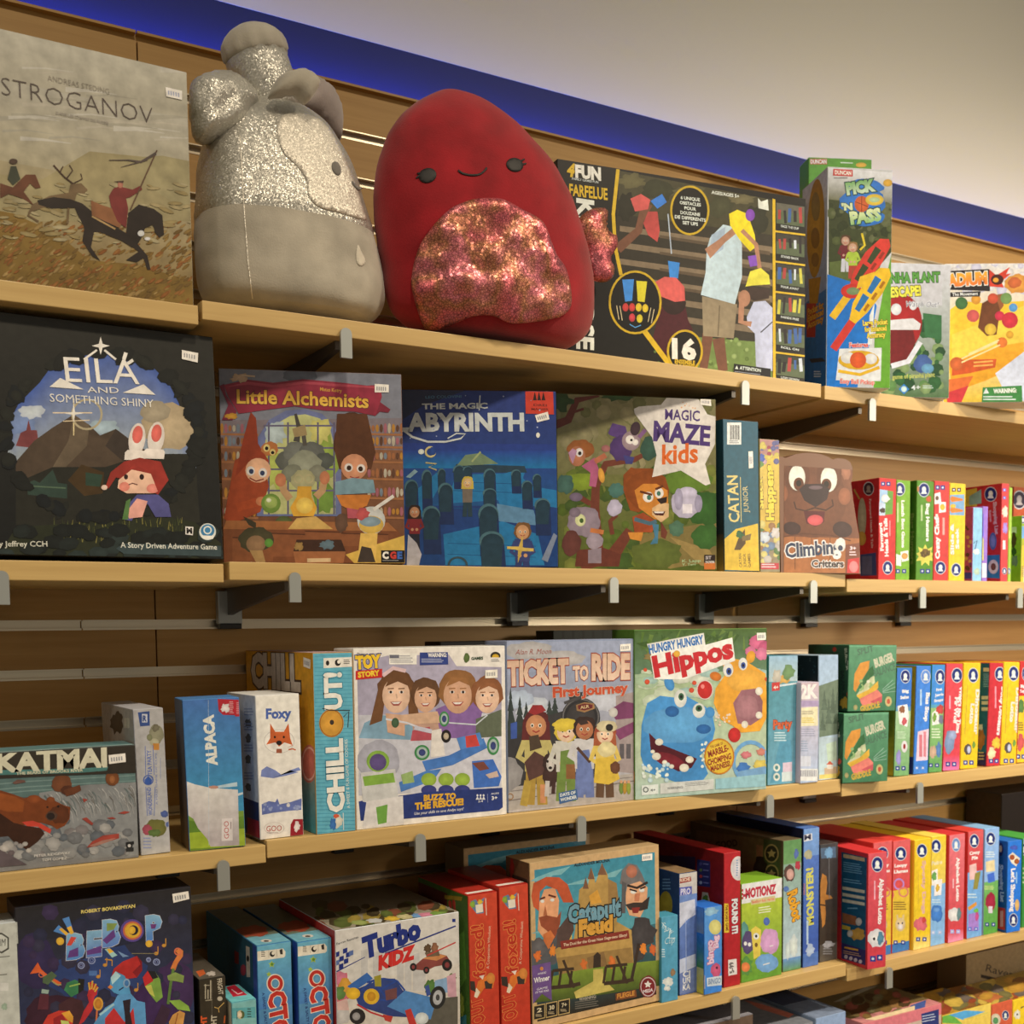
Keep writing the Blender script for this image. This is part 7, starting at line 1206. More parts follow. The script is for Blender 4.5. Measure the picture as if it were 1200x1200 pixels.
# ---- castle (crop 500,950 x4)
white(226, 216, 196)
for key in ('cat', 'catb'):
    back = key == 'catb'; p = art(key, m=M_WRAP)
    p.fill(C(196, 160, 110)); p.fill(C(40, 36, 30), C(66, 136, 146), (.035, .045, .965, .955)); p.fill(C(86, 150, 156), C(60, 132, 148), (.035, .5, .965, .955)); p.crop(500-(80.5 if back else 0), 950-(21 if back else 0), 4)
    if back: p.crop(418, 930, 3.7)
    for x, y, r in ((520, 320, 60), (600, 290, 50), (740, 330, 60), (560, 560, 60), (860, 300, 40)): p.poly([(x-r*1.6, y+20), (x, y-10), (x+r*1.5, y-30), (x+r*.6, y+10)], C(120, 172, 172))
    p.poly([(480, 660), (560, 600), (640, 560), (660, 660), (600, 720), (485, 740)], C(84, 84, 84)); p.blob(520, 640, 50, 40, C(96, 92, 90), 3); p.blob(1010, 580, 70, 70, C(66, 62, 62), 4); p.blob(980, 660, 40, 40, C(70, 64, 62), 5)
    p.poly([(710, 430), (715, 370), (740, 350), (745, 310), (755, 350), (765, 300), (770, 265), (785, 310), (790, 340), (805, 300), (820, 245), (848, 300), (850, 320), (890, 340), (900, 430), (890, 520), (960, 560), (970, 720), (620, 750), (600, 650), (690, 600)], C(176, 140, 76)); p.poly([(850, 320), (890, 340), (900, 440), (850, 440)], C(150, 116, 66)); p.poly([(760, 400), (800, 370), (820, 430), (770, 440)], C(206, 150, 60))
    for a in ((745, 310, 14), (770, 265, 16), (822, 245, 22)): p.poly([(a[0]-a[2], a[1]+56), (a[0], a[1]), (a[0]+a[2], a[1]+56)], C(120, 84, 60))
    p.poly([(610, 690), (960, 640), (970, 740), (620, 770)], C(150, 118, 66)); p.poly([(750, 690), (830, 660), (850, 740), (760, 750)], C(130, 100, 60)); p.poly([(780, 740), (782, 680), (800, 662), (815, 676), (816, 735)], C(56, 44, 36)); p.poly([(660, 590), (680, 570), (680, 640), (660, 650)], C(206, 170, 80))
    p.band([(490, 800), (700, 750), (900, 720), (1090, 700)], [(500, 900), (700, 880), (900, 850), (1090, 820)], C(120, 140, 50), C(70, 84, 34)); p.poly([(780, 745), (825, 740), (830, 790), (880, 840), (700, 880), (690, 850), (780, 800)], C(196, 176, 90))
    for x, y, c in ((520, 680, (214, 110, 50)), (590, 655, (222, 130, 50)), (1015, 645, (222, 130, 50)), (735, 720, (206, 110, 50)), (870, 710, (206, 110, 50)), (1060, 650, (206, 100, 50))): p.blob(x, y, 16, 26, C(*c), x, .3)
    for x0 in (620, 870):
        dk = C(60, 46, 34); y0 = -20 if x0 > 700 else 0
        p.line([(x0-40, 830+y0), (x0+60, 820+y0), (x0+100, 810+y0)], 18, dk); p.line([(x0-30, 750+y0), (x0+70, 740+y0)], 14, dk)
        for dx in (-30, 10, 60): p.line([(x0+dx, 750+y0), (x0+dx-12, 830+y0)], 12, dk)
        p.line([(x0+70, 830+y0), (x0+20, 700+y0)], 12, dk)
    p.line([(960, 790), (1000, 600)], 14, C(56, 44, 36)); p.ell(1000, 580, 40, 44, C(70, 66, 66))
    p.poly([(520, 560), (528, 430), (550, 370), (600, 360), (620, 420), (615, 500), (590, 580), (550, 600)], C(220, 156, 110)); p.poly([(490, 400), (500, 340), (560, 310), (620, 312), (660, 345), (690, 430), (640, 430), (610, 370), (560, 350), (530, 380), (525, 470), (500, 450)], C(186, 84, 50)); p.poly([(525, 500), (560, 490), (610, 500), (630, 470), (625, 530), (600, 600), (560, 560), (535, 540)], C(150, 76, 50)); p.poly([(555, 440), (565, 490), (545, 492)], C(170, 100, 64)); p.line([(530, 415), (555, 405)], 9, C(90, 46, 34)); p.line([(570, 395), (605, 405)], 9, C(90, 46, 34)); p.ell(588, 418, 10, 8, C(220, 216, 204)); p.ell(542, 424, 9, 8, C(220, 216, 204)); p.poly([(545, 580), (580, 560), (600, 590), (570, 650), (548, 610)], C(196, 110, 60)); p.poly([(610, 560), (680, 470), (690, 560), (650, 640), (610, 640)], C(84, 66, 60))
    p.poly([(905, 340), (915, 280), (945, 245), (985, 255), (1010, 300), (1030, 350), (1000, 340), (940, 360)], C(110, 104, 100)); p.ell(960, 285, 26, 30, C(176, 110, 84)); p.poly([(930, 400), (940, 350), (1000, 330), (1035, 360), (1030, 440), (1000, 500), (950, 490), (935, 450)], C(220, 164, 120)); p.line([(940, 350), (985, 362), (1035, 335)], 12, C(50, 40, 36)); p.poly([(930, 440), (970, 430), (1010, 430), (1045, 400), (1035, 460), (1000, 470), (950, 465)], C(56, 46, 42)); p.ell(968, 380, 14, 10, C(220, 216, 204)); p.ell(1008, 372, 13, 10, C(220, 216, 204)); p.line([(950, 368), (985, 378)], 8, C(50, 38, 34)); p.line([(1000, 366), (1026, 356)], 8, C(50, 38, 34)); p.poly([(915, 330), (935, 340), (930, 480), (912, 480)], C(90, 86, 84)); p.poly([(975, 390), (1000, 385), (995, 425), (972, 425)], C(190, 120, 84)); p.poly([(960, 455), (1000, 452), (990, 480), (965, 480)], C(130, 44, 40))
    p.text('Catapult', (662, 525), (910, 488), 74, C(110, 150, 160), .05, C(36, 34, 34), .06); p.text('Feud', (712, 588), (872, 560), 68, C(206, 150, 60), .06, C(36, 34, 34), .06)
    p.poly([(625, 612), (945, 560), (950, 598), (630, 650)], C(130, 50, 40)); p.text('The Duel for the Great New Siege-ness Glory!', (640, 636), (938, 588), 13, C(222, 196, 160), .02)
    p.text('ALEXANDER MOLINA', (690, 262), (858, 238), 13, C(40, 50, 56), .03)
    p.poly([(488, 728), (580, 708), (586, 890), (540, 858), (498, 905)], C(104, 76, 126)); p.text('Winner', (502, 808), (576, 792), 22, C(226, 220, 220), .03); p.text('GAME', (515, 842), (566, 832), 9, C(214, 206, 220), .01); p.text('OF THE YEAR', (508, 858), (572, 846), 9, C(214, 206, 220), .01); p.ell(538, 740, 8, 9, C(206, 130, 60)); p.text('AWARD', (520, 770), (560, 762), 9, C(214, 206, 220), .01)
    for i, t in enumerate(('2', '30', '7+')):
        x = 500+i*58; y = 914-i*12; p.poly([(x, y), (x+54, y-11), (x+54, y+58), (x, y+70)], C(190, 160, 100)); p.poly([(x+3, y+4), (x+51, y-6), (x+51, y+54), (x+3, y+65)], C(34, 32, 28)); p.text(t, (x+16, y+32), (x+40, y+27), 18, C(206, 190, 150), .03); p.lines(x+10, y+40, x+44, y+54, 2, C(180, 160, 120))
    p.text('WARNING:', (714, 892), (794, 876), 14, C(170, 160, 140), .02); p.lines(694, 896, 820, 936, 4, C(110, 104, 92), .4, 3, -.15); p.poly([(884, 858), (980, 838), (984, 872), (886, 890)], C(120, 70, 40)); p.text('FLEGLE', (892, 880), (974, 864), 20, C(206, 140, 60), .03); p.blob(1037, 825, 40, 52, C(120, 36, 40), 3, .06); p.ring(1037, 825, 36, 4, C(196, 176, 170), 20, 46); p.star(1036, 814, 18, C(226, 220, 214), 5, .5); p.text('MESA', (1014, 856), (1060, 846), 14, C(220, 206, 200), .03)
    p.done()
GB['cat'].sticker([(1008, 206), (1056, 200), (1056, 230), (1008, 236)], (500, 950, 4))
p = art('cat', 'left').crop(500, 950, 4); p.fill(C(90, 66, 44), C(100, 76, 50)); p.fill(C(50, 40, 32), None, (.15, .05, .9, .9)); p.blob(400, 270, 12, 40, C(150, 50, 40), 4); p.done()
# ---- middle of the fourth shelf (crop 760,960 x5.457)
white(236, 224, 196)
def mid(key, c, top=None, m=None):
    q = art(key, m=m); q.fill(C(*c), C(*(top or c))); return q.crop(760, 960, 5.457)
p = mid('snow', (80, 150, 170), (90, 160, 176)); p.line([(80, 660), (110, 690), (100, 720), (140, 700), (130, 760), (170, 760)], 7, C(206, 220, 220)); p.text('Snow', (74, 690), (150, 740), 40, C(206, 220, 220), -.01, shear=.3); p.text('Cup', (104, 800), (166, 790), 40, C(206, 220, 220), -.01, shear=.3); p.lines(84, 830, 108, 890, 4, C(196, 214, 214)); p.blob(125, 1040, 34, 28, C(222, 222, 214), 3, .2); p.blob(155, 980, 18, 22, C(150, 120, 84), 4, .2); p.blob(118, 1080, 20, 16, C(222, 222, 214), 5, .2); p.done()
p = mid('train', (90, 110, 160), (206, 196, 176)); p.fill(C(84, 106, 160), C(110, 136, 180), (0, .1, 1, .82)); p.poly([(180, 440), (276, 428), (276, 478), (180, 492)], C(84, 92, 160)); p.text('PRO', (204, 484), (268, 476), 36, C(206, 200, 206), .04); p.poly([(190, 380), (270, 366), (274, 396), (200, 412)], C(150, 60, 50)); p.text('RIDE', (196, 402), (266, 390), 18, C(220, 190, 160), .04); p.poly([(176, 540), (296, 510), (300, 610), (250, 640), (180, 700)], C(206, 206, 210)); p.poly([(186, 900), (300, 860), (302, 960), (188, 990)], C(196, 200, 210)); p.poly([(188, 990), (302, 940), (304, 1090), (190, 1120)], C(110, 126, 166))
for i, t in enumerate(('CJ', 'UN', 'KA')): p.text(t, (218, 1010+i*42), (266, 1002+i*42), 34, C(226, 222, 214), .03)
p.line([(238, 640), (240, 980)], 4, C(160, 176, 206)); p.done()
p = art('train', 'left').crop(760, 960, 5.457); p.fill(C(36, 70, 104), C(30, 60, 100)); p.ell(110, 550, 44, 90, C(150, 140, 50)); p.lines(90, 380, 150, 460, 4, C(90, 130, 170)); p.done()
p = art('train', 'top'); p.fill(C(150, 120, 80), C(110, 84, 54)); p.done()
p = mid('bingo', (60, 130, 200), (90, 150, 200), M_WRAP); p.ell(425, 690, 40, 48, C(216, 206, 120)); p.text('bingo', (416, 920), (408, 770), 38, C(222, 190, 196), .05, C(190, 70, 96), .04); p.text('Big', (446, 820), (442, 740), 30, C(222, 190, 196), .05, C(190, 70, 96), .04); p.blob(430, 965, 32, 44, C(206, 90, 120), 3, .1); p.ell(436, 950, 8, 9, C(90, 40, 60)); p.poly([(372, 1015), (468, 1000), (468, 1060), (374, 1070)], C(206, 214, 220)); p.text('BINGO', (380, 1056), (462, 1046), 32, C(130, 150, 170), .04); p.blob(400, 590, 50, 24, C(150, 190, 214), 4, .3); p.poly([(345, 1000), (360, 1000), (360, 1085), (345, 1088)], C(222, 190, 140)); p.done()
p = art('bingo', 'left'); p.fill(C(200, 190, 60), C(40, 110, 180)); p.fill(C(60, 120, 60), C(40, 110, 180), (0, .3, 1, .7)); p.done()
p = mid('found', (176, 36, 40)); p.ell(574, 314, 50, 78, C(222, 214, 196), 0, 26); p.ell(574, 314, 40, 66, C(214, 206, 196)); p.lines(560, 260, 574, 370, 7, C(120, 150, 170)); p.text('FOUND IT!', (534, 512), (536, 735), 32, C(226, 220, 204), .06, C(50, 60, 80), .05); p.poly([(478, 540), (510, 540), (514, 724), (482, 726)], C(222, 186, 50)); p.text('THE BOARD GAME', (490, 550), (494, 716), 15, C(120, 60, 30), .04); p.poly([(508, 900), (562, 892), (566, 990), (510, 1002)], C(224, 214, 196)); p.text('5-99', (546, 980), (540, 910), 26, C(90, 80, 76), .04); p.done()
p = art('found', 'left').crop(760, 960, 5.457); p.fill(C(150, 30, 32), C(120, 26, 26)); p.poly([(310, 255), (395, 270), (395, 435), (312, 425)], C(44, 46, 90)); p.poly([(70, 230), (300, 240), (300, 400), (70, 340)], C(60, 44, 70)); 
for y, c in ((285, (70, 70, 120)), (325, (90, 110, 70)), (365, (170, 60, 60)), (405, (150, 160, 180))): p.ell(335, y, 10, 11, C(*c)); p.line([(350, y), (385, y+4)], 8, C(110, 110, 150))
p.poly([(335, 540), (345, 465), (380, 470), (398, 540)], C(190, 180, 150)); p.blob(365, 510, 18, 24, C(90, 130, 50), 3); p.lines(160, 215, 230, 245, 2, C(110, 60, 70)); p.done()
p = art('emo').crop(750, 940, 4.616); p.fill(C(96, 150, 50), C(190, 200, 60)); p.fill(C(226, 222, 208), None, (0, .80, 1, 1)); p.text('E-MOTIONZ', (540, 524), (736, 492), 46, C(186, 54, 66), .06); p.poly([(598, 528), (730, 505), (732, 536), (600, 556)], C(206, 190, 130)); p.text('feeling fun game', (604, 548), (726, 528), 14, C(214, 120, 90), .03); p.lines(640, 570, 720, 610, 3, C(226, 222, 180), .4, 3, -.15)
p.blob(560, 720, 30, 70, C(96, 150, 130), 3, .1); p.blob(585, 760, 36, 60, C(90, 76, 110), 4, .1); p.ell(570, 765, 9, 11, C(230, 226, 220)); p.ell(592, 770, 9, 11, C(230, 226, 220)); p.poly([(600, 690), (625, 670), (655, 690), (650, 830), (615, 850)], C(226, 200, 80)); p.ell(628, 725, 16, 18, C(230, 226, 220)); p.ell(628, 725, 7, 8, C(40, 40, 50)); p.ell(628, 772, 8, 12, C(120, 90, 40)); p.blob(700, 750, 50, 70, C(214, 160, 190), 5, .1); p.line([(700, 780), (720, 775)], 5, C(230, 220, 220)); p.blob(685, 870, 60, 50, C(120, 166, 206), 6, .08); p.line([(665, 880), (700, 870)], 6, C(226, 222, 216)); p.blob(570, 890, 40, 50, C(96, 150, 70), 7); p.ell(570, 892, 24, 26, C(226, 130, 70)); p.ell(684, 645, 17, 22, C(84, 110, 170)); p.done()
p = art('kid', m=M_WRAP).crop(750, 940, 4.616); p.fill(C(190, 206, 220), C(120, 150, 110)); p.fill(C(110, 150, 90), C(96, 140, 80), (0, .82, 1, 1)); p.fill(C(90, 140, 70), C(110, 150, 190), (0, 0, 1, .1)); p.blob(808, 385, 30, 46, C(90, 66, 56), 3, .1); p.ell(812, 390, 20, 30, C(206, 160, 140)); p.blob(845, 280, 14, 24, C(90, 110, 160), 4); p.blob(852, 340, 14, 24, C(180, 60, 70), 5); p.text('Robot', (798, 490), (828, 650), 50, C(226, 160, 40), .05, C(90, 60, 40), .04); p.blob(790, 470, 14, 16, C(90, 120, 170), 6); p.blob(830, 780, 24, 60, C(214, 220, 226), 7, .2); p.blob(800, 800, 14, 50, C(206, 216, 222), 8, .2); p.done()
p = art('kid', 'left').crop(750, 940, 4.616); p.fill(C(70, 60, 40), C(84, 72, 48)); p.poly([(668, 200), (762, 210), (758, 430), (668, 400)], C(60, 70, 40)); p.poly([(305, 150), (668, 200), (668, 400), (305, 330)], C(104, 88, 58))
for y in (278, 388): p.ell(712, y, 40, 52, C(150, 130, 80)); p.ell(712, y, 32, 43, C(44, 44, 30)); p.star(712, y, 26, C(150, 130, 80), 5, .5)
p.text('GOOD', (412, 250), (530, 236), 34, C(40, 34, 26), .03); p.blob(460, 320, 60, 36, C(60, 44, 34), 3); p.poly([(630, 230), (665, 235), (665, 310), (630, 300)], C(140, 96, 70)); p.blob(650, 350, 40, 50, C(40, 32, 26), 4); p.done()
p = art('mon', m=M_WRAP).crop(750, 940, 4.616); p.fill(C(76, 110, 170), C(120, 156, 196)); p.fill(C(60, 90, 160), C(84, 116, 176), (0, .1, 1, .8)); p.text('MONSTER!', (938, 662), (934, 352), 34, C(206, 200, 90), .05); p.lines(880, 440, 896, 580, 1, C(150, 110, 130)); p.poly([(878, 178), (930, 168), (932, 205), (880, 215)], C(216, 214, 206)); p.text('M', (888, 206), (924, 200), 26, C(60, 60, 80), .03); p.blob(910, 285, 22, 26, C(176, 170, 130), 3, .15); p.line([(905, 640), (905, 770)], 10, C(180, 200, 220)); p.blob(920, 800, 26, 30, C(176, 190, 214), 4, .3); p.done()
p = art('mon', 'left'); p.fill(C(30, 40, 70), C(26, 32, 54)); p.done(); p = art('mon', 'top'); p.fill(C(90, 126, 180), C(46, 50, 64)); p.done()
p = art('dark', m=M_WRAP).crop(750, 940, 4.616); p.fill(C(84, 76, 64), C(66, 66, 64)); p.fill(C(60, 48, 36), C(66, 60, 56), (0, .15, 1, .9)); p.poly([(975, 250), (1058, 240), (1060, 300), (980, 305)], C(84, 104, 120)); p.blob(1022, 275, 22, 30, C(120, 160, 186), 3, .2); p.poly([(975, 440), (985, 385), (1008, 400), (1012, 440), (1005, 500), (1030, 505), (1042, 520), (1000, 530), (1005, 600), (1000, 660), (985, 680), (975, 560)], C(176, 116, 50)); p.line([(970, 555), (1010, 560)], 8, C(70, 50, 30)); p.line([(1022, 300), (1024, 520)], 3, C(120, 116, 110)); p.blob(1020, 770, 36, 16, C(170, 166, 160), 4, .3); p.lines(990, 790, 1050, 830, 3, C(140, 136, 130)); p.done()
# ---- slim boxes, fourth shelf (crop 1040,950 x7.5 and 950,920 x4.284)
white(250, 236, 200)
def slim4(key, c, top=None): 
    q = art(key); q.fill(C(*c), C(*(top or c))); return q.crop(1040, 950, 7.5)
p = art('alph').crop(950, 920, 4.284); p.fill(C(210, 60, 66), C(224, 90, 92)); p.badge(334, 398, 26, 36); p.text('Alphabet Lotto', (346, 468), (338, 700), 20, CR, .05); p.lines(318, 480, 326, 690, 1, C(240, 180, 176)); p.blob(330, 770, 44, 46, C(232, 226, 210), 3, .12); p.blob(350, 770, 18, 30, C(90, 140, 150), 4); p.ell(318, 772, 6, 8, C(40, 40, 40)); p.icons(312, 872, 14, 2, 34, dy=-6); p.done()
p = art('alph', 'left').crop(950, 920, 4.284); p.fill(C(206, 50, 54)); p.poly([(155, 335), (283, 365), (275, 905), (155, 870)], C(30, 86, 110)); p.poly([(155, 790), (277, 830), (275, 905), (155, 870)], C(50, 44, 96)); p.poly([(165, 345), (272, 366), (272, 384), (165, 364)], C(206, 180, 130)); p.lines(165, 385, 270, 440, 5, C(110, 160, 176), .4, 3, .15); p.lines(165, 468, 270, 492, 2, C(110, 160, 176), .4, 3, .15)
for y in (508, 540, 570): p.poly([(160, y), (272, y+20), (272, y+36), (160, y+16)], C(206, 200, 166))
p.lines(185, 615, 250, 630, 1, C(110, 160, 176)); p.poly([(160, 640), (230, 660), (228, 705), (160, 690)], C(150, 96, 60)); p.ell(242, 686, 16, 20, C(206, 200, 180)); p.blob(235, 750, 40, 30, C(206, 160, 70), 3, .2); p.ell(198, 745, 14, 18, C(206, 200, 180)); p.poly([(158, 700), (200, 712), (200, 730), (158, 722)], C(196, 170, 60)); p.lines(170, 810, 260, 826, 1, C(214, 160, 60), .6, 3, .2); p.lines(165, 830, 266, 850, 2, C(190, 150, 110), .4, 3, .2)
for i in range(4): p.ell(178+i*24, 862+i*8, 9, 10, C(206, 190, 190))
p.done()
for key, ox in (('l1', -160), ('l2', 0)):
    p = slim4(key, (226, 190, 50), (222, 84, 80)); p.fill(C(232, 194, 56), None, (0, 0, 1, .56)); p.fill(C(216, 76, 70), C(226, 100, 92), (0, .56, 1, 1)); p.fill(C(60, 120, 170), None, (0, 0, 1, .085)); p.crop(1040+ox/7.5, 950, 7.5)
    p.badge(116, 378, 46, 56); p.text('Loopy', (60, 498), (172, 488), 26, CR, .05); p.text('Llamas', (56, 552), (180, 538), 26, CR, .05); p.ring(100, 645, 48, 14, C(190, 140, 190), 20, 52); p.ring(140, 715, 46, 14, C(220, 130, 100), 20, 46); p.ring(20, 740, 40, 14, C(226, 120, 90)); p.lines(50, 800, 180, 880, 4, C(130, 100, 40)); p.ell(112, 1000, 44, 60, C(226, 200, 140)); p.poly([(76, 920), (90, 910), (100, 960), (84, 970)], C(222, 196, 130)); p.poly([(130, 920), (146, 908), (146, 960), (128, 966)], C(222, 196, 130)); p.ell(112, 1020, 22, 24, C(236, 226, 206)); p.ell(95, 990, 7, 9, C(70, 70, 80)); p.ell(130, 988, 7, 9, C(70, 70, 80)); p.icons(70, 1158, 18, 2, 66); p.done()
p = slim4('y1', (240, 200, 40)); p.badge(302, 352, 42, 56); p.text('Spotty Dogs', (306, 440), (306, 910), 28, C(226, 176, 150), .05); p.line([(270, 540), (270, 820)], 4, C(200, 160, 60)); p.fill(C(244, 220, 120), C(240, 200, 60), (0, 0, 1, .12)); p.blob(290, 1000, 60, 60, C(226, 110, 110), 3, .2); p.blob(320, 960, 20, 24, C(206, 70, 60), 4); p.icons(268, 1130, 18, 2, 56); p.done()
p = slim4('y2', (150, 190, 216), (236, 206, 60)); p.fill(C(140, 186, 216), None, (0, 0, 1, .56)); p.fill(C(236, 206, 90), C(240, 206, 50), (0, .56, 1, 1)); p.badge(426, 312, 40, 54); p.text('Pairs', (384, 480), (480, 465), 30, C(236, 220, 160), .05); p.poly([(385, 530), (440, 510), (440, 650), (390, 660)], CR); p.blob(410, 580, 22, 40, C(110, 170, 80), 3); p.poly([(412, 610), (480, 600), (470, 740), (410, 750)], CR); p.blob(440, 680, 20, 30, C(226, 180, 60), 4); p.lines(390, 780, 480, 820, 2, C(200, 220, 236)); p.blob(430, 900, 52, 76, C(70, 130, 190), 5, .12); p.ell(430, 870, 26, 20, C(110, 160, 206)); p.icons(400, 1070, 17, 2, 60, (170, 190, 220)); p.done()
p = slim4('alph2', (214, 60, 62), (232, 120, 116)); p.badge(602, 300, 34, 56, rim=(120, 150, 190)); p.text('Alphabet Lotto', (606, 410), (604, 800), 26, CR, .05); p.lines(572, 600, 586, 780, 1, C(240, 190, 180)); p.blob(585, 915, 60, 60, C(232, 226, 206), 3, .12); p.blob(628, 910, 22, 50, C(110, 140, 130), 4); p.fill(C(236, 150, 170), C(226, 90, 90), (0, 0, 1, .1)); p.icons(568, 1062, 17, 2, 52, (170, 170, 216)); p.done()
p = slim4('rb', (120, 170, 200), (216, 70, 68)); p.fill(C(120, 172, 206), None, (0, 0, 1, .62)); p.fill(C(210, 60, 60), C(222, 96, 90), (0, .62, 1, 1)); p.badge(762, 266, 38, 56); p.text('Crazy', (720, 390), (812, 374), 26, CR, .05); p.text('Pile', (740, 432), (794, 422), 26, CR, .05); p.poly([(720, 480), (780, 460), (786, 600), (720, 610)], C(236, 190, 170)); p.poly([(770, 550), (820, 530), (790, 690), (750, 690)], C(150, 140, 60)); p.lines(700, 730, 800, 780, 2, C(200, 220, 236)); p.poly([(704, 850), (780, 800), (784, 830), (716, 880)], C(226, 150, 50)); p.blob(780, 880, 22, 20, C(120, 190, 70), 3); p.poly([(710, 910), (800, 890), (800, 1050), (710, 1060)], C(170, 130, 190)); p.blob(786, 930, 18, 34, C(206, 80, 130), 4); p.icons(722, 1040, 16, 2, 56, (90, 110, 190)); p.done()
p = slim4('bg', (96, 170, 70), (150, 186, 220)); p.fill(C(90, 160, 60), C(120, 180, 90), (0, 0, 1, .5)); p.fill(C(150, 184, 216), None, (0, .5, 1, 1)); p.badge(906, 248, 38, 54); p.lines(862, 360, 956, 420, 3, C(220, 230, 240)); p.poly([(862, 450), (940, 430), (944, 530), (866, 540)], C(236, 214, 150)); p.poly([(876, 560), (936, 540), (944, 620), (884, 636)], C(70, 110, 190)); p.lines(850, 660, 950, 700, 3, C(210, 220, 130)); p.blob(906, 800, 44, 80, C(170, 40, 60), 3, .12); p.rect(886, 840, 922, 900, C(226, 210, 200)); p.icons(874, 1000, 16, 2, 56); p.done()
p = slim4('shop2', (40, 120, 200)); p.blob(1112, 325, 34, 20, C(70, 90, 170), 3); p.poly([(1062, 400), (1100, 365), (1165, 420), (1130, 490), (1090, 460)], C(236, 220, 180)); p.ell(1095, 410, 22, 24, C(170, 80, 40)); p.ell(1135, 445, 22, 24, C(170, 90, 40)); p.text("Let's Shopping", (1088, 510), (1080, 890), 34, CR, .05); p.ell(1138, 830, 20, 52, C(226, 180, 100)); p.lines(1128, 540, 1142, 760, 1, C(150, 190, 226)); p.badge(1106, 960, 34, 54); p.done()
p = art('shop2', 'left').crop(1040, 950, 7.5); p.fill(C(24, 84, 140)); p.ell(995, 340, 24, 60, C(30, 40, 90)); p.ell(995, 335, 12, 30, C(206, 176, 140)); p.text('Shopping List', (984, 470), (994, 800), 30, C(170, 196, 214), .05); p.poly([(950, 840), (1036, 860), (1034, 1050), (950, 1030)], C(190, 60, 50)); p.rect(990, 880, 1018, 1020, C(214, 160, 140)); p.done()
p = slim4('green4', (70, 150, 60), (150, 190, 190)); p.fill(C(60, 140, 54), None, (0, 0, 1, .9)); p.badge(1200, 340, 16, 50); p.lines(1182, 500, 1200, 660, 4, C(190, 210, 150)); p.done()
p = art('back4').crop(950, 920, 4.284); p.fill(C(30, 22, 18), C(40, 28, 22)); p.poly([(880, 40), (940, 30), (945, 240), (885, 240)], C(100, 70, 48)); p.text('SHOGUN', (926, 190), (920, 70), 26, C(120, 40, 34), .05); p.done()
p = art('back4', 'left'); p.fill(C(96, 70, 50)); p.done()
# ---- lowest shelf (crop 880,1080 x3.75)
white(240, 226, 196)
p = art('g1', 'top'); p.fill(C(130, 124, 122), C(70, 68, 72)); p.fill(C(60, 58, 62), C(70, 70, 76), (.04, .35, .96, 1)); p.fill(C(146, 140, 134), None, (0, 0, 1, .06)); p.done()
p = art('g1'); p.fill(C(106, 84, 64)); p.done()
p = art('g2', 'top').crop(740, 1130, 4.615); p.fill(C(120, 120, 116), C(130, 124, 116)); p.poly([(600, 190), (700, 215), (880, 270), (850, 290), (690, 240)], C(196, 110, 84)); p.done()
p = art('g2').crop(740, 1130, 4.615); p.fill(C(110, 50, 44)); p.fill(C(146, 144, 140), None, (.6, .5, 1, 1)); p.text('SOLO', (680, 320), (780, 340), 40, C(206, 180, 120), .04); p.done()
p = art('g3', 'top'); p.fill(C(130, 140, 150), C(70, 74, 84)); p.fill(C(60, 66, 80), None, (0, .3, .9, 1)); p.done()
p = art('g3'); p.fill(C(150, 170, 190)); p.fill(C(120, 70, 60), None, (0, 0, .5, .8)); p.done()
p = art('p1', 'top').crop(880, 1080, 3.75); p.fill(C(206, 130, 120), C(120, 100, 60)); p.fill(C(110, 90, 50), C(100, 84, 50), (0, .2, 1, 1)); p.blob(470, 380, 60, 30, C(90, 56, 30), 3, .15); p.blob(590, 340, 70, 34, C(104, 76, 36), 4, .15); p.blob(640, 360, 40, 20, C(150, 110, 60), 5, .15); p.poly([(360, 355), (500, 290), (560, 282), (400, 350)], C(150, 140, 110)); p.poly([(700, 370), (770, 345), (820, 395), (750, 405)], C(70, 90, 140)); p.scatter(400, 300, 700, 420, 30, [C(130, 100, 50), C(80, 60, 34), C(150, 80, 60), C(120, 110, 70)], 8, 20, 6, 1.6); p.poly([(500, 430), (720, 370), (740, 395), (560, 440)], C(236, 206, 150)); p.done()
p = art('p1').crop(880, 1080, 3.75); p.fill(C(206, 180, 150)); p.fill(C(220, 120, 120), None, (0, .9, 1, 1)); p.poly([(748, 405), (825, 385), (825, 460), (752, 470)], C(44, 56, 110)); p.lines(752, 415, 820, 450, 3, C(200, 206, 220), .3, 3, -.2); p.done()
for key, c1, c2, sd in (('p2', (190, 150, 50), (120, 84, 40), 3), ('p3', (196, 110, 60), (130, 84, 40), 4), ('p4', (210, 160, 40), (150, 120, 50), 5)):
    p = art(key, 'top').crop(880, 1080, 3.75); p.fill(C(*c1), C(*c2)); p.scatter(600, 240, 1200, 400, 90, [C(140, 90, 40), C(190, 140, 50), C(150, 70, 40), C(120, 110, 60), C(206, 170, 70), C(110, 96, 80)], 10, 26, sd, 1.8); p.done()
p = art('p2').crop(880, 1080, 3.75); p.fill(C(236, 190, 50), C(240, 206, 90)); p.poly([(825, 410), (880, 400), (930, 450), (825, 450)], C(110, 180, 70)); p.poly([(870, 410), (940, 388), (1030, 395), (930, 432)], C(90, 170, 206)); p.line([(935, 430), (1040, 400)], 6, C(220, 200, 90)); p.done()
p = art('p3').crop(880, 1080, 3.75); p.fill(C(216, 96, 60)); p.ell(1075, 430, 22, 26, C(226, 210, 170)); p.ell(1075, 435, 12, 15, C(90, 150, 90)); p.badge(1118, 412, 14, 20); p.done()
p = art('p4').crop(880, 1080, 3.75); p.fill(C(244, 204, 40)); p.blob(1170, 410, 14, 20, C(236, 230, 200), 3); p.ell(1170, 408, 4, 5, C(60, 50, 40)); p.line([(1185, 380), (1200, 372)], 5, C(90, 80, 50)); p.done()
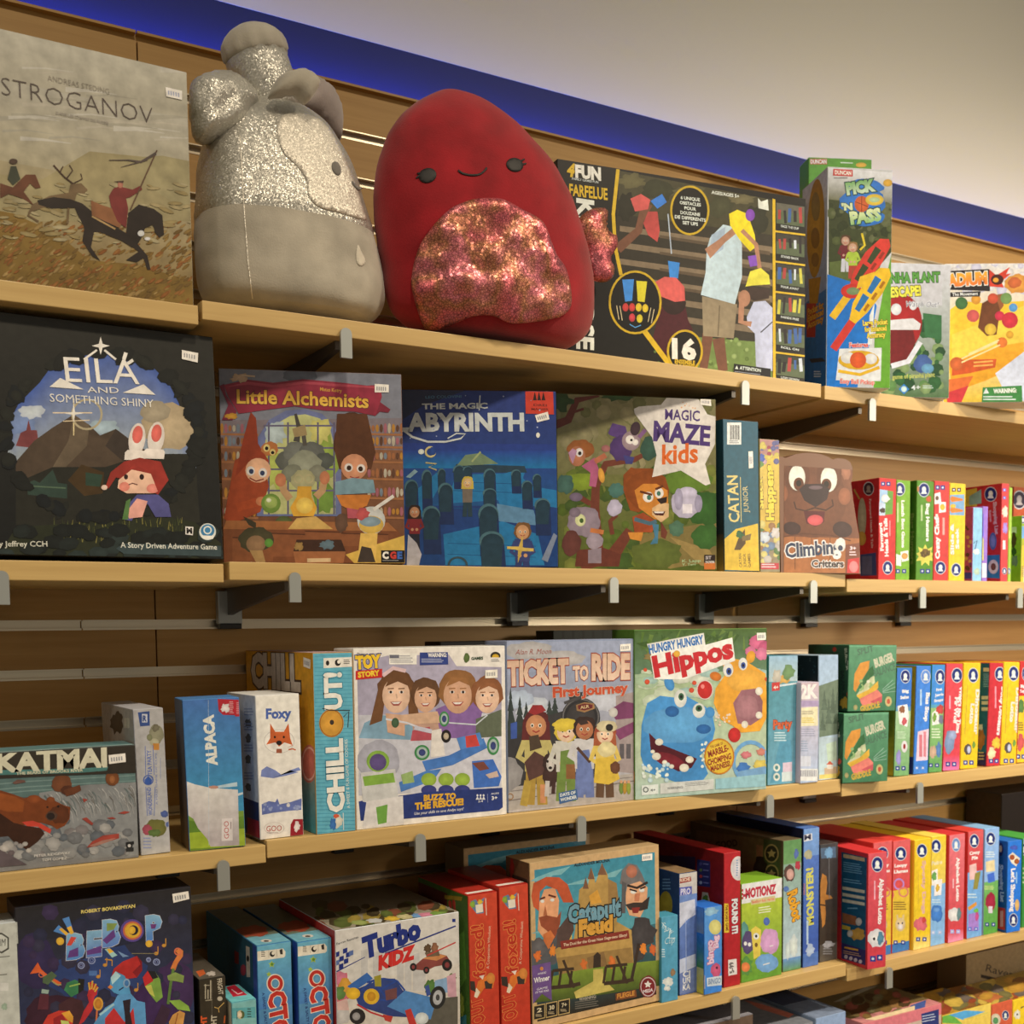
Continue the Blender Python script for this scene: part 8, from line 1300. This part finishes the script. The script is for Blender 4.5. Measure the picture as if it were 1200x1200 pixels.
p = art('rav').crop(880, 1080, 3.75); p.fill(C(130, 104, 66), C(140, 114, 74)); p.text('Ravensburger', (1030, 218), (1310, 290), 32, C(44, 34, 28), .0); p.poly([(1010, 232), (1330, 306), (1330, 330), (1010, 246)], C(44, 34, 26)); p.done()

# ================================================================== PLUSH TOYS
from mathutils.bvhtree import BVHTree
from mathutils.geometry import delaunay_2d_cdt
def fuzz(name, c, rough=.9, sheen=.5):
    m = mat(name, c, rough, spec=.2); b = m.node_tree.nodes['Principled BSDF']
    b.inputs['Sheen Weight'].default_value = sheen; b.inputs['Sheen Roughness'].default_value = .5
    tc = nd(m, 'ShaderNodeTexCoord'); no = nd(m, 'ShaderNodeTexNoise', Scale=16.0, Detail=5.0); lk(m, tc.outputs['Object'], no.inputs['Vector'])
    cr = nd(m, 'ShaderNodeValToRGB'); cr.color_ramp.elements[0].position = .3; cr.color_ramp.elements[1].position = .72
    cr.color_ramp.elements[0].color = (*[v*.72 for v in c], 1); cr.color_ramp.elements[1].color = (*[min(1, v*1.2) for v in c], 1)
    lk(m, no.outputs['Fac'], cr.inputs[0]); lk(m, cr.outputs[0], b.inputs['Base Color'])
    n2 = nd(m, 'ShaderNodeTexNoise', Scale=420.0, Detail=2.0); lk(m, tc.outputs['Object'], n2.inputs['Vector'])
    bp = nd(m, 'ShaderNodeBump', Strength=.25, Distance=.002); lk(m, n2.outputs['Fac'], bp.inputs['Height']); lk(m, bp.outputs[0], b.inputs['Normal'])
    return m
def glitter(name, c, metal=.55, rough=.36, amt=.55):
    m = mat(name, c, rough, metal); b = m.node_tree.nodes['Principled BSDF']
    tc = nd(m, 'ShaderNodeTexCoord'); vo = nd(m, 'ShaderNodeTexVoronoi', Scale=620.0); lk(m, tc.outputs['Object'], vo.inputs['Vector'])
    sb = nd(m, 'ShaderNodeVectorMath'); sb.operation = 'SUBTRACT'; sb.inputs[1].default_value = (.5, .5, .5); lk(m, vo.outputs['Color'], sb.inputs[0])
    sc = nd(m, 'ShaderNodeVectorMath'); sc.operation = 'SCALE'; sc.inputs['Scale'].default_value = amt; lk(m, sb.outputs[0], sc.inputs[0])
    ge = nd(m, 'ShaderNodeNewGeometry'); ad = nd(m, 'ShaderNodeVectorMath'); ad.operation = 'ADD'
    lk(m, ge.outputs['Normal'], ad.inputs[0]); lk(m, sc.outputs[0], ad.inputs[1])
    nm = nd(m, 'ShaderNodeVectorMath'); nm.operation = 'NORMALIZE'; lk(m, ad.outputs[0], nm.inputs[0]); lk(m, nm.outputs[0], b.inputs['Normal'])
    return m
M_SILVER = glitter('silver_glitter_cloth', (.52, .51, .47)); M_PALE = glitter('pale_glitter_cloth', (.80, .76, .68), .35, .45, .7)
M_GREYF = fuzz('grey_plush', (.43, .40, .34)); M_PINKG = fuzz('pinkish_grey_plush', (.40, .34, .33))
M_REDF = fuzz('crimson_plush', (.30, .008, .016), .85, .25); M_INK = mat('embroidery_black', (.008, .007, .008), .6); M_DGREY = fuzz('embroidery_grey', (.16, .15, .14)); M_CREAM = fuzz('cream_embroidery', (.75, .70, .60))
def scale_mat():
    m = mat('iridescent_scale_cloth', (.6, .1, .15), .34, .55); b = m.node_tree.nodes['Principled BSDF']
    tc = nd(m, 'ShaderNodeTexCoord'); vo = nd(m, 'ShaderNodeTexVoronoi', Scale=250.0); vo.feature = 'DISTANCE_TO_EDGE'; lk(m, tc.outputs['Object'], vo.inputs['Vector'])
    no = nd(m, 'ShaderNodeTexNoise', Scale=14.0, Detail=3.0); lk(m, tc.outputs['Object'], no.inputs['Vector'])
    cr = nd(m, 'ShaderNodeValToRGB'); e = cr.color_ramp.elements; e[0].position = .3; e[0].color = (.30, .09, .12, 1); e[1].position = .75; e[1].color = (.50, .22, .10, 1)
    for q, c in ((.42, (.60, .13, .16, 1)), (.52, (.40, .16, .08, 1)), (.62, (.62, .17, .22, 1))): k = e.new(q); k.color = c
    lk(m, no.outputs['Fac'], cr.inputs[0])
    mr = nd(m, 'ShaderNodeMapRange'); mr.inputs[1].default_value = 0; mr.inputs[2].default_value = .16; mr.inputs[3].default_value = .30; mr.inputs[4].default_value = 1.15; lk(m, vo.outputs['Distance'], mr.inputs[0])
    sc = nd(m, 'ShaderNodeVectorMath'); sc.operation = 'SCALE'; lk(m, cr.outputs[0], sc.inputs[0]); lk(m, mr.outputs[0], sc.inputs['Scale']); lk(m, sc.outputs[0], b.inputs['Base Color'])
    v2 = nd(m, 'ShaderNodeTexVoronoi', Scale=250.0); lk(m, tc.outputs['Object'], v2.inputs['Vector'])
    sb = nd(m, 'ShaderNodeVectorMath'); sb.operation = 'SUBTRACT'; sb.inputs[1].default_value = (.5, .5, .5); lk(m, v2.outputs['Color'], sb.inputs[0])
    s2 = nd(m, 'ShaderNodeVectorMath'); s2.operation = 'SCALE'; s2.inputs['Scale'].default_value = .28; lk(m, sb.outputs[0], s2.inputs[0])
    ge = nd(m, 'ShaderNodeNewGeometry'); ad = nd(m, 'ShaderNodeVectorMath'); ad.operation = 'ADD'; lk(m, ge.outputs['Normal'], ad.inputs[0]); lk(m, s2.outputs[0], ad.inputs[1])
    nm = nd(m, 'ShaderNodeVectorMath'); nm.operation = 'NORMALIZE'; lk(m, ad.outputs[0], nm.inputs[0]); lk(m, nm.outputs[0], b.inputs['Normal'])
    return m
M_SCALE = scale_mat()

def body_geo(rows, Yc, kd, zb, wr=.0, seed=0, crease=None, sub=5, nseg=72, sq=2.3, kb=1.0):
    """rings through silhouette rows (y, x left, x right); returns verts, ring size"""
    pts = []
    for y, xl, xr in rows:
        a, b = atY(xl, y, Yc), atY(xr, y, Yc); c = (a+b)/2
        d = c-CAM; t = abs(d.x)/math.hypot(d.x, d.y); ca = math.sqrt(1-t*t); W_ = (b.x-a.x)/2
        pts.append((c.x, max(c.z, zb), W_*ca/math.sqrt(ca*ca+kd*kd*t*t)))
    pts.sort(key=lambda q: -q[1]); out = []
    n = len(pts)
    def cr(p0, p1, p2, p3, t): return .5*((2*p1)+(-p0+p2)*t+(2*p0-5*p1+4*p2-p3)*t*t+(-p0+3*p1-3*p2+p3)*t**3)
    for i in range(n-1):
        q = [pts[max(i-1, 0)], pts[i], pts[i+1], pts[min(i+2, n-1)]]
        for s_ in range(sub): out.append(tuple(cr(q[0][j], q[1][j], q[2][j], q[3][j], s_/sub) for j in range(3)))
    out.append(pts[-1]); verts = []
    for (x, z, r) in out:
        r = max(r, .0005)
        for k in range(nseg):
            t = 2*math.pi*k/nseg; cx, sy = math.cos(t), math.sin(t)
            ex = math.copysign(abs(cx)**(2/sq), cx); ey = math.copysign(abs(sy)**(2/sq), sy)
            v = Vector((x+r*ex, Yc+r*kd*ey*(kb if sy > 0 else 1), z))
            f = 1+wr*noise.noise(Vector((v.x*9+seed, v.y*9, v.z*9)))+wr*.6*noise.noise(Vector((v.x*24+seed, v.y*24, v.z*30)))
            if crease is not None: f -= .028*math.exp(-((z-crease)/.0045)**2)
            v.x = x+(v.x-x)*f; v.y = Yc+(v.y-Yc)*f; verts.append(v)
    return verts, nseg, [o_[1] for o_ in out]
def ring_mesh(name, verts, ns, i0, i1, M, cap0=False, cap1=False):
    vs = [M @ v for v in verts[i0*ns:(i1+1)*ns]]; nr = i1-i0+1; fs = []
    for i in range(nr-1):
        for k in range(ns): fs.append((i*ns+k, (i+1)*ns+k, (i+1)*ns+(k+1) % ns, i*ns+(k+1) % ns))
    if cap0: fs.append(tuple(range(ns)))
    if cap1: fs.append(tuple(range((nr-1)*ns, nr*ns))[::-1])
    me = bpy.data.meshes.new(name); me.from_pydata([tuple(v) for v in vs], [], fs)
    me.polygons.foreach_set('use_smooth', [True]*len(me.polygons)); return me
def fillgrid(poly, step):
    """constrained triangulation of a pixel polygon with inner points"""
    n = len(poly); dense = []
    for i in range(n):                                   # smooth the outline
        p0, p1, p2, p3 = [Vector(poly[(i+j) % n]) for j in (-1, 0, 1, 2)]
        m_ = max(2, int((p2-p1).length/step))
        for s_ in range(m_):
            t = s_/m_; dense.append(.5*((2*p1)+(p2-p0)*t+(2*p0-5*p1+4*p2-p3)*t*t+(3*p1-p0-3*p2+p3)*t**3))
    nb = len(dense); xs = [p.x for p in dense]; ys = [p.y for p in dense]; inner = []
    def inside(x, y):
        c = False
        for i in range(nb):
            a, b = dense[i], dense[i-1]
            if (a.y > y) != (b.y > y) and x < (b.x-a.x)*(y-a.y)/(b.y-a.y)+a.x: c = not c
        return c
    def dist(x, y): return min(math.hypot(x-p.x, y-p.y) for p in dense)
    y = min(ys)+step*.5
    while y < max(ys):
        x = min(xs)+step*.5
        while x < max(xs):
            if inside(x, y) and dist(x, y) > step*.45: inner.append(Vector((x, y)))
            x += step
        y += step
    r = delaunay_2d_cdt(dense+inner, [(i, (i+1) % nb) for i in range(nb)], [list(range(nb))], 1, 1e-4)
    return r[0], [tuple(f) for f in r[2]], dense, dist
def decal(name, poly, bvh, m, parent, off=.0012, step=4.0, thick=.0012, wob=0.0):
    vs, fs, _, dist = fillgrid(poly, step); Mi = parent.matrix_world.inverted(); P = []; Q = []
    for v in vs:
        d = ray(v.x, v.y).normalized(); loc, nr, idx, ds = bvh.ray_cast(CAM, d)
        if loc is None: loc, nr, idx, ds = bvh.find_nearest(CAM+d*1.75)
        if nr.dot(d) > 0: nr = -nr
        e = min(1.0, dist(v.x, v.y)/6.0)
        w = wob*noise.noise(Vector((v.x*.035, v.y*.035, 3)))*e
        P.append(Mi @ (loc+nr*(off+thick*(1-(1-e)**2)+max(-off*.5, w)))); Q.append(Mi @ (loc+nr*(.0002 if off < .003 else off*.4)))
    n = len(P); edge = {}
    for f in fs:
        for i in range(len(f)): k = (f[i], f[(i+1) % len(f)]); edge[k] = 1
    F_ = list(fs)+[(a, b, b+n, a+n) for (a, b) in edge if (b, a) not in edge]
    me = bpy.data.meshes.new(name); me.from_pydata([tuple(v) for v in P+Q], [], F_)
    me.polygons.foreach_set('use_smooth', [True]*len(me.polygons)); o = link(name, me, m, parent)
    bm = bmesh.new(); bm.from_mesh(me); bmesh.ops.recalc_face_normals(bm, faces=bm.faces[:]); bm.to_mesh(me); bm.free(); return o
def ellp(x, y, rx, ry, a=0, n=14):
    a = R(a); return [(x+rx*math.cos(6.2832*i/n)*math.cos(a)-ry*math.sin(6.2832*i/n)*math.sin(a), y+rx*math.cos(6.2832*i/n)*math.sin(a)+ry*math.sin(6.2832*i/n)*math.cos(a)) for i in range(n)]
def strip(pts, w):
    q = [Vector(p) for p in pts]; L, Rr = [], []
    for i in range(len(q)):
        t = (q[min(i+1, len(q)-1)]-q[max(i-1, 0)]).normalized(); pr = Vector((-t.y, t.x))*w/2; L.append(tuple(q[i]+pr)); Rr.append(tuple(q[i]-pr))
    return L+Rr[::-1]
def puffy(name, poly, Y, thick, m, parent, step=4.0, rx=30.0, slope=0.0, back=1.0, wr=0.0):
    """stuffed flat piece: outline on the plane at Y, both sides swelling away from the rim"""
    vs, fs, dense, dist = fillgrid(poly, step); Mi = parent.matrix_world.inverted(); A, B_ = [], []; nb = len(dense)
    x0 = sum(p.x for p in dense)/nb
    for i, v in enumerate(vs):
        e = min(1.0, dist(v.x, v.y)/rx); h = thick*math.sqrt(max(0, 1-(1-e)**2))
        h *= 1+wr*noise.noise(Vector((v.x*.05, v.y*.05, 1)))
        yy = Y+slope*(v.x-x0); p = atY(v.x, v.y, yy); A.append(Mi @ Vector((p.x, yy-h-.0005, p.z))); B_.append(Mi @ Vector((p.x, yy+h*back+.0005, p.z)))
    n = len(A); edge = {}
    for f in fs:
        for i in range(len(f)): edge[(f[i], f[(i+1) % len(f)])] = 1
    F_ = list(fs)+[tuple(i+n for i in f[::-1]) for f in fs]+[(b, a, a+n, b+n) for (a, b) in edge if (b, a) not in edge]
    me = bpy.data.meshes.new(name); me.from_pydata([tuple(v) for v in A+B_], [], F_)
    bm = bmesh.new(); bm.from_mesh(me); bmesh.ops.recalc_face_normals(bm, faces=bm.faces[:]); bm.to_mesh(me); bm.free()
    me.polygons.foreach_set('use_smooth', [True]*len(me.polygons)); return link(name, me, m, parent)
def bvh_of(verts, ns):
    nr = len(verts)//ns; fs = [(i*ns+k, (i+1)*ns+k, (i+1)*ns+(k+1) % ns, i*ns+(k+1) % ns) for i in range(nr-1) for k in range(ns)]
    return BVHTree.FromPolygons([tuple(v) for v in verts], fs)

# ---- silver grey plush
ZB = SH['1B']+.0005
rows = [(112, 318, 322), (116, 306, 340), (124, 291, 358), (140, 268, 380), (160, 247, 394), (185, 235, 408), (215, 230, 420), (250, 228, 431), (285, 228, 438), (320, 230, 443), (345, 233, 444), (362, 240, 440), (372, 256, 428)]
Yc = -.205; kd = .72
vs, ns, zs_ = body_geo(rows, Yc, kd, ZB, .035, 3, crease=atY(335, 274, Yc).z)
root = thing('plush_toy', 'large silver grey glittery plush elephant sitting on the top shelf', 'plush toy', Matrix.Translation((atY(335, 360, Yc).x, Yc, ZB)))
Mi = root.matrix_world.inverted(); icut = min(range(len(zs_)), key=lambda i: abs(zs_[i]-atY(335, 274, Yc).z))
link('body', ring_mesh('body', vs, ns, 0, icut, Mi, True), M_SILVER, root)
link('belly', ring_mesh('belly', vs, ns, icut, len(zs_)-1, Mi, False, True), M_GREYF, root)
bv = bvh_of(vs, ns)
decal('face_patch', [(325, 147), (333, 135), (353, 133), (373, 140), (389, 157), (404, 187), (416, 217), (427, 250), (428, 258), (400, 250), (373, 242), (361, 228), (360, 213), (350, 197), (333, 180), (326, 163)], bv, M_PALE, root, .0012)
decal('eye', ellp(393, 198.5, 5, 8.5, -20), bv, M_DGREY, root, .003, 2.5)
decal('mouth', strip([(411, 214), (415, 219), (419, 222), (422, 220)], 2.4), bv, M_DGREY, root, .003, 2)
decal('toe', [(419, 287), (422, 293), (427, 303), (427, 309), (422, 312), (418, 308), (417, 298)], bv, M_CREAM, root, .0012, 2.5)
for nm, pl in (('side_seam', [(281, 160), (283, 190), (285, 230), (288, 272), (291, 310), (296, 350)]),): decal(nm, strip(pl, 1.3), bv, M_PALE, root, .0006, 4, .0004)
puffy('ear', [(223, 100), (233, 90), (250, 85), (270, 87), (287, 98), (299, 110), (302, 127), (294, 150), (278, 160), (250, 167), (237, 168), (227, 160), (223, 133)], -.235, .040, M_SILVER, root, 4, 34, .0004, .9, .25)
puffy('ear', [(367, 90), (380, 95), (393, 107), (401, 127), (402, 147), (398, 165), (387, 152), (373, 135), (352, 124), (360, 107)], -.13, .022, M_PINKG, root, 4, 26, .0006)
puffy('forelock', [(315, 115), (318, 103), (327, 90), (340, 83), (357, 83), (371, 92), (373, 103), (363, 118), (356, 121), (346, 112), (332, 113)], -.285, .020, M_GREYF, root, 3.5, 14, -.0002)
def tube_lathe(name, a, b, prof, m, ripple=0, ramp=.0, ns=48):
    ax = (b-a); L = ax.length; ax.normalize(); u = ax.orthogonal().normalized(); w = ax.cross(u); V = []; F_ = []
    for t, r in prof:
        for k in range(ns):
            an = 2*math.pi*k/ns; rr = r*(1+(ripple*math.sin(an*13)*ramp(t) if ripple else 0)); V.append(Mi @ (a+ax*(L*t)+(u*math.cos(an)+w*math.sin(an))*rr))
    n = len(prof)
    for i in range(n-1):
        for k in range(ns): F_.append((i*ns+k, i*ns+(k+1) % ns, (i+1)*ns+(k+1) % ns, (i+1)*ns+k))
    F_.append(tuple(range(ns))[::-1]); F_.append(tuple(range((n-1)*ns, n*ns)))
    me = bpy.data.meshes.new(name); me.from_pydata([tuple(v) for v in V], [], F_); me.polygons.foreach_set('use_smooth', [True]*len(me.polygons)); return link(name, me, m, root)
a, b = atY(325, 135, -.20), atY(299, 66, -.20); px = (atY(335, 66, -.2)-atY(265, 66, -.2)).x/70
tr = tube_lathe('trunk', a, b, [(0, 34*px), (.2, 34*px), (.4, 34.5*px), (.6, 34.5*px), (.8, 35*px), (1, 35*px)], M_SILVER)
tube_lathe('trunk_tip', atY(301, 70, -.20), atY(290, 28, -.20), [(0, 31*px), (.02, 34*px), (.08, 36.5*px), (.2, 37*px), (.35, 37*px), (.5, 35.5*px), (.65, 31*px), (.78, 25*px), (.9, 16*px), (.97, 8*px), (1, 1*px)], M_GREYF, .05, lambda t: max(0, 1-t*1.7))
# ---- crimson plush
rows = [(107, 533, 541), (110, 519, 553), (118, 506, 574), (137, 482, 602), (160, 461, 625), (190, 445, 649), (235, 434, 671), (280, 434, 684), (330, 440, 690), (360, 445, 690), (382, 456, 684), (398, 480, 668), (404, 510, 650)]
Yc = -.247; vs, ns, zs_ = body_geo(rows, Yc, .55, ZB, .022, 11, kb=.4)
root = thing('plush_toy', 'large crimson plush toy with a smiling face and a shiny pink scaly belly', 'plush toy', Matrix.Translation((atY(570, 390, Yc).x, Yc, ZB)))
Mi = root.matrix_world.inverted(); link('body', ring_mesh('body', vs, ns, 0, len(zs_)-1, Mi, True, True), M_REDF, root); bv = bvh_of(vs, ns)
decal('belly_patch', [(539, 240), (557, 234.5), (586, 234.5), (611, 247), (634, 261), (644, 284), (650, 299), (661, 316), (667, 343), (665, 362), (648, 372), (606, 377.5), (591, 375), (577, 369), (555, 369), (526, 379), (504, 385), (495, 375), (485, 343), (484, 321), (492, 290), (509, 264), (526, 247)], bv, M_SCALE, root, .005, 4.5, .004, .012)
decal('eye', ellp(501, 206, 10.5, 8.5, -15), bv, M_INK, root, .0012, 2.5); decal('eye', ellp(603, 193.5, 10, 8, 15), bv, M_INK, root, .0012, 2.5)
for q in (((493, 203), (489, 204)), ((492, 206), (488, 209)), ((610, 189), (614, 187)), ((612, 193), (616, 192))): decal('eyelash', strip(q, 1.6), bv, M_INK, root, .0014, 2)
decal('mouth', strip([(537, 200), (541, 203), (548, 205), (556, 205.5), (563, 204), (568, 200), (570, 197)], 2.2), bv, M_INK, root, .0012, 2)
puffy('fin', [(677, 258), (691, 246), (703, 243.5), (711, 247), (710, 261), (712, 270), (722, 278), (722.5, 290), (715, 303), (719.6, 315), (717, 326.5), (705, 331), (691, 324), (685, 295), (678, 275)], -.272, .014, M_SCALE, root, 3.5, 16, 0, 1.0)
for b in BOXES: print('BOX', b)
bpy.context.view_layer.update()
